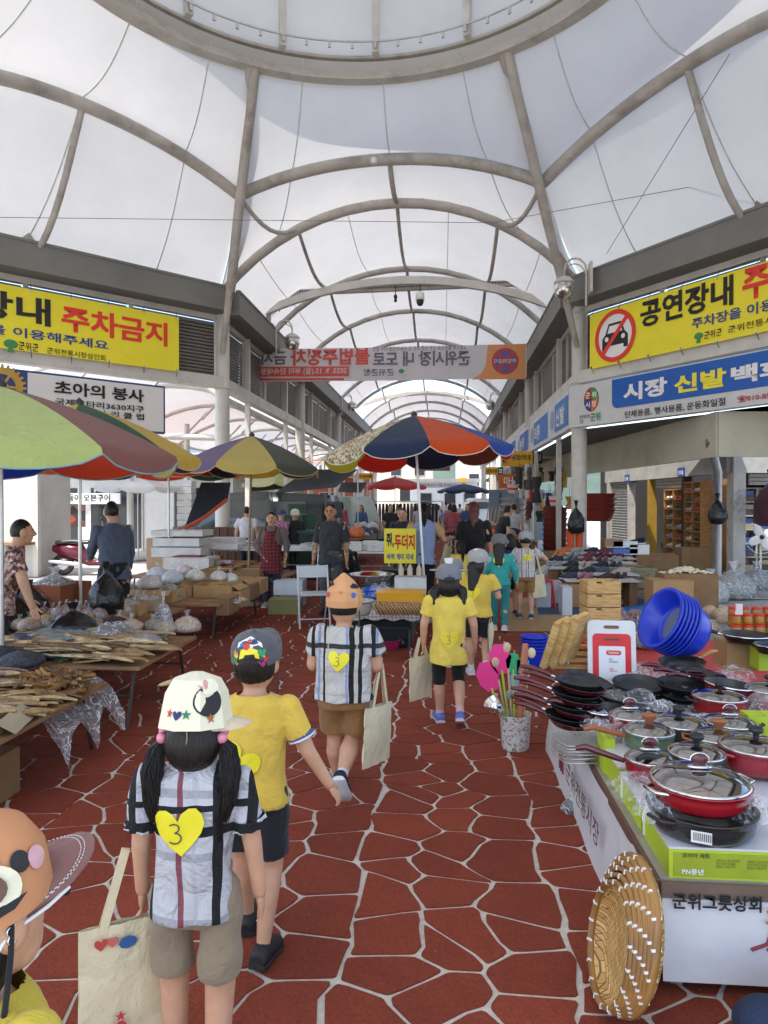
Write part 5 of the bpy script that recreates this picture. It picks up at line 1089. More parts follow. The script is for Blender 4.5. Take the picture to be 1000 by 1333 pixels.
# vendor woman in red checked apron
APR = m_bands('red_check', (.10, .012, .016), [('X', (0, .055), .004, 'a04a50', .6), ('Z', (0, .055), .004, 'a04a50', .6)])
h = human('woman vendor in a dark red checked apron laughing by the left stalls', G(354, 790), PI+.05, 1.50, False, .009, top=cloth('brown_grey_blouse', '6a5c58'), bottom='trousers', botcol=cloth('jeans', '24344a'), hair='short', sleeves='long', shoes=('b8b0ac', 'd0d0d0'), fat=1.1, arms={'R': ((.35, .02, -1), (-.45, .25, -.6)), 'L': ((-.35, .02, -1), (.1, .2, -1))})
mb = MB(); rings = []
for z, rx in ((.36, .125), (.50, .118), (.62, .112), (.72, .085), (.80, .06)): rings.append([h['V'](rx*math.sin(a), .085*math.cos(a) + .012, z) for a in (-1.35 + 2.7*q/12 for q in range(13))])
mb.grid(rings).build('apron', APR, h['P'])
for s_ in (-1, 1): MB().tube([h['V'](s_*.05, .075, .80), h['V'](s_*.06, .03, .845), h['V'](s_*.05, -.06, .80)], .01, 6).build('apron_strap', APR, h['P'])
# man at the left stall, denim blue shirt, back three-quarter
h = human('man in a slate blue shirt seen from behind at the left stall', G(150, 840), .75, 1.66, False, .009, top=cloth('slate_shirt', '4c5468'), bottom='trousers', botcol=cloth('black_slacks', '121216'), hair='short', sleeves='long', fat=1.08, head_yaw=-.35, lean=.12, arms={'R': ((.12, .15, -1), (-.05, .35, -1)), 'L': ((-.1, .45, -.9), (.2, .9, -.4))})
# woman at the far left edge in floral blouse
FLO = m_print('floral', ['8a6a60', 'b09088', '6a3c3c', 'c8b8ac', '50382f', '9a5a58'], 38)
h = human('woman in a floral blouse bending over the boxes at the left edge', G(-4, 905), -.9, 1.50, False, .010, top=FLO, bottom='trousers', botcol=cloth('dark_trousers', '1c1a1e'), hair='short', sleeves='short', lean=.30, arms={'R': ((.3, .2, -1), (.05, .3, -1)), 'L': ((-.2, .3, -1), (0, .4, -1))}, fat=1.2)
# --- nearest child at lower left: glasses, peach paper cap
h = human('nearest child, with glasses, peach paper cap and mauve brim', Vector((-.675, .97, 0)), -.40, 1.165, vox=.006, top=cloth('lemon_tee', 'c9b53c'), bottom='shorts', botcol=NAVY, hair='plain', shoes=('1a1a1e', 'c0c0c0'), group=CH, head_yaw=-.1, head_pitch=.10)
PEACH = mat('peach_paper', 'c98d62', .8, var=.03, bump=.05); NEAR = h
paper_shell(h, PEACH, [(1.08, .16), (1.11, .28), (1.05, .80), (.80, 1.16), (.46, 1.32), (.20, 1.38), (.01, 1.39)], 26, back=.03, smooth=True)
T = cap_on(h, '7d5a54', yaw=0, brim='8a625c', k=.90, brimL=1.25, pitch=.10, up=.26)
for f in (.80, .88):      # two stitched rows along the brim
    r_ = h['capr']; pts = [T @ Vector((math.cos(a)*r_*(.99-.02*f), math.sin(a)*r_ + (math.sin(a)**.7)*r_*1.15*f, -.02*h['caph'] - f*math.sin(a)*r_*math.tan(.15) - .22*h['caph']*(math.cos(a)**2)*f + .003)) for a in (PI*(.06+.88*k/80) for k in range(81))]
    mb = MB()
    for k in range(0, 80, 2): mb.tube([pts[k], pts[k+1]], .0009, 4)
    mb.build('brim_stitching', PAPERW, h['P'], kind='stuff')
h['capobj'] = h['shell']; h.pop('capbv', None)
on_cap(h, circ(0, 0, .5, 16), -1.75, .62, .03, mat('felt_dark', (.03, .03, .03), .9), 'felt_eye', off=1.02)
for k in range(5): a = 2*PI*k/5; on_cap(h, circ(math.cos(a)*.45, math.sin(a)*.45, .3, 10), -1.25, .80, .022, ink('flower', 'c03468'), 'flower_sticker', off=1.03)
on_cap(h, circ(0, 0, .5, 22, .40), -1.22, .42, .085, CREAMP, 'paper_muzzle', off=1.08); on_cap(h, circ(0, 0, .5, 16, .38), -1.18, .44, .055, mat('muzzle_brown', '6d5348', .8), 'paper_muzzle', off=1.13); on_cap(h, circ(0, .1, .5, 16, .45), -2.05, .50, .035, mat('felt_pink', 'd8a8b0', .8), 'felt_ear', off=1.03); on_cap(h, [(-.5, .1), (-.3, -.08), (0, -.16), (.3, -.08), (.5, .1), (.3, 0), (0, -.07), (-.3, 0)], -1.25, .20, .09, IK, 'felt_mouth', off=1.10); on_cap(h, [(-.5, .2), (.5, .2), (0, -.5)], -1.15, .40, .022, ink('beak', ''), 'paper_beak', off=1.06)
gl = MB(); hr = h['hr']
for s_ in (-1, 1):
    c = h['hd'](s_*.48, 1.13, .0)
    MB().tube([c + h['HM'].to_3x3() @ Vector((.024*math.cos(2*PI*q/20), 0, .02*math.sin(2*PI*q/20))) for q in range(20)], .0022, 6, close=True).build('glasses_rim', BLACK, h['P'])
    MB().add([c + h['HM'].to_3x3() @ Vector((.024*math.cos(2*PI*q/20), 0, .02*math.sin(2*PI*q/20))) for q in range(20)], [tuple(range(20))]).build('lens', m_glass('lens', (.95, .95, .95), .02, .92), h['P'])
    MB().tube([h['hd'](s_*.88, 1.08, .03), h['hd'](s_*1.06, .6, .02), h['hd'](s_*1.08, -.1, -.02), h['hd'](s_*1.05, -.35, -.25)], .0032, 6).build('glasses_arm', WHITE, h['P'])
MB().tube([h['hd'](1.12, -.05, .1), h['hd'](1.14, -.12, -.3), h['hd'](1.12, -.3, -1.0), h['hd'](1.0, -.45, -1.45)], [.004, .004, .0045, .0045], 8).build('lanyard', cloth('lanyard', '12141c'), h['P'])
for q in range(2): MB().tube([h['hd'](1.13, -.06, .02-.12*q) + Vector((0, .007*math.cos(2*PI*j/12), .007*math.sin(2*PI*j/12))) for j in range(12)], .0016, 5, close=True).build('lanyard_clip', CHROME, h['P'])
# ============================================================ KITCHENWARE STALL, RIGHT FOREGROUND
NONSTK = mat('nonstick', (.022, .022, .024), .34, var=.15, bump=.04, bscale=200); REDE = mat('red_enamel', (.33, .012, .02), .18, var=.05, bump=0, coat=.6); MAR = mat('maroon_enamel', (.10, .012, .014), .25, var=.08, bump=0, coat=.4)
BROWNH = mat('wood_knob', 'a0603a', .5, bump=.1); GRNE = mat('green_enamel', (.12, .18, .10), .3, bump=0); DKGR = mat('dark_green_enamel', (.035, .05, .04), .3, bump=0)
LIDG = m_glass('lid_glass', (.72, .78, .78), .04, .62); LIME = plastic('lime_box', 'b4c832', rough=.5); GOLD = mat('gold_label', 'b4863a', .4)
def crumple(loc, w_, d_, h_, label, seed=0, n=15, m=None, group='clear plastic wrapping over the cookware', rz=0, par=None):
    r_ = random.Random(seed); ph = [r_.uniform(0, 9) for _ in range(6)]; P = []
    for i in range(n):
        row = []
        for j in range(n):
            u, v = i/(n-1)*2-1, j/(n-1)*2-1; k = max(0, 1 - (abs(u)**2.4 + abs(v)**2.4))**.5
            z = h_*k*(.62 + .38*math.sin(u*4.1+ph[0]+math.sin(v*3+ph[1])*1.6)*math.cos(v*4.7+ph[2])) + .012*noise.noise(Vector((u*5+ph[3], v*5, seed)))
            row.append((u*w_/2*(1+.08*math.sin(v*5+ph[4])) + .01*r_.uniform(-1, 1), v*d_/2*(1+.08*math.sin(u*5+ph[5])) + .01*r_.uniform(-1, 1), z))
        P.append(row)
    if par: return MB().grid(P).build('plastic_wrap', m or FILM, par, loc=loc, rz=rz)
    return tag(MB().grid(P, False).build('plastic_wrap', m or FILM, loc=loc, rz=rz), label, 'wrapping', group)
def pan(label, loc, r, h, out, handle=None, ha=0, hl=.17, tilt=(0, 0), group='pans on the kitchenware table', rim=None):
    """frying pan; handle = material, ha = handle azimuth"""
    t = thing('frying_pan', label, 'pan', loc, 0, group); t.rotation_euler = (tilt[0], tilt[1], 0)
    MB().lathe([(.001, 0), (r*.8, 0), (r*.93, h*.45), (r, h), (r*1.02, h), (r*1.02, h+.003), (r*.985, h+.003)], seg=32).build('body', out, t)
    MB().lathe([(r*.985, h+.002), (r*.9, h*.5), (r*.78, .006), (.001, .004)], seg=32).build('cooking_surface', NONSTK, t)
    if rim: MB().lathe([(r*.985, h+.003), (r*1.03, h+.003), (r*1.03, h-.004)], seg=32).build('rim', rim, t)
    if handle:
        c, s = math.cos(ha), math.sin(ha); p = lambda q, z: (c*q, s*q, z)
        MB().tube([p(r*.98, h*.7), p(r+.035, h*.9)], .009, 8).build('handle_joint', CHROME, t); MB().tube([p(r+.03, h*.9), p(r+.07, h+.006), p(r+hl*.7, h+.018), p(r+hl, h+.012)], [.011, .014, .016, .010], 10).build('handle', handle, t)
    return t
def pot(label, loc, r, h, body, knob=None, kn='dome', ear=True, ea=0, lid=True, group='lidded pots on the kitchenware table', earm=None, lh=.035, stick=None, rz=0):
    t = thing('cooking_pot', label, 'pot', loc, rz, group)
    MB().lathe([(.001, 0), (r*.82, 0), (r*.95, h*.3), (r, h*.75), (r*1.01, h), (r*1.04, h), (r*1.04, h+.004), (r*.97, h+.003), (r*.93, h*.3), (r*.8, .006), (.001, .006)], seg=36).build('body', body, t)
    if lid:
        MB().lathe([(r*1.0, h+.004), (r*1.02, h+.009), (r*.97, h+.014), (r*.94, h+.010)], seg=36).build('lid_rim', CHROME, t)
        MB().lathe([(r*.96, h+.010), (r*.8, h+.010+lh*.5), (r*.45, h+.01+lh*.9), (.001, h+.01+lh)], seg=36).build('glass_lid', LIDG, t)
        kz = h + .01 + lh
        if kn == 'dome': MB().lathe([(.012, 0), (.012, .018), (.028, .026), (.031, .040), (.024, .047), (.001, .049)], (0, 0, kz), 18).build('knob', knob or BLACK, t)
        elif kn == 'wood': MB().lathe([(.016, 0), (.018, .012), (.034, .034), (.036, .044), (.026, .047), (.001, .040)], (0, 0, kz), 16, sx=1, sy=.75).build('knob', knob or BROWNH, t)
        else:
            MB().ball((0, 0, kz+.006), (.045, .018, .008), 14, 6).build('knob_plate', CHROME, t); MB().ball((0, 0, kz+.030), (.030, .010, .022), 14, 8).build('knob', MAR, t); MB().tube([(.032*math.cos(a), .001, kz+.030+.024*math.sin(a)) for a in (PI*q/10 for q in range(11))], .003, 6).build('knob_band', CHROME, t)
    if ear:
        for s in (0, PI):
            c, s_ = math.cos(ea+s), math.sin(ea+s); MB().tube([(c*r*.98 - s_*.045*k, s_*r*.98 + c*.045*k, h*.85) if abs(k) == 1 else (c*(r+.035) - s_*.04*k, s_*(r+.035) + c*.04*k, h*.92) for k in (-1, -.8, 0, .8, 1)], .007, 8).build('side_handle', earm or BLACK, t)
    if stick:
        c, s_ = math.cos(stick[1]), math.sin(stick[1]); MB().tube([(c*r, s_*r, h*.8), (c*(r+.04), s_*(r+.04), h*.95), (c*(r+.16), s_*(r+.16), h+.03), (c*(r+.2), s_*(r+.2), h+.02)], [.010, .013, .014, .011], 10).build('handle', stick[0], t)
    return t
def carton(label, c, d, m, group=None, rz=0, top=None, name='carton', cat='box', tape=False):
    """closed box standing at c (bottom centre)"""
    t = thing(name, label, cat, c, rz, group); x, y, z = d[0]/2, d[1]/2, d[2]
    MB().box((0, 0, z/2), d).build('body', m, t)
    for s in (-1, 1): MB().box((s*(x*.5+.001), 0, z+.0022), (x-.004, d[1], .003)).build('flap', top or m, t)
    return t
TZ = .39
t = thing('market_table', 'low table with white printed skirt under the pots and pans', 'table', (0, 0, 0))
MB().box((2.05, 3.6, TZ-.015), (2.64, 2.34, .03)).build('tabletop', mat('tin_edge', (.34, .30, .26), .5, dirt=.3), t)
SK = mat('white_skirt', (.66, .66, .68), .4, var=.04, bump=.04, bscale=4, wrap=1.5)
lf = [[(.715 - .03*k/6 + .006*math.sin(j*.9+k), 4.76 - 2.34*j/20, .365 - .36*k/6) for j in range(21)] for k in range(7)]
MB().grid(lf).build('side_skirt', SK, t); MB().grid([[(.73 + 2.6*j/20, 2.415 - .015*k/6, .365 - .30*k/6) for j in range(21)] for k in range(7)]).build('front_skirt', SK, t)
MB().box((.722, 3.6, .368), (.014, 2.35, .04)).build('edge_strip', mat('maroon_strip', '6a4a44', .6), t); MB().box((2.05, 2.412, .365), (2.65, .014, .05)).build('edge_strip', mat('brown_strip', '6e5c50', .5), t)
for x, y in ((.8, 2.5), (3.3, 2.5), (.8, 4.7), (3.3, 4.7)): MB().box((x, y, .18), (.04, .04, .36)).build('leg', STEEL, t)
def ps(px, py): a = PL(px, py, (.7, 2.405), (1, 0)); return a
A = ps(874, 1181); B = ps(990, 1186); Tt = ps(874, 1160); letters('군위그릇상회', A, (1, 0, 0), (0, 0, 1), B.x-A.x, Tt.z-A.z, IK, t, .01, .03)
u = (0, -1, 0); letters('군위전통시장', (.680, 3.9, .15), u, (.04, 0, 1), .80, .11, ink('panel_ink', '4a3a3c'), t, .012, .01)
for k, (dy, cc) in enumerate(((0, '9a4a54'), (.05, '6a2a34'), (.10, '8a3a44'))): MB().tube([(.676, 4.15-dy, .12), (.676, 4.15-dy, .2), (.676, 4.11-dy-.02*k, .25)], .006, 5).build('village_mark', ink('mk'+cc, cc), t)
letters('3', (.676, 4.12, .26), u, (0, 0, 1), .06, .07, ink('mk4', '3a2a2c'), t, .01, .01)
E0 = ps(986, 1228)
for k, cc in enumerate(('8a2a3c', 'a83a4a', '2e5a4a')): MB().tube([E0 + Vector((-.02+.05*k, -.004, -.02)), E0 + Vector((.03+.05*k, -.004, 0)), E0 + Vector((.05+.05*k, -.004, .06))], .006, 5).build('village_mark', ink('mm'+cc, cc), t)
letters('3', E0 + Vector((.02, -.004, .07)), (1, 0, 0), (0, 0, 1), .05, .05, GOLD, t, .01, .02)
# green-sided boxes along the table edge
BX = []
for k, (x, y, w_, d_, hh) in enumerate(((1.06, 2.60, .60, .32, .10), (1.05, 2.94, .58, .32, .10), (1.04, 3.28, .56, .30, .11), (1.75, 2.62, .62, .34, .10), (1.72, 3.02, .6, .34, .12), (1.6, 3.4, .5, .3, .1))):
    b = thing('cookware_carton', ['white and lime cookware carton nearest the camera under the stacked pots', 'lime-sided carton second along the table edge', 'lime-sided carton third along the table edge, half buried in wrapping', 'white carton lettered in black at the right edge of the table', 'dark carton behind the lettered one at the right', 'carton under the dark green pots'][k], 'box', (x, y, TZ), 0)
    MB().box((0, 0, hh/2), (w_, d_, hh)).build('sides', LIME if k != 3 and k != 4 else mat('carton_black', (.02, .02, .022), .4), b); MB().box((0, 0, hh+.003), (w_+.006, d_+.006, .008)).build('lid', plastic('carton_white', (.62, .63, .66), rough=.35), b)
    if k < 3: MB().box((-w_/2-.002, d_/2-.03, hh/2), (.004, .012, hh*.8)).build('printed_stripe', IW, b)
    if k == 0:
        for q in range(22): pass
        fl = MB().box((0, -d_/2-.002, hh*.48), (w_-.03, .003, hh*.80)).build('printed_front', mat('olive_print', '9aa82c', .45), b)
        y0 = -d_/2-.004
        letters('코리아 세트', (-w_/2+.04, y0, hh*.72), (1, 0, 0), (0, 0, 1), .09, .016, IK, b, .002, .01)
        letters('PN풍년', (-w_/2+.04, y0, hh*.16), (1, 0, 0), (0, 0, 1), .07, .02, IW, b, .002, .02)
        for q in range(4): letters('스테인리스 냄비 프라이팬\n인덕션 겸용 주방용품\n품질표시 사용상 주의', (-w_/2+.15+.10*q, y0, hh*.42), (1, 0, 0), (0, 0, 1), .075, .03, mat('print_dark_olive', '5d6a24', .6), b, .002, 0)
        bc = MB(); rb = random.Random(3); xx = .17
        MB().box((.20, y0, hh*.28), (.07, .002, .034)).build('barcode_label', IW, b)
        for q in range(16): bw = rb.choice((.0012, .0022)); bc.box((xx, y0-.0015, hh*.28), (bw, .001, .028)); xx += bw + .0016
        bc.build('barcode', IK, b, kind='stuff'); flat(circ(0, 0, .017, 16), (.125, y0, hh*.28), (1, 0, 0), (0, 0, 1), .002, IW, 'seal', b)
    if k == 3: letters('COOK', (-w_/2+.05, -d_/2-.004, .02), (1, 0, 0), (0, 0, 1), .2, .05, IW, b, .003, .03)
    if k == 0: letters('PN풍년', (-w_/2+.06, -d_/2+.03, hh+.008), (1, 0, 0), (0, 1, 0), .05, .012, IGY, b, .002, .01)
    if k == 3: letters('COOK', (-w_/2+.03, -d_/2+.06, hh+.008), (1, 0, 0), (0, 1, 0), .2, .05, IK, b, .002, .03)
ZB = TZ + .108
def gz(px, py, z): return G(px, py, z)
# front stack: black casserole below, red pot with glass lid above, wrapped
p0 = gz(913, 1078, ZB); r0 = .172
s1 = pot('dark casserole with a barcode sticker, under the red pot nearest the camera', p0, r0*1.04, .08, DKGR and mat('dark_pot', (.03, .03, .032), .22, bump=0, coat=.3), lid=False, ea=.5)
MB().beam((-.09, -r0*.94, .045), (-.03, -r0*1.06, .045), .003, .038).build('barcode_sticker', IW, s1)
bc = MB()
for q in range(9): bc.beam((-.084+.006*q, -r0*.95-.0022*q-.004, .047), (-.082+.006*q, -r0*.953-.0022*q-.004, .047), .002, .026)
bc.build('barcode', IK, s1, kind='stuff')
s2 = pot('red pot with glass lid and maroon knob, wrapped, stacked nearest the camera', p0 + Vector((.0, .02, .084)), r0*.97, .072, REDE, kn='maroon', ea=.35, earm=CHROME, lh=.04)
for k, (dx, dy, w_, h_) in enumerate(((.17, .0, .14, .09), (-.17, -.02, .12, .10))): crumple(p0 + Vector((dx, dy, .05)), w_, .13, h_, 'clear crumpled wrapping round the nearest red pot', 40+k, 13, rz=.3*k)
LST = [   # label, px, py, base z, r, h, material, knob, extras
    ('small red saucepan with maroon knob and long handle, wrapped, left of the nearest pot', 846, 1012, ZB, .10, .075, REDE, 'maroon', dict(ear=False, stick=(MAR, 2.95))),
    ('dark pot with black knob and long black handle behind the nearest red pot', 907, 1000, ZB+.03, .115, .06, DKGR, 'dome', dict(ear=False, stick=(BLACK, 3.6))),
    ('green pot with brown wooden knob and brown long handle at the left edge', 845, 975, ZB, .112, .08, GRNE, 'wood', dict(ear=False, stick=(BROWNH, 3.3))),
    ('green pot with brown wooden knob at the right, beside the wide red pot', 936, 982, ZB, .118, .075, GRNE, 'wood', dict(ea=2.9, earm=BROWNH)),
    ('wide red pot with black knob at the right edge of the table', 984, 1000, ZB+.02, .145, .09, REDE, 'dome', dict(ea=.3, earm=REDE)),
    ('dark green pot with black knob in the middle of the pots', 884, 962, ZB, .125, .075, DKGR, 'dome', dict(ea=.6)),
    ('maroon-knobbed pot in pink wrapping left of the green pot', 820, 955, ZB, .10, .085, REDE, 'maroon', dict(ear=False)),
    ('olive pot with steel and maroon knob behind the wooden-knobbed green pots', 950, 957, ZB, .125, .06, mat('olive_enamel', (.10, .10, .04), .3, bump=0), 'maroon', dict(ea=.2)),
    ('deep red pot with glass lid and round black knob in the second row', 937, 930, TZ+.05, .148, .10, REDE, 'dome', dict(ea=.1)),
    ('pink-wrapped red pot with steel rim at the right edge, second row', 1002, 925, TZ+.05, .13, .12, REDE, 'dome', dict(ear=False)),
]
for k, (lb, px, py, z, r_, hh, m, kn, ex) in enumerate(LST): pot(lb, gz(px, py, z), r_, hh, m, kn=kn, lh=.03, **ex)
crumple(gz(848, 1030, ZB), .30, .24, .10, 'wrapping round the small red saucepan', 50); crumple(gz(822, 965, ZB), .26, .2, .12, 'wrapping round the pot left of the green pot', 51); crumple(gz(1000, 935, TZ+.05), .3, .2, .16, 'pinkish wrapping at the right edge', 52)
PAN = [   # label, px, py, z, r, h, outside, handle, azimuth, tilt
    ('maroon deep pan with black inside beside the wire racks', 788, 935, TZ+.07, .125, .055, MAR, MAR, 2.9, (0, .0)),
    ('black pan in wrapping right of the maroon deep pan', 853, 938, TZ+.05, .13, .05, BLACK, None, 0, (0, .05)),
    ('large black pan lying flat in front of the cutting board', 831, 898, TZ+.09, .155, .045, BLACK, None, 0, (.12, 0)),
    ('black pan tilted on the pile at the left edge', 764, 890, TZ+.12, .15, .035, BLACK, None, 0, (.05, .25)),
    ('second black pan tilted over the pile near the left edge', 784, 905, TZ+.10, .15, .035, BLACK, BLACK, -.5, (.1, .3)),
    ('red pan showing its side under the tilted black pans', 765, 918, TZ+.05, .12, .05, REDE, None, 0, (.1, .1)),
    ('black pan to the right, under crumpled plastic', 893, 912, TZ+.05, .16, .04, BLACK, None, 0, (0, 0)),
    ('black pan stacked over another in the middle right', 890, 898, TZ+.11, .16, .04, BLACK, None, 0, (.05, 0)),
    ('deep red pan with black inside behind the lidded red pot', 948, 905, TZ+.12, .14, .07, REDE, None, 0, (0, .1)),
    ('brown pan with a light wooden handle in front of the blue basins', 888, 868, TZ+.12, .155, .04, MAR, m_wood('light_wood', 'd09a5a', 'b07a40'), .55, (.05, -.05)),
    ('wide black pan with steel rim on the carton at the right', 972, 835, TZ+.22, .165, .055, BLACK, BLACK, 2.8, (.0, 0)),
    ('black pan cut by the right edge of the photo', 1010, 850, TZ+.20, .14, .06, BLACK, None, 0, (0, 0)),
    ('small black pan under the plastic near the middle', 822, 918, TZ+.04, .11, .03, BLACK, None, 0, (.1, .15)),
    ('black pan leaning among plastic right of the middle', 870, 920, TZ+.04, .12, .03, BLACK, None, 0, (.05, -.1)),
]
for k, (lb, px, py, z, r_, hh, m, hm, ha, tl) in enumerate(PAN): pan(lb, gz(px, py, z), r_, hh, m, hm, ha, .20, tl, rim=CHROME if k in (0, 8, 10, 11) else None)
# nested pans with maroon handles sticking out over the aisle
for k in range(8):
    p = gz(752 - 2*k + (k % 2)*8, 893 + 7.5*k, TZ + .19 - .022*k)
    pan(f'{ordn[k]} pan from the top of the pile of maroon-handled pans', p, .13, .03, MAR if k % 2 else BLACK, MAR, PI - .48 + .05*(k % 3) - (.12 if k > 5 else 0), .23, (0, .10), group='pans with maroon handles pointing over the aisle')
for k, (px, py, a) in enumerate(((905, 850, .3), (920, 862, .25))): pass
for k in range(3):
    p = gz(838 + 12*k, 876 + 5*k, TZ + .15); pan(f'maroon pan with its handle crossing in front of the blue basins, {ordn[k]} of three', p + Vector((.28, .05, 0)), .12, .03, MAR, MAR, PI + .25 + .1*k, .19, (0, .05))
rs = random.Random(12)
for k in range(34):
    px, py = rs.uniform(748, 985), rs.uniform(862, 950); crumple(gz(px, py, TZ + rs.uniform(.03, .12)), rs.uniform(.18, .36), rs.uniform(.16, .28), rs.uniform(.025, .06), 'crumpled clear wrapping between the pans', 60+k, 13, rz=rs.uniform(0, 3), m=FILM if k % 3 else FILMD)
# wire racks
WIR = mat('wire', (.6, .6, .58), .3, metal=1, bump=0); RK = None
for k in range(13):
    fx = 0 if k < 8 else 1; kk = k if k < 8 else k-8; p = gz(742, 985, TZ+.0) if not fx else gz(770, 975, TZ)
    if RK is None:
        RK = thing('wire_rack', '', 'rack', (0, 0, 0)); W_, D_ = .30, .22
        fr = [(-W_/2, -D_/2, 0), (W_/2-.04, -D_/2, 0), (W_/2, 0, 0), (W_/2-.04, D_/2, 0), (-W_/2, D_/2, 0)]; MB().tube(fr, .0028, 6, close=True).build('frame', WIR, RK)
        gm = MB()
        for q in range(13): gm.tube([(-W_/2 + W_*q/13, -D_/2, .001), (-W_/2 + W_*q/13, D_/2, .001)], .0011, 4, cap=False)
        for q in range(10): gm.tube([(-W_/2, -D_/2 + D_*q/10+.01, .002), (W_/2-.03, -D_/2 + D_*q/10+.01, .002)], .0011, 4, cap=False)
        gm.build('mesh', WIR, RK, kind='stuff'); t = RK
    else: t = copy_tree(RK)
    t.location = p + Vector((.06 + rs.uniform(-.02, .02), rs.uniform(-.02, .02), .012 + .012*kk)); t.rotation_euler = (rs.uniform(-.03, .03), rs.uniform(-.03, .03), (PI + .1 if not fx else -1.9) + rs.uniform(-.1, .1))
    t['group'] = 'wire grill racks stacked at the table edge'; t['label'] = (f'{ordn[kk]} steel wire rack from the bottom of the ' + ('left' if not fx else 'right') + ' stack')
b = carton('lime carton standing upright beside the wire racks', gz(789, 1000, TZ), (.05, .14, .16), LIME)
carton('lime carton at the right edge beside the deep red pot', gz(990, 955, TZ+.1), (.16, .10, .10), LIME); carton('lime carton under the steel-rimmed black pan', gz(1004, 870, TZ+.05), (.24, .16, .15), LIME); carton('brown carton under the steel-rimmed black pan', gz(957, 868, TZ), (.22, .26, .20), CARD)
# cutting board in its card
p = AY(797, 880, 4.95); CBX = p.x; t = thing('cutting_board', 'white cutting board in a red and white card, standing upright', 'board', (CBX, 4.95, TZ+.02)); t.rotation_euler = (-.12, 0, -.05)
def rrect(w_, h_, r_, n=5): return [(sx*(w_/2-r_) + r_*math.cos(a), h_/2 + sy*(h_/2-r_) + r_*math.sin(a)) for sx, sy, a0 in ((1, -1, -PI/2), (1, 1, 0), (-1, 1, PI/2), (-1, -1, PI)) for a in (a0 + PI/2*k/n for k in range(n+1))]
TV = Matrix(((1, 0, 0, 0), (0, 0, -1, 0), (0, 1, 0, 0), (0, 0, 0, 1)))
MB().prism(rrect(.32, .43, .03), -.008, .008, TV).build('board', plastic('board_white', (.74, .75, .74), rough=.5), t); MB().prism([(x, z+.03) for x, z in rrect(.255, .31, .03)], .009, .012, TV).build('red_card', mat('card_red', 'd8262c', .4), t)
for z, hh, off in ((.385, .022, .0125), (.305, .016, .0165)): MB().prism([(x, y+z-.011) for x, y in rrect(.10, hh, .01)], off-.003, off, TV).build('grip_slot', mat('slot', '7a5a48', .7), t)
MB().prism([(x, z+.03) for x, z in rrect(.175, .225, .006)], .0125, .0135, TV).build('white_label', IW, t); MB().prism([(x+.012, z+.195) for x, z in rrect(.10, .032, .014)], .0138, .0145, TV).build('logo_oval', IR, t)
letters('TWOWAY', (-.025, -.0148, .203), (1, 0, 0), (0, 0, 1), .075, .015, IW, t, .001, .03); letters('도마\nAnti Bacteria', (-.02, -.0145, .145), (1, 0, 0), (0, 0, 1), .06, .03, IK, t, .001, .01); letters('국내산\n사용상 주의', (-.02, -.0145, .08), (1, 0, 0), (0, 0, 1), .05, .03, IR, t, .001, .01)
# stacked bamboo trays leaning on the table corner
BAM = m_wood('bamboo_rim', 'a87c42', '7a5428', 2, .45)
def m_wicker():
    m, t, p = new_mat('wicker'); tc = N(t, 'ShaderNodeTexCoord'); mp = N(t, 'ShaderNodeMapping'); mp.inputs['Rotation'].default_value = (0, 0, R(35)); t.links.new(tc.outputs['Object'], mp.inputs[0])
    bt = N(t, 'ShaderNodeTexBrick', i_4=110.0); bt.offset = .5; bt.inputs['Scale'].default_value = 24; bt.inputs['Color1'].default_value = hexc('d8b474') + (1,); bt.inputs['Color2'].default_value = hexc('b88c4c') + (1,); bt.inputs['Mortar'].default_value = hexc('7a5830') + (1,); bt.inputs['Mortar Size'].default_value = .03; bt.inputs['Brick Width'].default_value = .9; bt.inputs['Row Height'].default_value = .25
    t.links.new(mp.outputs[0], bt.inputs['Vector']); t.links.new(bt.outputs[0], p.inputs['Base Color']); p.inputs['Roughness'].default_value = .6
    b = N(t, 'ShaderNodeBump', i_Strength=.6, i_Distance=.01); b.invert = True; t.links.new(bt.outputs['Fac'], b.inputs['Height']); t.links.new(b.outputs[0], p.inputs['Normal']); return m
WK = m_wicker(); nn = Vector((-.97, -.06, .22)).normalized(); bq = nn.to_track_quat('Z', 'Y'); bc_ = Vector((.615, 2.36, .245))
sizes = [.228, .220, .211, .201, .189, .176]
for k, r_ in enumerate(sizes):
    t = thing('bamboo_tray', f'bamboo tray with white lashings, {ordn[k]} from the outside of the leaning nest', 'tray', bc_ + nn*(.011*k) + Vector((0, -.004*k, -(.228-r_)*.75)), group='nested bamboo trays leaning on the table corner'); t.rotation_mode = 'QUATERNION'; t.rotation_quaternion = bq
    MB().lathe([(r_, .0), (r_+.012, .003), (r_+.013, .016), (r_+.009, .03), (r_-.002, .03), (r_-.004, .012), (r_, .0)], seg=48).build('rim', BAM, t)
    MB().lathe([(r_-.002, .012), (r_*.93, -.018), (r_*.85, -.026), (.001, -.028)], seg=36).build('woven_base', WK, t)
    for q in range(18):
        a = 2*PI*(q + .3*k)/18; MB().box(None, (.015, .008, .031), T=Matrix.Translation((math.cos(a)*(r_+.004), math.sin(a)*(r_+.004), .016)) @ Matrix.Rotation(a, 4, 'Z') @ Matrix.Rotation(.25, 4, 'X')).build('lashing', IW, t)
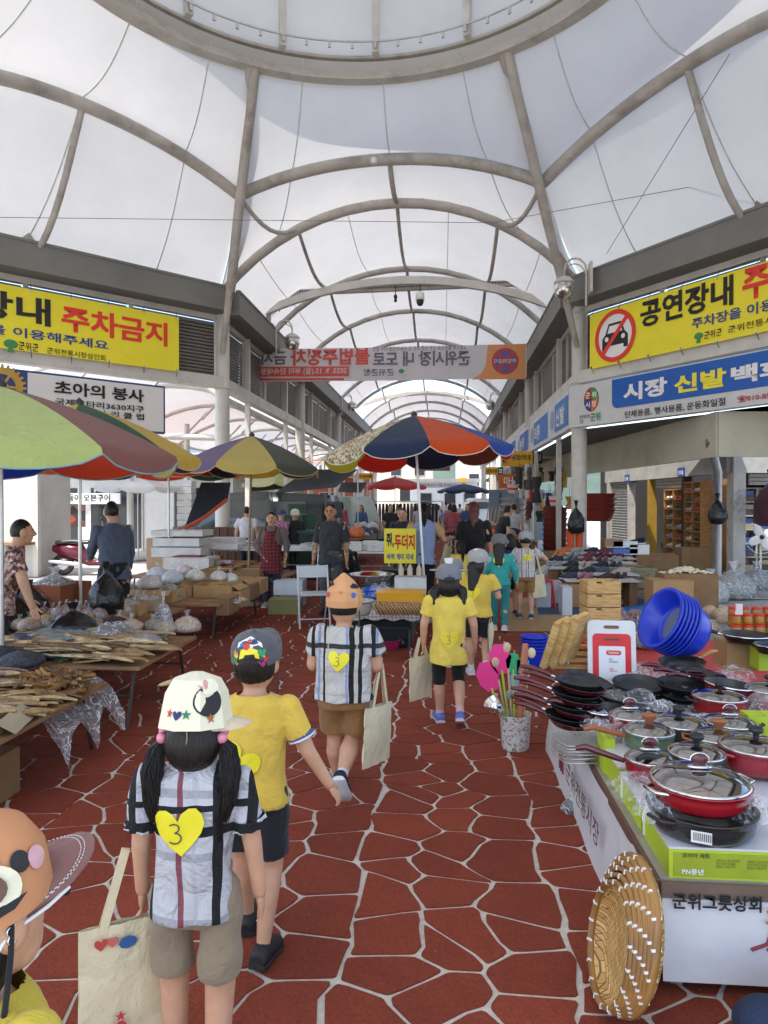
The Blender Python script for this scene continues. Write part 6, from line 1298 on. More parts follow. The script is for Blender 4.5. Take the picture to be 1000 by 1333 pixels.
# bucket with kitchen tools
p = G(671, 975); t = thing('bucket', 'white speckled bucket full of bright kitchen tools by the table', 'bucket', p); TER = m_print('terrazzo', ['d4d4d0', 'd8d8d4', 'd0d0cc', 'd6d6d2', 'd2d2ce', 'd4d4d0', '7a7a74', 'a89a88'], 95, .4)
MB().lathe([(.001, 0), (.083, 0), (.090, .02), (.104, .235), (.107, .24), (.099, .24), (.085, .02), (.001, .02)], seg=30).build('body', TER, t)
def tool(px, py, c, kind, lb, lean_=0, sz=1):
    q = AY(px, py, p.y); tip = q; u_ = thing('kitchen_tool', lb, 'utensil', p + Vector(((tip.x-p.x)*.25, 0, .05)), group='kitchen tools in the speckled bucket'); d = tip - Vector(u_.location)
    m = plastic('tool'+c, c); MB().tube([(0, 0, 0), d*.6, d*.78], .008, 8).build('handle', m if kind != 'spat' else plastic('toolstem', 'a8c83a'), u_); a = d*.74; up = d.normalized(); rt = Vector((1, 0, 0)) - up*up.x; rt.normalize()
    if kind in ('spat', 'turner'): 
        poly = [(-.02, 0), (-.045, .04), (-.05, .09), (-.02, .135), (.03, .13), (.05, .07), (.025, 0)] if kind == 'spat' else [(-.04, 0), (-.045, .11), (.045, .11), (.04, 0)]
        vs = [a + rt*x*sz + up*z*sz + Vector((0, s, 0)) for s in (-.003, .003) for x, z in poly]; n = len(poly); MB().add(vs, [tuple(range(n))[::-1], tuple(range(n, 2*n))] + [(i, (i+1) % n, (i+1) % n+n, i+n) for i in range(n)]).build('blade', m, u_)
    elif kind == 'pin': MB().tube([a*.2, d*.7, d], [.026, .027, .020], 14).build('roller', m, u_)
    elif kind == 'ladle': MB().ball(d, (.028, .010, .036), 12, 8).build('bowl', m, u_)
for a in ((634, 876, 'e83a86', 'spat', 'hot pink spatula leaning left, lower of two pink ones', 0, 1.5), (650, 846, 'e83a86', 'spat', 'hot pink spatula standing upright, upper of the two pink', 0, 1.5), (668, 845, '3f9f6a', 'spat', 'green slotted turner behind the pink spatulas', 0, 1), (682, 848, '5ab0cc', 'turner', 'sky blue turner at the back of the bucket', 0, .9), (684, 838, 'b8745a', 'pin', 'pinkish wooden rolling pin standing in the bucket', 0, 1),
          (676, 882, '7ea6c8', 'turner', 'translucent blue turner in front on the right', 0, 1.3), (692, 850, 'd8c8a0', 'ladle', 'pale wooden spoon at the right of the bucket', 0, 1), (645, 862, 'c8a088', 'ladle', 'pale wooden spoon at the left of the bucket', 0, 1), (660, 843, 'c8b088', 'ladle', 'round wooden spoon behind the green turner', 0, 1), (684, 905, '8a8a88', 'ladle', 'steel ladle low in the bucket', 0, 1), (663, 905, '88888a', 'ladle', 'second steel ladle low at the left', 0, 1)): tool(*a)
q = AY(643, 918, p.y-.05); tk = thing('sieve', 'shiny steel sieve cup hanging on the left rim of the bucket', 'sieve', q); tk.rotation_euler = (0, -.7, .3); MB().lathe([(.045, -.05), (.056, .04), (.052, .04), (.04, -.045), (.001, -.048)], seg=20).build('cup', CHROME, tk)
# blue tubs and basins
BLU = plastic('basin_blue', '1638c0', rough=.28); BLUD = mat('basin_bottom', '6a7488', .6)
def basin(label, loc, r, h, m, group=None, rot=(0, 0, 0), bottom=None):
    t = thing('basin', label, 'basin', loc, group=group); t.rotation_euler = rot
    MB().lathe([(.001, 0), (r*.72, 0), (r*.80, h*.2), (r*.95, h*.92), (r*.96, h), (r*1.04, h), (r*1.05, h-.008), (r*1.04, h+.006), (r*.93, h+.004), (r*.78, h*.2), (r*.7, .01), (.001, .01)], seg=40).build('body', m, t)
    if bottom: MB().lathe([(r*.62, .013), (.001, .013)], seg=30).build('bottom_mark', bottom, t)
    return t
p = G(698, 872, .0)
for k in range(5): basin(f'blue tub, {ordn[k]} from the bottom of the upright stack', p + Vector((0, .12, .02+.032*k)), .135, .16, BLU, 'blue tubs stacked upright')
rx_, ry_ = R(62), R(-38)
ax = Vector((-.86, -.24, .42)).normalized(); brot = ax.to_track_quat('Z', 'Y').to_euler(); bp_ = AY(905, 826, 5.1) 
for k in range(6): basin(f'blue basin, {ordn[k]} from the back of the tilted nest', bp_ + ax*(.030*k), .215, .15, BLU, 'blue basins nested on their side', rot=brot, bottom=BLUD)
# wooden trays leaning, stacked wooden crates
WD = m_wood('pine', 'd9b678', 'b98f50', 2.5, .6)
for k, (px, py) in enumerate(((726, 838), (738, 836), (750, 832))):
    q = AY(px, py, 5.0); t = thing('wooden_tray', f'pale pine tray leaning at a slant, {ordn[k]} from the left', 'tray', q, group='pine trays leaning beside the blue tubs'); t.rotation_euler = (R(8), R(22), R(-35))
    MB().box((0, 0, .0), (.02, .18, .34)).build('panel', WD, t)
    for y in (-.085, .085): MB().box((-.02, y, 0), (.035, .014, .36)).build('edge', WD, t)
    for z in (-.173, .173): MB().box((-.02, 0, z), (.035, .155, .014)).build('edge', WD, t)
    MB().box((-.0115, 0, .06), (.002, .11, .14)).build('paper_label', mat('lavender_label', 'b8b4c8', .7), t)
q = AY(781, 850, 5.9)
for k in range(5):
    t = thing('wooden_crate', f'pale pine crate, {ordn[k]} from the bottom of the stack', 'crate', (AY(781, 780, 8.3).x, 8.3, .150*k + .02), .12, 'pine crates stacked behind the cutting board'); 
    for y in (-.14, .14): MB().box((0, y, .075), (.38, .012, .14)).build('side_panel', WD, t); 
    for x in (-.19, .19): MB().box((x, 0, .075), (.012, .266, .14)).build('end_panel', WD, t)
    MB().box((0, 0, .01), (.256, .266, .01)).build('bottom', WD, t)
    for y in (-.1475,): MB().box((-.06, y, .13), (.06, .003, .018)).build('hand_slot', mat('slot_dark', (.05, .035, .02), .8), t)
# slatted wooden rack behind the trays
t = thing('slatted_rack', 'low pine slatted rack behind the leaning trays', 'rack', AY(748, 868, 5.3))
for k in range(4): MB().box((0, 0, .05*k), (.34, .03, .025)).build('slat', WD, t)
for x in (-.15, .15): MB().box((x, .02, .07), (.025, .012, .2)).build('post', WD, t)
# ============================================================ SHOE STALL AND BULK GOODS, RIGHT MIDDLE
cb = lambda n, c: plastic('bx' + c, c)
def shoe_pair(label, loc, c, sole='d8d8d8', rz=0, group='pairs of shoes laid out on the shoe stall', heel=False):
    t = thing('pair_of_shoes', label, 'shoes', loc, rz, group)
    for sx in (-.055, .055):
        for nm, cc, prof in (('sole', sole, ((-.13, .032, .028), (-.05, .030, .022), (.05, .036, .02), (.12, .028, .02), (.135, .012, .018))), ('upper', c, ((-.125, .028, .085), (-.09, .03, .095), (-.03, .029, .085), (.03, .033, .055), (.09, .028, .045), (.125, .012, .03)))):
            z0 = 0 if nm == 'sole' else .015
            MB().loft([[Vector((sx + x*w_, y, z0 + z*h_)) for x, z in ((-1, 0), (1, 0), (.95, .6), (.5, 1), (-.5, 1), (-.95, .6))] for y, w_, h_ in prof]).build(nm, cloth('shoe'+cc, cc) if nm == 'upper' else plastic('so'+cc, cc), t)
        MB().ball((sx, -.075, .098), (.02, .036, .010), 10, 5).build('opening', BLACK, t)
    return t
cols = ['1a1a1e', '5a2030', '20283c', '8a8a8e', '2a2a2e', 'a06070', '3a2a26', '9c9890', '6a3038', '15151a', '4a4f5c', 'c86a28', '30384a', 'b8a090']
cname = {'1a1a1e': 'black', '5a2030': 'burgundy', '20283c': 'navy', '8a8a8e': 'grey', '2a2a2e': 'charcoal', 'a06070': 'dusty pink', '3a2a26': 'dark brown', '9c9890': 'stone grey', '6a3038': 'wine red', '15151a': 'jet black', '4a4f5c': 'slate', 'c86a28': 'orange', '30384a': 'dark blue', 'b8a090': 'beige'}
rowname = ['front', 'second', 'third', 'fourth', 'fifth', 'rear']
t = thing('display_boards', 'pale boards on boxes carrying the rows of shoes', 'shelf', (0, 0, 0)); BM_ = mat('board_pale', (.52, .50, .46), .8, dirt=.2)
proto = {}
for r_ in range(6):
    Y = 11.6 + .58*r_; z = .42 + .045*r_; x0 = AY(712 + 4*r_, 700, Y).x if r_ > 1 else AY(742, 700, Y).x; x1 = AY(800, 700, Y).x + .25
    MB().box(((x0+x1)/2, Y, z-.012), (x1-x0+.2, .5, .02)).build('board', BM_, t)
    for x in (x0, x1): MB().box((x, Y, (z-.03)/2), (.12, .4, z-.03)).build('support_box', CARDD, t)
    n = int((x1-x0)/.27)
    for k in range(n+1):
        c = rnd.choice(cols); lb = f'{cname[c]} pair of shoes, {ordn[k]} from the left in the {rowname[r_]} row'
        a = dict(loc=(x0 + .27*k + rnd.uniform(-.03, .03), Y + rnd.uniform(-.05, .05), z), rz=2.2 + rnd.uniform(-.5, .5))
        so_ = rnd.choice(['d0d0d0', '1a1a1a', 'd8d0c0'])
        if c in proto: copy_tree(proto[c], label=lb, **a)
        else: proto[c] = shoe_pair(lb, a['loc'], c, so_, a['rz'])
# white gift boxes and brown cartons under the stall front
for k, (px, py, w_, hh, c, lb) in enumerate(((706, 790, .22, .40, 'cfd2da', 'white gift carton at the left front of the shoe stall'), (722, 785, .2, .36, 'c4c8d2', 'white gift carton with a slot, second from the left'), (736, 800, .14, .42, 'd0d2d8', 'tall narrow white carton beside the brown ones'))): carton(lb, G(px, py), (w_, .34, hh), plastic('gb'+c, c))
for k in range(3): carton(f'brown carton, {ordn[k]} of the upright row under the front shoes', G(741 + 12*k, 790), (.145, .3, .36), CARD, group='brown cartons under the front shoes')
for k in range(3): c = carton(f'white handled gift box, {ordn[k]} from the left, right of the pine crates', G(807 + 10*k, 778), (.12, .24, .36), plastic('gbx', 'd4d6de')); MB().box((0, -.122, .28), (.05, .004, .018)).build('slot', BLACK, c)
carton('white wide carton lying on the three gift boxes', G(817, 778) + Vector((0, 0, .37)), (.38, .26, .08), plastic('gbx', ''))
# crates of weathered wood
WW = m_wood('old_wood', '9a8a6c', '6e6048', 2)
def wcrate(label, loc, d, rz=0, group=None, m=None, n=3):
    t = thing('wooden_crate', label, 'crate', loc, rz, group); m = m or WW; w_, dd, h_ = d
    for k in range(n):
        z = h_*(k+.5)/n
        for y in (-dd/2, dd/2): MB().box((0, y, z), (w_, .014, h_/n-.012)).build('plank', m, t)
        for x in (-w_/2, w_/2): MB().box((x, 0, z), (.014, dd-.02, h_/n-.012)).build('plank', m, t)
    for x in (-1, 1):
        for y in (-1, 1): MB().box((x*(w_/2-.02), y*(dd/2-.02), h_/2), (.02, .02, h_)).build('corner_post', m, t)
    MB().box((0, 0, h_*.8), (w_-.04, dd-.04, .02)).build('inner_board', m, t); return t
wcrate('weathered slatted crate behind the left end of the shoes', G(719, 745), (.75, .5, .5)); wcrate('weathered slatted crate with shoe boxes, in the middle of the stall back', Vector((AY(812, 745, 12.6).x, 12.6, 0)), (1.0, .5, .55)) 
wcrate('weathered crate beside the plastic bags right of the shoes', Vector((AY(786, 742, 13.2).x, 13.2, 0)), (.7, .5, .5))
for k, (px, py, w_, hh, c, lb) in enumerate(((812, 706, .4, .10, 'c8ccd8', 'pale lilac shoe box on the middle crate'), (797, 705, .3, .12, '8a6a4a', 'brown shoe box left of the lilac one'), (812, 714, .4, .08, '3a5fa8', 'flat blue and white box on the middle crate'), (830, 715, .32, .16, 'd0d0cc', 'white shoe box under a black sandal pair'))): carton(lb, AY(px, py+6, 12.4), (w_, .26, hh), plastic('gb'+c, c))
shoe_pair('black sandals on a white shoe box at the right end', AY(830, 712, 12.4) + Vector((0, 0, .06)), '15151a', rz=1.2)
carton('big brown carton against the dark doorway', G(850, 762), (.8, .6, .62), CARDD); carton('brown carton behind the large brown boxes', G(862, 750), (.7, .5, .5), CARD)
for k, (px, py, w_, hh, lb) in enumerate(((870, 818, .55, .55, 'tall brown carton at the left of the pair with dumpling-like snacks'), (893, 815, .75, .62, 'large brown carton holding white snacks'), (905, 770, .7, .70, 'brown carton behind the one with white snacks'))): carton(lb, G(px, py-14), (w_, .45, hh), CARDD if k else CARD)
def heap(label, loc, w_, d_, h_, n, c, sz, name='snack', cat='food', seed=1, group=None, shape='ball', unit_cols=None, spread=.42):
    """a heap of countable pieces sharing one mesh"""
    t = thing(name + '_heap', label, cat, loc, 0, group); r_ = random.Random(seed); ms = []
    for cc in (unit_cols or [c]):
        mb = MB()
        if shape == 'ball': mb.ball((0, 0, 0), (sz, sz*.8, sz*.6), 7, 5)
        elif shape == 'fish': mb.loft([[Vector((x*sz, y, z*sz*.35)) for x, z in ((-wf, 0), (0, wf), (wf, 0), (0, -wf))] for y, wf in ((-sz*3.2, .1), (-sz*2.2, .7), (-sz*.6, 1), (sz*1.4, .7), (sz*2.4, .2), (sz*3.1, .75))])
        elif shape == 'stick': mb.tube([(0, -sz*3, 0), (sz*.3, 0, sz*.4), (0, sz*3, 0)], sz*.4, 5)
        elif shape == 'slab': mb.box((0, 0, 0), (sz*2, sz*1.3, sz*.4))
        ms.append(mb.mesh(name, [mat('hp_'+cc, cc, .6, var=.2, scale=20, bump=.3)]))
    for k in range(n):
        u, v = r_.gauss(0, spread), r_.gauss(0, spread)
        u, v = max(-1, min(1, u)), max(-1, min(1, v)); z = h_*max(.02, (1 - .8*(u*u+v*v)**.5))*r_.uniform(.55, 1)
        o = link(name, r_.choice(ms), t, loc=(u*w_/2, v*d_/2, z)); o.rotation_euler = (r_.uniform(-.5, .5), r_.uniform(-.5, .5), r_.uniform(0, 6.28))
    return t
heap('heap of small white snacks in the large brown carton', G(893, 801) + Vector((0, 0, .60)), .7, .4, .12, 150, 'e0d4b8', .03, seed=4)
def bag(label, loc, s, m, inner=None, squash=.8, group=None, name='plastic_bag', knot=True, seed=1):
    t = thing(name, label, 'bag', loc, group=group); r_ = random.Random(seed)
    rings = []; n = 18
    prof = [(.55, 0), (.92, .08), (1.0, .3), (.93, .55), (.66, .78), (.30, .93), (.10, 1.0)] + ([(.16, 1.12), (.26, 1.28)] if knot else [])
    for q, (r0, z) in enumerate(prof):
        ring = []
        for k in range(n):
            a = 2*PI*k/n; rr = s*.5*r0*(1 + .22*noise.noise(Vector((math.cos(a)*2.2+seed, math.sin(a)*2.2, z*4))) + .04*math.sin(a*7+q+seed)); ring.append(Vector((rr*math.cos(a), rr*math.sin(a), z*s*squash)))
        rings.append(ring)
    MB().loft(rings, cap=False).build('skin', m, t)
    if inner:
        MB().loft([[p*.93 + Vector((0, 0, .004)) for p in rg] for rg in rings[:6]]).build('contents', inner, t)
    return t
BEAN = mat('red_beans', '5c1f22', .5, var=.35, scale=90, bump=1, bscale=110); GRAIN = mat('tan_grain', 'c9a87a', .7, var=.25, scale=80, bump=.8, bscale=100); DRY = mat('dried_mix', '8a4a44', .7, var=.5, scale=40, bump=1, bscale=60); DRYG = mat('dried_grey', '4a4f44', .7, var=.5, scale=40, bump=1, bscale=60)
for k, (px, py, z) in enumerate(((886, 800, 0), (902, 802, 0), (885, 778, .2), (901, 780, .2), (908, 792, .1))): bag(f'clear bag of dark red beans, {ordn[k]} in the block beside the brown cartons', G(px, py-5) + Vector((0, 0, z)), .26, FILM, BEAN, .85, 'bags of red beans', knot=z > .1, seed=k)
rs = random.Random(9); k_ = 0
for (x0, x1, y0, y1, n, inner, lb) in ((800, 850, 803, 838, 18, DRY, 'dried red strips'), (805, 850, 815, 845, 14, DRYG, 'grey-green dried greens'), (915, 950, 800, 825, 8, GRAIN, 'tan crackers')):
    for k in range(n): bag(f'small clear bag of {lb}, {ordn[min(k, 13)]} counted from the aisle' if n < 15 else f'small clear bag of {lb} in front of the shoe stall', G(rs.uniform(x0, x1), rs.uniform(y0, y1), .12), rs.uniform(.14, .22), FILM, inner, .7, 'small bags of ' + lb, seed=k, knot=k % 2 == 0)
t = thing('market_table', 'low red-covered table under the bags and jars', 'table'); MB().box((3.0, 6.9, .06), (2.9, 2.6, .10)).build('tabletop', mat('red_tarp', 'b8322e', .5, bump=.2, wrap=5), t)
# jars with red lids
AMB = mat('amber_jar', 'b0782e', .25, var=.1, coat=.4); k = 0
for r_ in range(2):
    for zz in range(2):
        for c in range(4):
            q = G(958 + 15*c - 4*r_, 826 - 10*r_, .13); t = thing('jar', f'amber jar with red lid, {ordn[c]} from the left, {"upper" if zz else "lower"} layer, {"back" if r_ else "front"} row', 'jar', q + Vector((0, 0, .125*zz)), group='amber jars with red lids'); 
            MB().lathe([(.001, 0), (.05, 0), (.054, .01), (.054, .085), (.048, .095)], seg=18).build('glass', AMB, t); MB().lathe([(.054, .093), (.056, .096), (.056, .116), (.050, .12), (.001, .12)], seg=18).build('lid', plastic('jar_red', 'd8301e'), t); MB().lathe([(.0552, .03), (.0552, .075)], seg=18).build('label', GOLD, t)
q = G(962, 800, .4); t = thing('price_card', 'small white price card standing among the red-lidded jars', 'card', q); MB().box((0, 0, .06), (.08, .004, .12)).build('card', PAPERW, t); letters('3000', (-.03, -.003, .04), (0, 0, 1), (-1, 0, 0), .07, .035, IR, t, .002, .02)
for k, (px, py, s, lb) in enumerate(((875, 780, .45, 'grey plastic sack on the floor left of the pipe'), (900, 790, .3, 'small clear sack beside the grey sack'), (925, 790, .6, 'large clear grey sack by the rain pipe'), (955, 785, .7, 'large clear sack right of the rain pipe'), (985, 775, .6, 'clear sack under the fan'), (990, 740, .5, 'dark glossy sack on the upper right heap'), (760, 722, .42, 'grey bag tied beside the corner column'), (768, 742, .4, 'clear white bag at the foot of the corner column'), (712, 762, .5, 'white bag at the left end of the shoe stall'), (700, 745, .4, 'white bag behind the boy with raised arm'), (845, 770, .45, 'grey bag at the end of the shoe rows'), (850, 783, .35, 'second grey bag at the end of the shoe rows'))): bag(lb, G(px, py-6), s, FILMD, mat('bag_fill%d' % (k % 3), ('8a8a86', '6a6c70', 'a8a8a0')[k % 3], .8, var=.4, scale=14, bump=.8, bscale=20), .72, seed=k)
q = G(835, 800); t = thing('blue_tarp', 'crumpled bright blue plastic sheet beside the gift boxes', 'tarp', q + Vector((.1, .3, .01))); MB().grid([[(-.3+.6*i/10, -.3+.6*j/10, .08*abs(noise.noise(Vector((i*.5, j*.5, 2))))+.005) for i in range(11)] for j in range(11)]).build('sheet', plastic('tarp_blue', '2a7ad0', rough=.3), t)
for k, (x0, x1, y0, y1, c, nm) in enumerate(((655, 760, 778, 822, 'a0835c', 'brown cardboard sheet laid over the paving before the shoe stall'), (700, 770, 760, 800, '38506e', 'blue ground sheet between cardboard and shoe stall'), (830, 900, 745, 800, '33507e', 'blue ground sheet right of the shoe rows'))):
    a, b, c_, d = G(x0, y1, .012+.004*k), G(x1, y1, .012+.004*k), G(x1, y0, .012+.004*k), G(x0, y0, .012+.004*k)
    tag(MB().add([a, b, c_, d, a+Vector((0, 0, .003)), b+Vector((0, 0, .003)), c_+Vector((0, 0, .003)), d+Vector((0, 0, .003))], [(0, 1, 2, 3), (4, 5, 6, 7), (0, 1, 5, 4), (1, 2, 6, 5), (2, 3, 7, 6), (3, 0, 4, 7)]).build('ground_sheet', mat('gs'+c, c, .85, var=.1, bump=.3, bscale=8)), nm, 'sheet')
# red stool, boots, bag on the column
q = G(757, 722, .0); q = Vector((2.78, 15.25, 0)); t = thing('rubber_boots', 'pair of orange rubber boots hung on the corner column', 'boots', q + Vector((0, 0, .35)))
for sx in (-.09, .09): MB().tube([(sx, 0, .75), (sx, 0, .3), (sx, 0, .08)], [.085, .07, .06], 12).tube([(sx, 0, .06), (sx, -.16, .03)], [.06, .045], 12).build('boot', plastic('boot_orange', 'd8501e'), t)
bag('black plastic bag tied to the corner column above the orange boots', q + Vector((0, -.15, 1.0)), .34, BAGK, None, 1.6, seed=3); bag('black plastic bag hung on the rain pipe', rp_ + Vector((-.05, -.15, 1.25)), .32, BAGK, None, 1.4, seed=5)
t = thing('stool', 'red plastic stool behind the boy with the tote', 'stool', G(706, 792)); MB().box((0, 0, .44), (.28, .28, .02)).build('seat', plastic('stool_red', 'c8281e'), t)
for x in (-1, 1):
    for y in (-1, 1): MB().tube([(x*.13, y*.13, .43), (x*.17, y*.17, 0)], .02, 8).build('leg', _m['stool_red'], t)
t = thing('standing_fan', 'white standing fan blades turned away at the right edge', 'fan', G(990, 760)); MB().tube([(0, 0, 0), (0, 0, .8)], .02, 8).build('pole', WHITE, t); MB().lathe([(.001, 0), (.2, 0), (.2, .03), (.02, .06)], seg=20).build('base', WHITE, t)
for k in range(4): a = PI/2*k + .5; MB().ball((0, 0, 0), (.15, .012, .09), 12, 6, T=Matrix.Translation((.15*math.cos(a), -.05, .95+.15*math.sin(a))) @ Matrix.Rotation(-a, 4, 'Y')).build('blade', WHITE, t)
MB().ball((0, -.05, .95), .05).build('hub', BLACK, t); MB().tube([(.33*math.cos(2*PI*k/24), -.05, .95+.33*math.sin(2*PI*k/24)) for k in range(24)], .006, 5, close=True).build('guard_ring', WHITE, t)
bag('maroon jacket hanging on the stained concrete post', Vector((6.2, 14.0, 1.2)), .6, cloth('maroon_jacket', '4a2430'), None, 1.4, seed=8, name='jacket')
# goods under the arcade: pots, brooms, hanging things
def stack(label, loc, n, r, h, step, c, m=None, name='planter_stack'):
    for k in range(n): basin(f'{label}, {ordn[k]} from the bottom', Vector(loc) + Vector((0, 0, step*k)), r, h, m or plastic('pl'+c, c), label + ' in a stack')
q = G(727, 712); q = Vector((2.9, 19.2, 0)); stack('brown plastic tub beside the corner column', (2.95, 19.0, .1), 9, .33, .3, .14, '6a2c20'); stack('steel washtub under the arcade', (2.0, 20.5, .1), 9, .38, .3, .17, '8a8c90', ALU)
stack('dark red tub at the back of the arcade', (3.7, 17.5, 1.2), 4, .45, .3, .12, '7a2c22')
for k, (x, y, c, lb) in enumerate(((2.95, 18.95, 'd8d0cc', 'white bucket with red band on top of the brown tubs'), (2.0, 20.5, 'd0ccc8', 'white bucket with red band on top of the steel tubs'))): t = basin(lb, (x, y, 1.55 if k == 0 else 1.9), .17, .26, plastic('bk'+c, c)); MB().lathe([(.15, .1), (.158, .17)], seg=20).build('red_band', IR, t)
rs = random.Random(4)
for k in range(46):
    x, y = rs.uniform(2.2, 3.9), rs.uniform(20.5, 27); c = rs.choice(['3a3f38', '5a2a22', '9a9a92', '2f4a3a', '7a7a4a', '26282e', 'a83a30', '4a4640', 'b8b4a8', '33564a', 'b8842e']); z = rs.uniform(1.2, 2.9)
    t = thing('hanging_goods', f'{["dark", "rusty", "pale", "green", "olive", "black", "red", "brown", "cream", "teal", "amber"][["3a3f38", "5a2a22", "9a9a92", "2f4a3a", "7a7a4a", "26282e", "a83a30", "4a4640", "b8b4a8", "33564a", "b8842e"].index(c)]} household wares hanging under the right arcade', 'wares', (x, y, z), group='household wares hanging under the right arcade'); hh = rs.uniform(.3, .8); MB().tube([(0, 0, .3), (0, 0, 0)], .006, 4).build('hook', BLACK, t)
    MB().loft([superring((0, 0, -hh*q/4), rs.uniform(.05, .14), rs.uniform(.03, .08), 8) for q in range(5)]).build('item', mat('hg'+c, c, .6, var=.2), t)
for k in range(7): t = tag(MB().tube([(0, 0, 0), (.15+.05*k, .3, 1.5)], .018, 6).build('broom_handle', WD, loc=(1.2+.07*k, 21, 0)), f'wooden pole leaning at the second right column, {ordn[k]} from the left', 'pole', 'wooden poles at the second right column')
t = thing('planter', 'round dark bronze tray standing on edge by the second column', 'tray', (1.75, 18.2, .5)); t.rotation_euler = (1.3, 0, -.3); MB().lathe([(.001, 0), (.42, 0), (.5, .1), (.47, .1), (.4, .02), (.001, .02)], seg=30).build('body', mat('dark_bronze', '3a2420', .4), t)
t = thing('inverted_bucket', 'white bucket upside down beside the second right column with blue rim', 'bucket', (2.2, 19.8, .6)); MB().lathe([(.25, 0), (.25, .04), (.24, .05)], seg=20).build('rim', plastic('tarp_blue', ''), t); MB().lathe([(.2, .05), (.15, .42), (.12, .45), (.001, .45)], seg=20).build('body', WHITE, t)
wcrate('weathered crate stand under the inverted bucket', (2.2, 19.8, 0), (.7, .6, .58))
bag('small dark clear bag lying against the foot of the white skirt', G(744, 1058), .11, FILMD, BLACK, .7, seed=3)
# crouching vendor whose jeans show at the bottom edge
# ============================================================ UMBRELLAS
def umbrella(label, base, apexz, r, drop, cols, off, n=8, tilt=(0, 0), piping='d8d8d8', polecol=None, val=.13, floor=0, polem=None, plain=None):
    t = thing('market_umbrella', label, 'umbrella', base); t.rotation_euler = (tilt[0], tilt[1], 0)
    Z = apexz; pm = polem or ALU
    MB().tube([(0, 0, floor), (0, 0, Z+.03)], .019, 10).build('pole', pm, t); MB().lathe([(.001, 0), (.24, 0), (.25, .03), (.23, .06), (.05, .08), (.001, .08)], (0, 0, floor), 24).build('base_weight', CONC, t)
    MB().lathe([(.035, Z-.02), (.05, Z+.02), (.02, Z+.05), (.001, Z+.07)], seg=12).build('finial', BLACK, t)
    prof = lambda f: (r*f, Z - drop*(.58*f + .42*f*f))
    da = 2*PI/n
    for k in range(n):
        a0 = -PI/2 + off + k*da; m = cols[k % len(cols)]; m = cloth('umb_'+m, m) if isinstance(m, str) else m; P = []
        for i in range(9):
            u = i/8; row = []
            for j in range(11):
                f = max(.03, j/10); rr, z = prof(f); aa = a0 + da*u; sag = .05*math.sin(PI*u)*f*r; chord = math.cos(da/2)/math.cos(da*(u-.5)); rr2 = rr*(1 - (1-chord)*.8); row.append((rr2*math.cos(aa), rr2*math.sin(aa), z - sag*.35))
            e = row[-1]; sc_l = .35 + .65*math.sin(PI*min(1, max(0, u)))**.45 if 0 < u < 1 else .35
            for q in (.5, 1): row.append((e[0]*(1 + .012*q), e[1]*(1 + .012*q), e[2] - val*sc_l*q))
            P.append(row)
        pan_ = MB().grid(P).build('canopy_panel', m, t)
        if piping: MB().tube([P[i][-1] for i in range(9)], .006, 5).build('piping', cloth('pipe_'+piping, piping), pan_)
    for k in range(n):
        a = -PI/2 + off + k*da; pts = [(prof(f)[0]*math.cos(a), prof(f)[0]*math.sin(a), prof(f)[1]-.02) for f in (.05, .3, .6, .97)]; MB().tube(pts, .006, 5).build('rib', pm, t)
        MB().tube([(.02*math.cos(a), .02*math.sin(a), Z-drop*.95), (prof(.5)[0]*math.cos(a), prof(.5)[0]*math.sin(a), prof(.5)[1]-.02)], .005, 5).build('stay', pm, t)
    return t
# faded, thin cotton: a little light comes through
def m_canvas(c):
    nm = 'umbc_'+c
    if nm in _m: return _m[nm]
    cloth(nm, c); m = _m[nm]; t = m.node_tree; p = t.nodes['Principled BSDF']; tr = N(t, 'ShaderNodeBsdfTranslucent'); ms = N(t, 'ShaderNodeMixShader', i_0=.42); out = t.nodes['Material Output']
    tr.inputs[0].default_value = hexc(c) + (1,); t.links.new(p.outputs[0], ms.inputs[1]); t.links.new(tr.outputs[0], ms.inputs[2]); t.links.new(ms.outputs[0], out.inputs[0]); return m
U = lambda L: [m_canvas(c) for c in L]
FLOR = m_print('umb_floral', ['b8b090', 'c8bca0', '8c8868', 'd4c8b0', 'a05a44', '7a8a6a', 'd0c4a4', '6e6c58'], 34)
umbrella('faded umbrella with pale green, mauve and yellow panels, nearest on the left', (-3.22, 4.95, 0), 2.50, 1.24, .50, U(['c2d284', '8c5c56', 'd8c858', 'd84a2e', '2438a0', '24306a', '1c3c28', '1c3c28']), R(15), piping='7aa8b8')
umbrella('umbrella with dark green and yellow panels, second on the left', (-3.78, 7.15, 0), 2.68, 1.22, .55, U(['24523a', 'c8a83c', '28283c', 'c8402c', 'c8563a', '2a2a3a', 'c83a2c', 'd0b848']), R(22), piping='c8b888')
umbrella('umbrella with grey, cream and violet panels, third on the left', (-3.12, 11.2, 0), 2.72, 1.13, .50, U(['d0bc6c', '55584e', 'b8504e', '30402e', 'c8a030', 'b02420', 'c0403a', '7c6c90']), R(-11), piping='c8b888', tilt=(0, R(1.5)), polem=m_wood('pole_wood', 'a8906c', '7c6848'))
umbrella('navy, orange and floral umbrella in the middle of the street', (-.22, 9.9, 0), 2.87, 1.33, .52, U(['2c3c5c', 'e2561e', '1c48b0', 'c8301e', '6c3428', '20243a', 'c82a1c', 'c0b830', 'd8662e']) + [FLOR], R(-27), n=10, piping='d8d4c8', tilt=(R(-1), R(-3.5)), val=.15)
E0_ = (-4.6, 14.5, 0)
umbrella('red and navy umbrella deep behind the left ones', (-4.9, 12.4, 0), 2.5, 1.3, .28, U(['c8402c', '20243a', 'c86a4a', '24402e']), R(5), piping='c8b888')
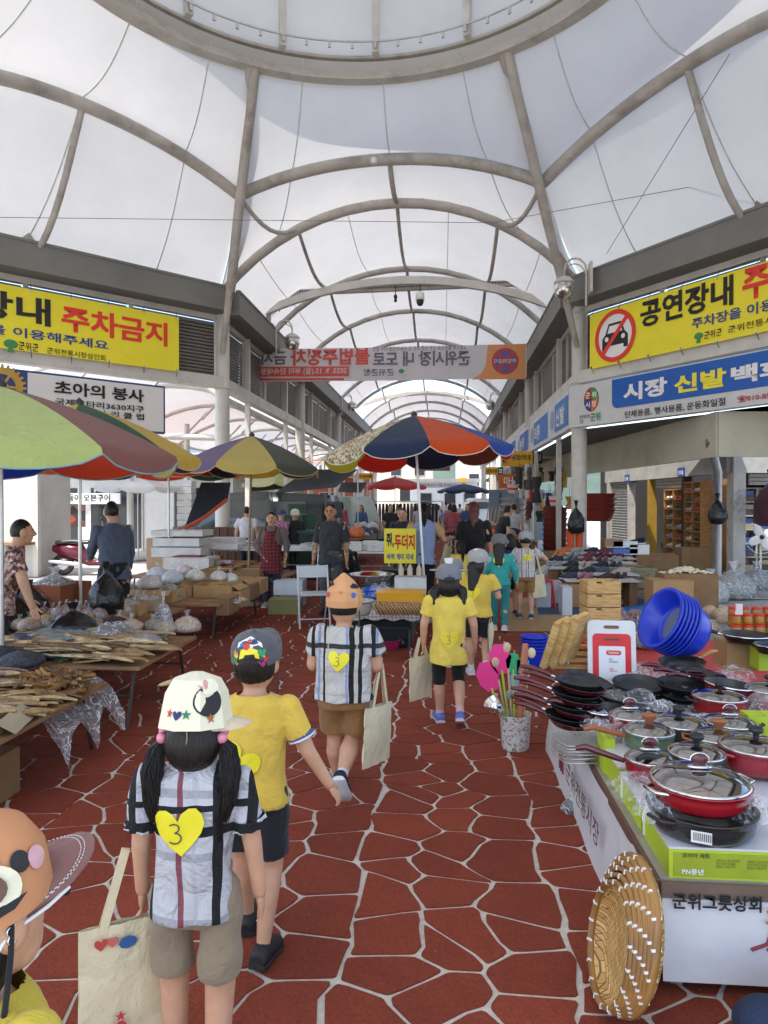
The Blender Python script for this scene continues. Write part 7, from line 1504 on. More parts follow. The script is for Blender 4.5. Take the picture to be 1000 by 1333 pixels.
umbrella('pale yellow-green parasol far beyond the man in charcoal', (-5.4, 24, 0), 2.75, 1.5, .45, U(['c8d08a', 'd8d8a8']), 0, piping=None); umbrella('white parasol in front of the left shops', (-8.6, 19.5, 0), 2.35, 1.2, .28, U(['d8d8d8', 'c8c8c8']), 0, piping=None)
umbrella('coral red umbrella far down the street', (-2.4, 36, 0), 2.95, 1.6, .5, U(['c84a44', 'b83a38']), 0, piping=None); umbrella('dark blue umbrella far down on the right', (1.2, 40, 0), 2.7, 1.5, .4, U(['20304e', '1c2848']), 0, piping=None); umbrella('pink umbrella far behind the dark tent on the left', (-7.5, 27, 0), 3.0, 1.8, .6, U(['d87a6c', 'c8685c']), 0, piping=None)
# ============================================================ DRIED FOOD STALLS, LEFT
def table(label, x0, x1, y0, y1, z, m, legs=True, legm=None, name='market_table'):
    t = thing(name, label, 'table', ((x0+x1)/2, (y0+y1)/2, 0)); w_, d_ = x1-x0, y1-y0; MB().box((0, 0, z-.012), (w_, d_, .024)).build('tabletop', m, t)
    if legs:
        for sy in (-1, 1):
            for sx in (-1, 1): MB().tube([(sx*(w_/2-.1), sy*(d_/2-.16), z-.02), (sx*(w_/2-.1), sy*(d_/2-.02), 0)], .014, 8).build('leg', legm or mat('leg_brown', '3c2c26', .5), t)
            MB().tube([(-(w_/2-.1), sy*(d_/2-.08), z*.5), ((w_/2-.1), sy*(d_/2-.08), z*.5)], .010, 6).build('crossbar', legm or _m['leg_brown'], t)
    return t
PLY = m_wood('plywood', '9a7450', '785638', 1.5, .65)
table('low plywood table with dried fish nearest on the left', -4.6, -2.22, 3.25, 4.55, .45, PLY); table('low plywood table with dried fish, second on the left', -4.6, -2.18, 4.95, 6.15, .46, PLY)
FC = ['b89a6c', 'a88450', 'c8ac7c', '946c40', '7c5838']
FC2 = ['c8a878', 'a8865a', '9a7a50', 'd0b88c', '7a5a3c']
def fishpile(label, loc, w_, d_, n, cols, seed, rz=0, L=.36, h_=.07):
    t = thing('dried_fish_pile', label, 'dried fish', loc, rz, 'piles of dried fish'); r_ = random.Random(seed); ms = []
    for q, cc in enumerate(cols):
        rg = []
        for y, wf, zz in ((-.5, .25, 0), (-.36, .75, .012), (-.1, 1, .018), (.2, .8, .012), (.38, .3, .004), (.5, .7, .006)):
            wv = .052*wf*(1 + .2*math.sin(q*3+y*9)); rg.append([Vector((x*wv + .01*math.sin(y*8+q), y*L, z*.012 + zz)) for x, z in ((-1, 0), (-.3, 1), (.3, .6), (1, 0), (.3, -.4), (-.3, -.4))])
        ms.append(MB().loft(rg).mesh('dried_fish', [mat('fish_'+cc, cc, .5, var=.45, scale=18, bump=.8, bscale=50)]))
    for k in range(n):
        u, v = r_.uniform(-1, 1), r_.uniform(-1, 1); o = link('dried_fish', r_.choice(ms), t, loc=(u*w_/2, v*d_/2, h_*(1-.5*abs(u))*r_.random()+.004)); o.rotation_euler = (r_.uniform(-.1, .12), r_.uniform(-.25, .25), PI/2 + r_.gauss(0, .22)); s = r_.uniform(.7, 1.2); o.scale = (s, s, s)
    return t
fishpile('dried fish piled along the near edge of the first left table', (-2.8, 4.0, .452), .95, .95, 150, FC, 3, .25); fishpile('pinkish split dried squid at the back of the first table', (-3.1, 4.4, .455), 1.0, .4, 70, ['a08070', '8c6858', '9c7c68'], 5, .1)
fishpile('long pale dried pollack on the second left table', (-2.85, 5.35, .465), 1.1, .6, 120, FC2, 7, -.12, .5, .10); fishpile('flat dried fish at the back of the second left table', (-3.0, 5.8, .465), 1.1, .45, 80, FC2, 9, .1)
heap('brown dried fern strands at the front of the first table', (-2.5, 4.35, .46), .5, .5, .08, 110, '7a5428', .035, 'dried_strand', shape='stick', seed=12, unit_cols=['7a5428', '946a34', '5e4020'])
# clear sheet hanging from the table edge
P = [[(-2.6 + .42*i/14, 4.75 - .9*j/14 + .03*math.sin(i*.8), .47 if i < 6 else .47 - .38*((i-6)/8)**1.2*(.7 + .3*math.sin(j*1.2)) - .0) for i in range(15)] for j in range(15)]
P = [[(x + (.03*math.sin(j*1.1) if i > 6 else 0), y, z) for i, (x, y, z) in enumerate(r_)] for j, r_ in enumerate(P)]
tag(MB().grid(P, False).build('plastic_sheet', FILMD), 'clear plastic sheet hanging over the edge of the dried fish table', 'sheet')
# open cartons with flaps
def open_carton(label, c, d, m, rz=0, fl=(1, 1, 1, 1), group=None, flc=None):
    t = thing('open_carton', label, 'box', c, rz, group); w_, dd, h_ = d; flc = flc or m
    for s in (-1, 1): MB().box((s*w_/2, 0, h_/2), (.006, dd, h_)).build('side', m, t); MB().box((0, s*dd/2, h_/2), (w_-.008, .006, h_)).build('side', m, t)
    MB().box((0, 0, .004), (w_-.01, dd-.01, .006)).build('bottom', m, t)
    for k, (sx, sy) in enumerate(((0, -1), (0, 1), (-1, 0), (1, 0))):
        if not fl[k]: continue
        L = .11; a = .55
        if sx == 0: MB().beam((-w_/2+.005, sy*(dd/2 + L/2*math.cos(a)), h_ - L/2*math.sin(a)), (w_/2-.005, sy*(dd/2 + L/2*math.cos(a)), h_ - L/2*math.sin(a)), L, .004, up=(0, sy*math.sin(a), math.cos(a))).build('flap', flc, t)
        else: MB().beam((sx*(w_/2 + L/2*math.cos(a)), -dd/2+.005, h_ - L/2*math.sin(a)), (sx*(w_/2 + L/2*math.cos(a)), dd/2-.005, h_ - L/2*math.sin(a)), L, .004, up=(sx*math.sin(a), 0, math.cos(a))).build('flap', flc, t)
    return t
CARDG = mat('pale_carton', 'a89a80', .85, bump=.1)
open_carton('open pale carton at the lower left corner of the fish table', (-2.55, 3.55, .455), (.5, .4, .07), CARDG, .25); heap('dried anchovies in the lower left open carton', (-2.55, 3.55, .465), .42, .32, .04, 90, '7c7a6c', .018, 'anchovy', shape='fish', seed=20, unit_cols=['7c7a6c', '5c5a50', '98948a'], spread=.5)
basin('red plastic bowl among the anchovies at the left edge', (-2.95, 3.75, .46), .11, .06, plastic('bowl_red', '7a1c20'))
open_carton('second open carton left of the anchovies', (-3.1, 3.6, .455), (.45, .4, .09), CARDG, .1); heap('small dried shrimp in the second open carton', (-3.1, 3.6, .465), .4, .32, .05, 70, 'a87858', .018, 'shrimp', shape='fish', seed=22)
carton('brown carton under the near end of the fish table', (-2.6, 3.6, .0), (.4, .5, .26), CARDD)
for k in range(12):
    q = G(38 + (k % 4)*16, 853 - (k//4)*8, .50); c = ['2a3a78', '3a5a3a', '28306a', '6a8a6a'][k % 4]; t = thing('seaweed_packet', f'{["blue", "green", "dark blue", "pale green"][k % 4]} seaweed packet in the pile behind the near fish, {["front", "middle", "rear"][k//4]} layer', 'packet', q + Vector((0, .05, .02*(k//4)))); t.rotation_euler = (.1, .15*(k % 3-1), .3 + .2*(k % 5)); MB().box((0, 0, 0), (.24, .17, .025)).build('packet', m_film('pack'+c, .85, hexc(c), 30, .2), t); MB().box((.02, 0, .0135), (.10, .08, .002)).build('printed_label', mat('pk'+str(k % 3), ('8a8ab8', 'a8b88a', 'c8c8c8')[k % 3], .4, var=.5, scale=40), t)
for k in range(3): q = G(75 + 10*k, 822+3*k, .56); t = thing('flat_packet', f'flat pale packet lying on the seaweed packets, {ordn[k]} of three', 'packet', q); t.rotation_euler = (.05, .03, .2+.1*k); MB().box((0, 0, 0), (.34, .2, .014)).build('packet', m_film('packpale', .8, (.5, .55, .5), 30, .2), t)
NET = mat('black_net', (.05, .055, .065), .5, var=.6, scale=60, bump=1, bscale=80)
bag('crumpled dark net bag at the left edge of the fish table', G(28, 868, .48), .30, NET, None, .4, knot=False, seed=2); bag('second dark net bag at the left edge', G(-5, 862, .48), .3, NET, None, .45, knot=False, seed=4)
bag('black plastic bag standing behind the second fish table', G(95, 830, .46), .40, BAGK, None, .6, knot=True, seed=6); bag('clear bag wrapped round brown dried jujubes, open on top', G(148, 838, .46), .34, FILMD, mat('jujube', '4a2418', .4, var=.4, scale=50, bump=1, bscale=60), .62, knot=False, seed=7)
heap('brown dried jujubes piled on the wrapped bag', G(148, 838, .46) + Vector((0, 0, .19)), .2, .2, .05, 60, '4a2418', .018, 'jujube', seed=8); bag('clear tied bag at the right end of the second fish table', G(188, 846, .46), .30, FILM, mat('pale_food', '8a7a78', .6, var=.3, bump=.5), .5, knot=False, seed=9)
# second group: crates, Hanja carton, cards
table('low table with brown cartons behind the fish tables', -5.2, -3.0, 6.5, 8.1, .42, PLY)
ORC = mat('orange_carton', '8a4a2c', .8, var=.08, bump=.1)
q = G(72, 805, .42); t = open_carton('orange-brown carton with black Chinese characters in a diamond', (q.x, q.y, .42), (.52, .5, .38), ORC, -.15, fl=(0, 0, 0, 0)); fy = -.254
letters('乾海苔', (-.14, fy, .14), (1, 0, 0), (0, 0, 1), .28, .11, IK, t, .003, .02)
for a, b in (((-.2, .19), (0, .36)), ((0, .36), (.2, .19)), ((.2, .19), (0, .03)), ((0, .03), (-.2, .19))): MB().beam((a[0], fy-.002, a[1]), (b[0], fy-.002, b[1]), .003, .006, up=(0, 1, 0)).build('diamond_line', IK, t)
bag('grey clear bag inside the orange-brown carton', (q.x, q.y, .62), .5, FILMD, mat('grey_fill', '6a7070', .7, var=.3), .55, knot=True, seed=11)
YC = mat('yellow_carton', 'c89640', .8, var=.06, bump=.1); q = G(97, 818, .44); t = open_carton('yellow-brown open carton with red print below the orange one', (q.x, q.y, .42), (.46, .32, .17), YC, -.1, fl=(1, 0, 1, 0)); letters('건강식품', (-.12, -.165, .05), (1, 0, 0), (0, 0, 1), .2, .04, IR, t, .003, .02)
for k in range(9): bag(f'small clear bag with pink tie in the yellow-brown carton, {ordn[k]} of the pile', (q.x + .04 + .1*(k % 5) - .2, q.y + .12*(k//5) + .02, .52), .17, FILM, mat('pinkish_fill', '8a6a64', .6, var=.5, scale=30, bump=.5), .8, seed=20+k)
q = G(48, 806, .44); t = thing('handwritten_card', 'cream card with handwritten price letters leaning on the carton', 'card', q + Vector((0, -.12, .02))); t.rotation_euler = (-.15, 0, .2); MB().box((0, 0, .10), (.24, .006, .2)).build('card', mat('card_cream', 'b8ac8a', .8), t); letters('국산햇미역', (-.09, -.004, .09), (1, 0, 0), (0, 0, 1), .18, .05, mat('marker', '3a4a2c', .7), t, .002, .01)
bag('black bin bag hanging under the left edge umbrella pole', G(20, 850, .2), .6, BAGK, None, .9, seed=12); bag('dark mixed bag beside the floral blouse', G(38, 800, .5), .35, NET, None, .8, seed=13); bag('clear tall bag hanging by the slate-shirted man', G(213, 830, .3), .2, FILMD, mat('pale_food', ''), 1.8, seed=14); bag('black bag held by the slate-shirted man', G(138, 800, .55), .34, BAGK, None, 1.2, seed=15)
# third group
table('table of shallow cartons with yellow dried strips', -4.4, -2.62, 8.2, 10.2, .44, PLY)
for k, (x, y, lb, c) in enumerate(((-3.55, 8.5, 'front shallow carton with clear bags of grey leaves', 'leaf'), (-3.5, 9.0, 'wide shallow carton heaped with yellow dried strips', 'strip'), (-3.55, 9.6, 'carton of dark dried fish behind the yellow strips', 'fish'), (-2.9, 9.0, 'shallow carton of golden strips at the aisle', 'strip2'), (-2.95, 9.7, 'shallow carton at the aisle behind the golden strips', 'fish2'))):
    open_carton(lb, (x, y, .445), (.66 if x < -3.3 else .5, .46 if c != 'leaf' else .4, .15), CARD, rnd.uniform(-.06, .06), fl=(c == 'leaf', 0, 0, x > -3.2))
    if c == 'leaf':
        for q in range(7): bag(f'clear tied bag of grey-green leaves, {ordn[q]} from the left', (x - .26 + .085*q, y + .08*(q % 2) - .04, .47), .2, FILM, mat('grey_leaf', '7c8068', .7, var=.5, scale=40, bump=.8), .95, seed=30+q)
    elif 'strip' in c: heap('heap of golden dried strips in the ' + ('wide' if x < -3.3 else 'aisle') + ' carton', (x, y, .47), .58 if x < -3.3 else .44, .4, .16, 150, 'b89048', .02, 'dried_strip', shape='stick', seed=31+k, unit_cols=['b89048', 'c8a458', '9a7838'])
    else: heap('heap of dark dried fish in the ' + ('back' if x < -3.3 else 'aisle') + ' carton', (x, y, .47), .5, .38, .14, 70, '6a5440', .03, 'dried_fish', shape='fish', seed=31+k, unit_cols=['6a5440', '8c7860', '4c3c30'])
for k in range(4): carton(f'brown carton, {ordn[k]} of the row along the aisle side of the strip table', (-2.62, 8.5 + .5*k, .30 + .02*k), (.16, .42, .20), CARD if k % 2 else CARDD)
crumple((-2.62, 8.7, .42), .3, .5, .08, 'clear plastic draped over the aisle cartons', 71, group=None, m=FILMD)
for k, (px, py, z, s) in enumerate(((195, 752, .6, .5), (225, 745, .6, .5), (255, 742, .6, .45), (285, 742, .6, .4), (205, 740, .6, .5), (300, 745, .55, .4), (240, 733, .6, .4))): bag(f'puffed clear bag behind the strip heaps, {ordn[k]} of the clear bags', G(px, py+14, z), s*.62, FILM, mat('pf%d' % (k % 3), ('c8b8b4', 'b8bcc4', 'd0c8b8')[k % 3], .7, var=.3), .6, seed=50+k)
table('table beyond with cartons and packets near the third umbrella', -4.9, -3.2, 10.6, 12.6, .5, PLY)
for k, (px, py, w_, dd, hh, c, lb) in enumerate(((252, 735, .9, .6, .16, 'a8722c', 'yellow-brown tray carton at the far end of the left tables'), (247, 738, .5, .3, .22, '8a2a26', 'dark red printed carton at the far end of the left tables'), (272, 738, .3, .2, .16, '8a9a2c', 'yellow and green packet carton at the far end'), (290, 738, .35, .2, .14, 'a8a8b0', 'grey carton beside the yellow and green one'))): carton(lb, G(px, py+2, .5), (w_, dd, hh), mat('cc'+c, c, .6, var=.15))
heap('red dried peppers near the apron vendor', G(295, 742, .52), .5, .4, .1, 60, '9a2a1c', .03, 'dried_pepper', shape='fish', seed=44, unit_cols=['9a2a1c', '7a2018']); heap('brown dried roots near the pole', G(330, 750, .45), .8, .5, .10, 80, '6a4e38', .03, 'dried_root', shape='stick', seed=45)
table('low table with roots at the base of the third umbrella', -3.4, -2.5, 11.0, 12.2, .45, PLY)
for k, (px, py, c, lb) in enumerate(((378, 780, 'd0d4d8', 'white and blue fruit carton, lowest by the apron vendor'), (378, 765, 'c8d0d8', 'white and blue fruit carton stacked above the lowest'), (372, 790, '8a8a5a', 'green-brown carton beside the white ones'))): carton(lb, G(px, py+8, .0 if k != 1 else .22), (.45, .35, .22), mat('fc'+c, c, .6))
rs = random.Random(21)
for k in range(16):
    x, y = -4.7 + .42*(k % 4) + rs.uniform(-.04, .04), 6.75 + .38*(k//4); c = ('a89878', 'c0a080', '8a7a5c', 'b0a898')[k % 4]
    cb_ = open_carton(f'small open carton of dried goods on the second table, {ordn[k % 4]} in {rowname[k//4]} row', (x, y, .425), (.36, .32, .13), CARD if k % 3 else CARDG, rs.uniform(-.1, .1), (0, 0, 0, 0)) if x < -3.1 else None
    for q in range(3): bag(f'clear bag in carton {"ABCDEFGHIJKLMNOP"[k]}' if 0 else f'small clear bag of dried goods on the second table, {("left", "centre left", "centre", "aisle")[k % 4]} column, {rowname[k//4]} row', (x - .1 + .1*q, y + rs.uniform(-.06, .06), .46), rs.uniform(.15, .22), FILM, mat('dg'+c, c, .7, var=.5, scale=40, bump=.8), .75, 'small clear bags on the second table', seed=k*3+q)
for k in range(14): bag(f'small clear bag of dried goods behind the near fish, {ordn[k]} from the left', (-4.4 + .16*k, 6.2 + .1*(k % 2), .47), rs.uniform(.18, .26), FILM, mat('dg'+('a89878', 'c0a080', '8a7a5c')[k % 3], ('a89878', 'c0a080', '8a7a5c')[k % 3], .7, var=.5, scale=40, bump=.8), .6, seed=k+5)
for k in range(20): open_carton(f'carton of sliced dried roots at the far left tables, {ordn[k % 10]} {"aisle" if k < 10 else "inner"} one', (-3.0 - .55*(k//10), 10.3 + .24*(k % 10), .5), (.42, .22, .1), CARD if k % 2 else CARDD, 0, (0, 0, 0, 0)) if k % 10 > 1 else None
# scooter
t = thing('scooter', 'dark red and black motor scooter parked behind the slate-shirted man', 'scooter', (-8.0, 15.6, 0), .1); SR = plastic('scooter_red', '5c1628', rough=.2); 
for x in (-.62, .62): w_ = MB().tube([(x + .20*math.cos(2*PI*k/20), 0, .24 + .20*math.sin(2*PI*k/20)) for k in range(20)], .055, 8, close=True).build('wheel', BLACK, t); MB().tube([(x, -.03, .24), (x, .03, .24)], .12, 16).build('rim', ALU, w_)
MB().loft([[Vector((x, y*w2, z0 + z*(z1-z0))) for y, z in ((-1, 0), (1, 0), (1, .7), (.6, 1), (-.6, 1), (-1, .7))] for x, w2, z0, z1 in ((-.85, .05, .55, .68), (-.6, .13, .42, .72), (-.2, .15, .30, .70), (.0, .15, .22, .34), (.3, .14, .22, .34), (.42, .15, .3, .5))]).build('body', SR, t)
MB().loft([[Vector((x, y*.13, z)) for y in (-1, 1)] + [Vector((x+.06, y*.10, z)) for y in (1, -1)] for x, z in ((.40, .3), (.50, .6), (.42, .95))]).build('leg_shield', SR, t)
MB().loft([[Vector((x, y*.13, z+h2)) for y, h2 in ((-1, 0), (1, 0), (.8, .08), (-.8, .08))] for x, z in ((-.75, .70), (-.4, .73), (-.02, .70))]).build('seat', BLACK, t)
MB().tube([(.62, 0, .3), (.42, 0, 1.0)], .03, 8).build('fork', ALU, t); MB().tube([(.36, -.3, 1.05), (.42, 0, 1.0), (.36, .3, 1.05)], .016, 8).build('handlebar', BLACK, t)
for s in (-1, 1): MB().tube([(.38, s*.22, 1.05), (.36, s*.28, 1.25)], .006, 5).build('mirror_stem', CHROME, t); MB().ball((.36, s*.28, 1.28), (.02, .06, .04)).build('mirror', BLACK, t)
MB().ball((.5, 0, .85), (.06, .09, .07)).build('headlight', m_glass('lampglass', (.8, .8, .8), .1, .4), t); MB().tube([(-.2, -.18, .25), (-.85, -.2, .32)], .05, 10).build('exhaust', ALU, t)
# ============================================================ MIDDLE STALL
t = table('low middle stall table under a white checked cloth', -1.12, -.27, 7.95, 10.3, .45, PLY, legs=True)
CK = m_bands('check_cloth', (.66, .65, .62), [('X', (0, .045), .0035, '4a4f5c', .7), ('Y', (0, .045), .0035, '4a4f5c', .7), ('Z', (0, .045), .0035, '4a4f5c', .7)])
cl = []; n = 20
for j in range(13):
    y = -1.18 + .0 if j == 0 else -1.18 + 2.36*(j-1)/11
    cl.append([(-.43 + .87*i/n, y, .452 if j else .33 + .015*math.sin(i*1.3)) for i in range(n+1)])
MB().grid(cl).build('checked_cloth', CK, t); MB().grid([[(.435, -1.18+2.36*j/11, .452), (.45, -1.18+2.36*j/11, .36 + .015*math.sin(j*2))] for j in range(12)]).build('cloth_drop', CK, t)
MB().box((0, 0, .2), (.7, 2.2, .38)).build('dark_skirt', cloth('dark_skirt', '1c2024'), t)
for x in (-.2, .25): MB().tube([(x-.02, -1.1, .06), (x+.02, -1.1, .06)], .06, 14).build('castor', BLACK, t)
r_ = random.Random(77); fl = thing('rice_crackers', 'rows of pale rice crackers leaning on the checked cloth', 'food', G(515, 799, .46)); cm = MB().tube([(0, 0, -.004), (0, 0, .004)], .06, 12).mesh('cracker', [mat('cracker', 'c8a070', .8, var=.3, scale=60, bump=1, bscale=90)])
for a in range(5):
    for k in range(15): o = link('cracker', cm, fl, loc=(-.20 + .032*k + .02*(a % 2), -.12 + .09*a, .05 + .012*(a % 2))); o.rotation_euler = (r_.uniform(-.1, .1) - .2, 1.0 + r_.uniform(-.1, .1), .2)
carton('white polystyrene box with squeeze bottles standing on it', G(533, 775, .45) + Vector((0, .4, 0)), (.42, .28, .20), mat('polystyrene', (.66, .66, .64), .8, bump=.3, bscale=200))
for k in range(3): tt = thing('squeeze_bottle', f'pale squeeze bottle on the polystyrene box, {ordn[k]} from the left', 'bottle', G(533, 775, .45) + Vector((-.13 + .12*k, .4, .21))); MB().lathe([(.001, 0), (.035, 0), (.037, .02), (.035, .10), (.02, .13), (.008, .16), (.001, .165)], seg=14).build('body', mat('cream_bottle', 'c8b8a0', .5), tt)
yc = open_carton('yellow plastic crate beside the polystyrene box', G(520, 790, .45) + Vector((0, .35, 0)), (.55, .38, .14), plastic('crate_yellow', 'e0a01c'), 0, (0, 0, 0, 0)); MB().box((0, 0, .135), (.58, .41, .02)).build('rim', plastic('crate_yellow', ''), yc)
basin('bright blue basin with a folded blue bag on the middle stall', G(488, 785, .45) + Vector((0, .4, 0)), .19, .12, plastic('basin_sky', '1c60c8'))
basin('wide stainless basin at the back of the middle stall', G(480, 765, .47) + Vector((0, .4, 0)), .33, .15, CHROME); basin('translucent bowl with pale batter at the left of the crackers', G(466, 800, .45), .17, .15, mat('bowl_clear', 'a8a89c', .3), bottom=mat('batter', 'c8b88a', .6)); basin('magenta bowl on the ground under the middle stall', G(505, 845, 0), .15, .11, plastic('magenta', '9a2450'))
crumple(G(480, 795, .48), .4, .35, .14, 'clear plastic bag puffed up beside the rice crackers', 81, group=None); crumple(G(495, 775, .5), .3, .3, .18, 'clear plastic over the blue basin', 82, group=None)
t = thing('griddle', 'round black griddle on a stand behind the steel basin', 'griddle', G(520, 760, .5) + Vector((0, .8, 0))); MB().lathe([(.001, 0), (.3, 0), (.34, .05), (.33, .05), (.28, .01), (.001, .01)], (0, 0, .1), 28).build('plate', BLACK, t); MB().lathe([(.2, -.5), (.2, .1)], seg=16).build('stand', BLACK, t)
for k in range(5): MB().tube([(-.12+.06*k, 0, .15), (-.12+.06*k, 0, .24)], .022, 10).build('jar', LIDG if k % 2 else DKGR, t)
q = AY(521, 735, 10.2); t = thing('stall_sign', 'yellow sign board with black and red letters beside the umbrella pole', 'sign', (q.x, 10.2, 0)); W_ = .46; z0, z1 = q.z+.02, AY(521, 688, 10.2).z
MB().box((0, 0, (z0+z1)/2), (W_, .02, z1-z0)).build('board', plastic('sign_yellow', 'eadb28', rough=.4), t); MB().box((0, 0, z0/2), (.04, .03, z0)).build('stand', STEEL, t)
letters('쥐,', (-.2, -.011, z0+.22), (1, 0, 0), (0, 0, 1), .11, .22, IK, t, .003, .04); letters('두더지', (-.08, -.011, z0+.20), (1, 0, 0), (0, 0, 1), .29, .22, ink('sred', 'c8201c'), t, .003, .04); letters('바퀴 개미 지네', (-.19, -.011, z0+.05), (1, 0, 0), (0, 0, 1), .38, .09, IB, t, .003, .03)
# folding chair
t = thing('folding_chair', 'white metal folding chair between the boy with the chick cap and the charcoal man', 'chair', G(408, 815), .3); CW = plastic('chair_white', 'c8ccd0')
for x in (-.2, .2): MB().tube([(x, -.22, 0), (x, .12, .80)], .013, 8).build('front_leg', CW, t); MB().tube([(x*.9, .25, 0), (x*.9, -.12, .45)], .013, 8).build('rear_leg', CW, t)
MB().box((0, -.02, .44), (.38, .36, .02)).build('seat', CW, t); MB().box((0, .105, .72), (.38, .02, .16)).build('backrest', CW, t); MB().tube([(-.2, -.17, .12), (.2, -.17, .12)], .009, 6).build('crossbar', CW, t)
# vendor sitting low behind the yellow sign
# ============================================================ BACKGROUND
WALLM = mat('render_wall', (.52, .50, .46), .9, var=.1, scale=1, dirt=.3); WHT = mat('white_wall', (.68, .67, .64), .9, var=.05, dirt=.15); GLD = mat('dark_glass', (.03, .035, .04), .15); TERR = mat('terracotta', 'b0644a', .8, var=.15)
def win(par, x, y, z, w_, h_, face='y'):
    d1, d2 = ((w_+.12, .08, h_+.12), (w_, .03, h_)) if face == 'y' else ((.08, w_+.12, h_+.12), (.03, w_, h_)); o = (0, -.05, 0) if face == 'y' else (.05 if x < 0 else -.05, 0, 0)
    f = MB().box((x, y, z), d1).build('window', STEELL, par); MB().box((x+o[0], y+o[1], z), d2).build('pane', GLD, f)
def building(label, x0, x1, y0, y1, h, m, roofm=None, wins=(), name='building'):
    b = thing(name, label, 'building', ((x0+x1)/2, (y0+y1)/2, 0)); MB().box((0, 0, h/2), (x1-x0, y1-y0, h)).build('wall', m, b)
    MB().box((0, 0, h+.12), (x1-x0+.6, y1-y0+.6, .25)).build('roof', roofm or STEEL, b); MB().box((0, -(y1-y0)/2-.3, h-.05), (x1-x0+.6, .4, .06)).build('awning_edge', STEELL, b)
    for x, z, w_, hh in wins: win(b, x, -(y1-y0)/2-.02, z, w_, hh)
    return b
b = building('low white shop building with glass doors behind the left umbrellas', -17.5, -7.2, 24, 30, 2.75, WHT, TERR, [(-3.6, 1.1, 1.6, 2.1), (-1.2, 1.1, 1.6, 2.1), (1.0, 1.1, 1.8, 2.1), (3.6, 1.1, 1.0, 2.1)])
s_ = thing('shop_sign', 'white shop sign reading dried mackerel over the left doors', 'sign'); A = AY(53, 656, 22.6); B = AY(156, 642, 22.6); MB().box(((A.x+B.x)/2, 22.65, (A.z+B.z)/2), (B.x-A.x, .08, B.z-A.z)).build('panel', mat('sign_white', ''), s_); letters('자반 고등어 오븐구이', (A.x+.15, 22.6, A.z+.08), (1, 0, 0), (0, 0, 1), (B.x-A.x)*.82, (B.z-A.z)*.7, IK, s_, .01, .02)
t = thing('poster', 'dark food poster beside the left shop doors', 'poster'); A = AY(84, 686, 22.7); B = AY(110, 657, 22.7); MB().box(((A.x+B.x)/2, 22.75, (A.z+B.z)/2), (B.x-A.x, .05, B.z-A.z)).build('sheet', m_print('food_print', ['5a3a30', '3a2c28', '7a5a48', '8a3a2c', '2a2a2a'], 4), t)
t = thing('poster', 'dark chalk menu board left of the food poster', 'poster'); A = AY(55, 684, 22.7); B = AY(73, 655, 22.7); MB().box(((A.x+B.x)/2, 22.75, (A.z+B.z)/2), (B.x-A.x, .05, B.z-A.z)).build('board', mat('menu_dark', (.06, .07, .06), .6), t); letters('신선한\n생선', (A.x+.08, 22.7, A.z+.1), (1, 0, 0), (0, 0, 1), .28, .5, IGY, t, .01)
b = thing('kiosk', 'pale grey kiosk wall at the left edge behind the floral blouse', 'kiosk', (0, 0, 0)); A = AY(-60, 735, 15); B = AY(44, 628, 15); MB().box(((A.x+B.x)/2, 15.8, 1.3), (B.x-A.x, 1.5, 2.6)).build('wall', WALLM, b); MB().box((B.x, 15.1, 1.3), (.12, .12, 2.6)).build('corner_post', STEELL, b); MB().box(((A.x+B.x)/2, 14.8, .75), (B.x-A.x, .5, .06)).build('shelf', PLY, b)
t = thing('stool', 'small red plastic stool on the sunlit yard at the far left', 'stool', G(57, 704)); MB().box((0, 0, .32), (.28, .28, .03)).build('seat', _m['stool_red'], t)
for x in (-1, 1):
    for y in (-1, 1): MB().tube([(x*.12, y*.12, .31), (x*.17, y*.17, 0)], .025, 6).build('leg', _m['stool_red'], t)
for k, (px0, px1, h, Y, m, lb) in enumerate(((205, 330, 4.2, 36, WHT, 'pale building with blue shed roof behind the white board'), (330, 470, 3.4, 48, TERR, 'terracotta-roofed house behind the black tents'), (-100, 60, 6.5, 38, WALLM, 'taller grey block far to the left'), (380, 520, 6, 75, WHT, 'far white block behind the left columns'))):
    A = AY(px0, 640, Y); B = AY(px1, 640, Y); building(lb, A.x, B.x, Y, Y+6, h, m, TERR if k != 0 else mat('blue_roof', '6a8ab8', .5), [(-1.5, h*.5, 1.2, 1.2), (1.5, h*.5, 1.2, 1.2)])
# far end of the street
b = building('cream building closing the far end of the street', -6, -1, 72, 80, 7, mat('cream_wall', (.6, .55, .45), .9), STEEL, [(-1.2, 5, 1, 1.2), (1.2, 5, 1, 1.2), (0, 2.5, 1.6, 1.4)]); b = building('white low building at the far end of the street', -3, 3.2, 66, 70, 3.6, WHT, STEELL, [(-1.6, 2, 1, 1), (.6, 2, 1, 1), (2.4, 2, 1, 1)]); building('pale three-storey building at the far right end', 1.5, 9, 74, 82, 9.5, WHT, STEEL, [(-2, 7, 1, 1.2), (0, 7, 1, 1.2), (2, 7, 1, 1.2), (-2, 4, 1, 1.2), (0, 4, 1, 1.2)])
building('long grey building beside the far left columns', -30, -12, 50, 54, 5, WALLM, STEEL)
mt = MB(); P = []
for i in range(41):
    x = -260 + 13*i; h = 26 + 14*noise.noise(Vector((i*.21, 3, 0))) + 5*noise.noise(Vector((i*.7, 1, 0))); P.append([(x, 330, -1), (x + 3, 350, h*.6), (x, 400, h), (x, 460, h*1.1)])
mt.grid(P).build('hills', mat('hill_green', (.06, .09, .07), 1, var=.3, scale=.05), kind='structure')
t = thing('overhead_sign', 'dark brown sign hanging across the far end of the street', 'sign'); A = AY(540, 613, 46); B = AY(586, 605, 46); MB().box(((A.x+B.x)/2, 46, (A.z+B.z)/2), (B.x-A.x, .2, B.z-A.z)).build('panel', mat('sign_brown', '5a3c2c', .6), t)
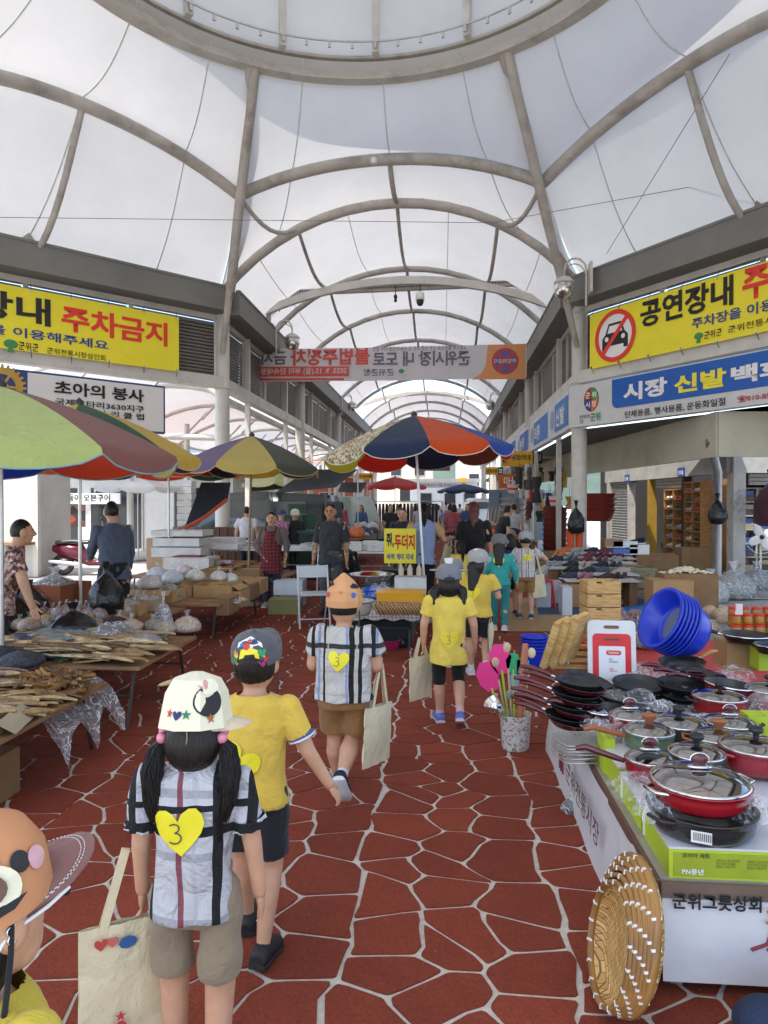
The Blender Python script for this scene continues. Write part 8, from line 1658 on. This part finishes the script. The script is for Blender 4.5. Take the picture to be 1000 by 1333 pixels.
t = thing('far_banner', 'long white banner across the far street end', 'banner'); A = AY(530, 635, 52); B = AY(600, 628, 52); MB().box(((A.x+B.x)/2, 52, (A.z+B.z)/2), (B.x-A.x, .03, B.z-A.z)).build('cloth', IW, t); letters('군위전통시장에 오신 것을 환영합니다', (A.x+.2, 51.95, A.z+.08), (1, 0, 0), (0, 0, 1), B.x-A.x-.4, (B.z-A.z)*.6, IB, t, .01)
t = thing('orange_banner', 'orange banner between the right columns beyond the yellow sign', 'banner'); A = AY(649, 636, 28); B = AY(702, 617, 28); MB().box(((A.x+B.x)/2, 28, (A.z+B.z)/2), (B.x-A.x, .04, B.z-A.z)).build('cloth', mat('ob', 'c8642c', .7), t); letters('마을행사', (A.x+.2, 27.95, A.z+.12), (1, 0, 0), (0, 0, 1), 1.1, (B.z-A.z)*.6, IW, t, .01, .02)
t = thing('steel_door', 'grey-blue double door unit below the orange banner', 'door', (3.5, 31, 1.1)); MB().box((0, 0, 0), (3.0, .2, 2.2)).build('panel', mat('door_grey', '6a7884', .5), t)
for x in (-1, 0, 1): MB().box((x, -.12, 0), (.06, .06, 2.0)).build('frame', mat('df', '3a4450', .5), t)
# inner columns and side canopies behind the left arcade
for k in range(9):
    Y = 19 + 4.4*k; t = thing('column', f'slender white column of the rear canopy on the left, {ordn[k]} from the camera', 'column', (-8.6, Y, 0), group='slender columns of the rear canopy'); MB().tube([(0, 0, 0), (0, 0, 4.3)], .09, 12).build('shaft', STEELL, t)
for k in range(9):
    Y = 17.8 + 4.4*k
    for x, s_ in ((-4.95, 'left'), (2.95, 'right')):
        if abs(((Y-15.7)/8.8) - round((Y-15.7)/8.8)) > .15: t = thing('column', f'thin square post between the round columns, {ordn[k]} along the {s_} side', 'column', (x, Y+.6 if x > 0 else Y, 0), group='thin posts between the round columns'); MB().box((0, 0, 2.9), (.12, .12, 5.8)).build('post', STEELL, t)
sc2 = thing('rear_canopy', 'pale curved canopy on pipes behind the left arcade', 'canopy')
for k in range(9):
    Y = 17 + 4.4*k; A = arch_pts(Y, 13, -11.5, -5.3, 1.1, 4.15); MB().tube(A, .07, 8).build('arch', STEELL, sc2)
    if k: MB().grid([[lerp(a, b_, q/4) + Vector((0, 0, .1 - .15*math.sin(PI*q/4))) for a, b_ in zip(pa, A)] for q in range(5)]).build('membrane', MEM, sc2)
    pa = A
    for x in (-9.5, -7.4): MB().tube([(x, Y, 4.2), (x+.8, Y, 5.0)], .04, 6).build('brace', STEELL, sc2)
MB().beam((-5.3, 16.5, 4.15), (-5.3, 54, 4.15), .14, .14).build('edge_beam', STEELL, sc2); MB().beam((-11.5, 16.5, 4.15), (-11.5, 54, 4.15), .14, .14).build('edge_beam', STEELL, sc2)
MB().tube([AY(215, 568, 17.5), AY(290, 570, 17.5)], .08, 8).build('cross_pipe', STEELL, sc2)
# black tents and awning on the left
TENT = mat('black_tent', (.02, .02, .023), .8, bump=.2, wrap=2)
for k, (Y, pts, lb) in enumerate(((19, ((356, 642), (437, 634), (466, 611), (402, 611)), 'black tarpaulin sloping over the fish stall behind the charcoal man'), (27, ((440, 640), (470, 641), (478, 628), (445, 628)), 'small dark awning farther along the left'), (23, ((318, 640), (372, 636), (395, 618), (335, 622)), 'second black tarpaulin farther left behind the third umbrella'))):
    q = [AY(x, y, Y + (0 if i < 2 else 1.6)) for i, (x, y) in enumerate(pts)]; P = [[lerp(lerp(q[0], q[1], i/8), lerp(q[3], q[2], i/8), j/6) - Vector((0, 0, .15*math.sin(PI*i/8)*math.sin(PI*j/6))) for i in range(9)] for j in range(7)]
    mb = MB().grid(P); mb.grid([[p - Vector((0, 0, .01)) for p in r_] for r_ in P]); t = thing('tarpaulin', lb, 'tarp'); mb.build('sheet', TENT, t)
    MB().tube([(q[2].x, q[2].y, q[2].z), (q[2].x, q[2].y, 0)], .02, 6).build('pole', ALU, t)
P = []
q = [AY(262, 628, 13.6), AY(300, 628, 13.6), AY(296, 650, 13.4), AY(240, 688, 13.2)]
t = thing('dark_curtain', 'navy awning flap with orange edge hanging behind the left tables', 'awning'); MB().add(q + [p + Vector((0, .03, 0)) for p in q], [(0, 1, 2, 3), (4, 5, 6, 7)]).build('cloth', cloth('awn_navy', '1c2230'), t); MB().tube([q[3], lerp(q[3], q[2], .5) - Vector((0, 0, .05)), q[2]], .035, 6).build('orange_edge', cloth('awn_orange', 'c8502c'), t)
t = thing('brown_fence', 'brown corrugated low screen behind the white boxes', 'screen', (AY(290, 700, 15.5).x, 15.5, 0))
for k in range(24): MB().box((-1.1+.09*k, 0, .55), (.08, .03 + .03*(k % 2), 1.1)).build('plank', m_wood('screen_brown', '5c3c2a', '40281c'), t)
# white boxes / polystyrene on tables
PS = mat('polystyrene', '')
rs = random.Random(15)
for k, (px, py, Y, w_, hh, lb) in enumerate(((237, 712, 12.5, .9, .16, 'white polystyrene lid box on the stack behind the left tables'), (237, 700, 12.6, .85, .14, 'white polystyrene box second from the top of that stack'), (238, 690, 12.7, .95, .10, 'flat grey-white tray topping the stack'), (215, 700, 13.5, .5, .6, 'pale wooden box beside the polystyrene stack'), (250, 725, 12, .8, .2, 'white box under the navy cloth'), (285, 707, 13, .9, .1, 'white slab of polystyrene leaning behind the pole'), (295, 700, 13.4, .6, .25, 'white box behind the polystyrene slab'))): A = AY(px, py, Y); carton(lb, A - Vector((0, 0, hh)), (w_, .6, hh), PS if k != 3 else mat('pale_box', 'b89a78', .8))
t = thing('white_pillar', 'white brick-like pillar stack in front of the left shop', 'pillar', (AY(243, 690, 20).x, 20, 0))
for k in range(12): MB().box((.01*(k % 2), 0, .1+.19*k), (.42, .4, .175)).build('block', PS, t)
table('white fish table in front of the green crates', -4.7, -2.2, 12.9, 14.2, .78, WHITE, legm=ALU); table('second white fish table beyond the charcoal man', -2.2, -.9, 13.2, 14.4, .72, WHITE, legm=ALU); table('far white table of goods down the middle left', -3.8, -1.9, 16.5, 22, .8, PLY); table('far table of goods along the right side', .7, 1.8, 17, 24, .8, PLY)
for k in range(26):
    x, y = rs.uniform(-4.6, -2.3), rs.uniform(12.95, 14.1); t = open_carton(f'shallow white tray of fish on the white table, {("left", "middle", "right")[min(2, int((x+4.6)/.8))]} part, {("front", "middle", "rear")[min(2, int((y-12.9)/.45))]} row', (x, y, .785), (.36, .28, .06), PS, rs.uniform(-.2, .2), (0, 0, 0, 0), 'fish trays on the white table'); MB().ball((0, 0, .04), (.13, .08, .03)).build('fish', mat('fish_grey', ('6a6a68', '8a7a70')[k % 2], .4, var=.4), t)
for k in range(9): x = -2.1 + .14*k; carton(f'polystyrene box on the second fish table, {ordn[k]} from the left', (x, 13.5 + .2*(k % 3), .73), (.3, .3, .12 + .04*(k % 2)), PS)
cc = ['8a8a80', 'b0aaa0', '3a5a3a', '8a2a2a', '2a3a6a', 'c8c0b0', 'a07840', '4a4a4a', 'c86a3a', '5a7a9a', 'd0d0d0', 'a04a5a']; cn = ['grey', 'pale', 'green', 'red', 'navy', 'cream', 'tan', 'charcoal', 'orange', 'blue', 'white', 'pink']
for k in range(110):
    side_ = k % 2; x = rs.uniform(-3.7, -1.95) if side_ else rs.uniform(.75, 1.75); y = rs.uniform(16.6, 22) if side_ else rs.uniform(17, 24); i = rs.randrange(12)
    bag(f'{cn[i]} bag of goods on the far {"left" if side_ else "right"} stall table', (x, y, .80), rs.uniform(.22, .42), mat('gd'+cc[i], cc[i], .5, var=.3, scale=12, bump=.5), None, rs.uniform(.4, .8), 'heaped goods on the far stall tables', name='goods_bag', knot=False, seed=k)
GC = plastic('crate_green', '1c4a38', rough=.5)
for k, (px, n_) in enumerate(((372, 5), (386, 6), (404, 5))):
    x = AY(px, 690, 17).x
    for q in range(n_):
        t = thing('plastic_crate', f'dark green plastic crate, {ordn[q]} from the bottom, {("left", "middle", "right")[k]} stack', 'crate', (x, 17 + .1*k, .02 + .27*q), group='dark green crates stacked by the left column')
        for s in (-1, 1): MB().box((0, s*.18, .125), (.34, .015, .23)).build('side', GC, t); MB().box((s*.17, 0, .125), (.015, .34, .23)).build('end', GC, t)
        for zz in (.03, .12, .23): MB().box((0, -.195, zz), (.38, .02, .02)).build('rim', GC, t)
building_ = None
t = thing('bin', 'dark green wheeled bin left of the charcoal man', 'bin', AY(400, 720, 15)); t.location.z = 0; MB().loft([superring((0, 0, z), a, a*.9, 16, 5) for z, a in ((0, .24), (1.0, .30))]).build('body', mat('bin_dark', '16302c', .5), t); MB().box((0, 0, 1.03), (.66, .6, .06)).build('lid', mat('bin_lid', '1c3c38', .5), t)
# vehicles
def vehicle(label, loc, rz, col, kind='van', name='parked_van', cat='van'):
    t = thing(name, label, cat, loc, rz); m = plastic('car'+col, col, rough=.25, coat=.5); L, W_, H = (4.4, 1.7, 1.9)
    prof = ((-2.2, .35, 1.0), (-2.1, .3, 1.85), (-.2, .3, 1.95), (.9, .3, 1.9), (1.7, .3, 1.15), (2.2, .35, .95)) if kind == 'van' else ((-2.2, .5, 1.0), (-.1, .5, 1.0), (0, .3, 1.9), (1.1, .3, 1.85), (1.9, .3, 1.2), (2.2, .35, .9))
    MB().loft([[Vector((y*W_/2*(.88 if zz > .7 else 1), x, a + (b_-a)*zz)) for y, zz in ((-1, 0), (1, 0), (1, .5), (.98, .75), (.8, 1), (-.8, 1), (-.98, .75), (-1, .5))] for x, a, b_ in prof]).build('body', m, t)
    for sx in (-1, 1):
        for y in (-1.35, 1.4): w_ = MB().tube([(sx*.74, y, .32), (sx*.88, y, .32)], .32, 18).build('wheel', BLACK, t); MB().tube([(sx*.88, y, .32), (sx*.9, y, .32)], .18, 14).build('rim', ALU, w_)
        if kind == 'van': MB().box((sx*.80, -.4, 1.45), (.04, 2.6, .45)).build('side_window', GLD, t)
        MB().box((sx*.6, 2.2, .75), (.3, .06, .16)).build('headlight', WHITE, t); MB().box((sx*.72, -2.2, .85), (.12, .06, .3)).build('tail_light', plastic('tail', '9a1c1c'), t)
    MB().beam((0, 1.0, 1.82), (0, 1.72, 1.2), 1.35, .04, up=(0, .7, .7)).build('windscreen', GLD, t); MB().box((0, -2.17, 1.45), (1.3, .06, .45)).build('rear_window', GLD, t); return t
vehicle('dark green van parked behind the navy awning on the left', (AY(332, 670, 19).x, 19.5, 0), R(80), '1c2a28'); vehicle('pale grey-green small truck behind the bin', (AY(455, 680, 27).x, 27, 0), R(200), '8a9890', 'truck', 'small_truck', 'truck'); vehicle('white van at the far right end of the street', (2.4, 50, 0), R(10), 'c8ccd0')
# clothes rails and people in the distance
t = thing('clothes_rail', 'long rail of dark clothes down the street', 'clothes rail', (-2.2, 30, 0)); MB().tube([(-2.2, 0, 0), (-2.2, 0, 1.7), (2.2, 0, 1.7), (2.2, 0, 0)], .02, 6).build('rail', ALU, t)
for k in range(28): c = rs.choice(['1c1c22', '2a2a3a', '5a2a3a', '3a3a3a', '8a8088', '20303a']); MB().loft([superring((-2.1+.15*k, 0, 1.6-.9*q/3), .07 if q else .05, .2, 8) for q in range(4)]).build('garment', cloth('gar'+c, c), t)
CP = []
specs = [('2a2a2e', 'charcoal', 'short'), ('9a4a52', 'rose', 'bob'), ('a8a8b0', 'grey', 'short'), ('3c5484', 'blue', 'long'), ('c8b8a8', 'beige', 'short'), ('a87a9a', 'lilac', 'bob'), ('d0d0d4', 'white', 'short')]
for k, (c, cn_, hr_) in enumerate(specs):
    h = human(f'{cn_}-topped shopper in the far crowd', (0, 0, 0), 0, 1.60, False, .02, top=cloth('crowd'+c, c), bottom='trousers', botcol=('20222a', '3a3a40', '2a2c3c')[k % 3], hair=hr_, sleeves=('short', 'long')[k % 2], stride=.08, detail=1, fat=1.1, group='shoppers far down the street'); CP.append(h['P'])
spots = [(-1.5, 20.5), (.35, 21.8), (-.8, 25), (.9, 26), (-1.6, 27), (.3, 28), (-.3, 30), (1.2, 30.5), (-1.0, 32), (.5, 33.5), (-.2, 36), (.9, 37), (-1.3, 38), (.2, 40), (-.7, 43), (.6, 45), (-1.7, 46), (1.5, 41), (0, 48), (-.9, 50), (-4.2, 15.0), (-3.9, 18.6), (-3.3, 23), (1.9, 19.2), (-2.8, 24.5)]
used_ = set()
for k, (x, y) in enumerate(spots):
    i = k % 7; lb = f'shopper in a {specs[i][1]} top, {("near", "middle", "far")[min(2, int((y-14)/12))]} part of the distant crowd'
    if i not in used_: used_.add(i); P_ = CP[i]; P_.location = (x, y, 0); P_.rotation_euler.z = rs.uniform(-.5, .5) + (PI if k % 3 == 0 else 0); P_['label'] = lb
    else: copy_tree(CP[i], loc=(x, y, 0), rz=rs.uniform(-.6, .6) + (PI if k % 3 == 0 else 0), label=lb, scale=(rs.uniform(.95, 1.05),)*3)
h = human('vendor woman in a dark tee facing the camera behind the yellow sign', (AY(524, 660, 12.6).x, 12.6, 0), PI-.1, 1.55, False, .012, top=cloth('vend_dark', '24262c'), bottom='trousers', botcol='20222a', hair='short', detail=2, fat=1.1)
h = human('vendor in a white cap and black jacket by the green crates', (AY(384, 700, 14.8).x, 14.8, 0), PI+.5, 1.50, False, .012, top=cloth('vend_black', '16181c'), bottom='trousers', botcol='20222a', hair='short', sleeves='long', detail=2); cap_on(h, 'c8c8b8')
h = human('vendor in a mauve checked shirt and blue hat behind the apron vendor', (AY(366, 700, 14.6).x, 14.6, 0), PI+.8, 1.50, False, .012, top=m_print('mauve_check', ['a86a8a', '7a4a6a', 'c89ab0'], 60), bottom='trousers', botcol='20222a', hair='short', sleeves='long', detail=2); cap_on(h, '3a4a6a')
h = human('person in a dark top bending over goods right of the auburn-haired woman', (AY(645, 690, 17).x, 16.2, 0), -1.3, 1.58, False, .014, top=cloth('vend_black', ''), bottom='trousers', botcol='20222a', hair='short', sleeves='short', detail=1, lean=.35)
h = human('woman vendor in black sitting low behind the middle stall, left of the sign', (-1.55, 11.3, -.42), PI-.4, 1.55, False, .012, top=cloth('vend_black', ''), bottom='trousers', botcol='20222a', hair='short', sleeves='long', detail=2)
# kneeling vendor's jeans at the lower right edge
JN = mat('denim', '22304a', .9, var=.25, scale=9, bump=.4, bscale=160, wrap=8)
t = thing('person', 'vendor crouching behind the table corner, only blue jeans in view', 'person', (1.22, 2.12, 0))
o = link('jeans', setmat(blob([('c', (-.30, -.02, .14), (.15, .05, .12), .085, .10), ('c', (.15, .05, .12), (.38, .0, .10), .10, .10), ('c', (-.30, -.02, .14), (-.12, -.12, .07), .08, .06), ('e', (.4, -.02, .16), (.18, .2, .16))], .012, 3, .006), JN), t)
o = link('shoe', setmat(blob([('e', (-.42, -.10, .045), (.13, .05, .045)), ('e', (-.36, -.10, .07), (.07, .045, .06))], .01, 2), BLACK), t)
o = link('torso', setmat(blob([('l', [superring((.45, -.0, z), a, .13, 14) for z, a in ((.1, .17), (.35, .18), (.62, .17), (.72, .08))]), ('c', (.45, 0, .72), (.45, 0, .82), .05, .05), ('e', (.45, .02, .92), (.08, .10, .12))], .015, 3), cloth('vend_dark', '')), t)
for o in _pend: sc.collection.objects.link(o)
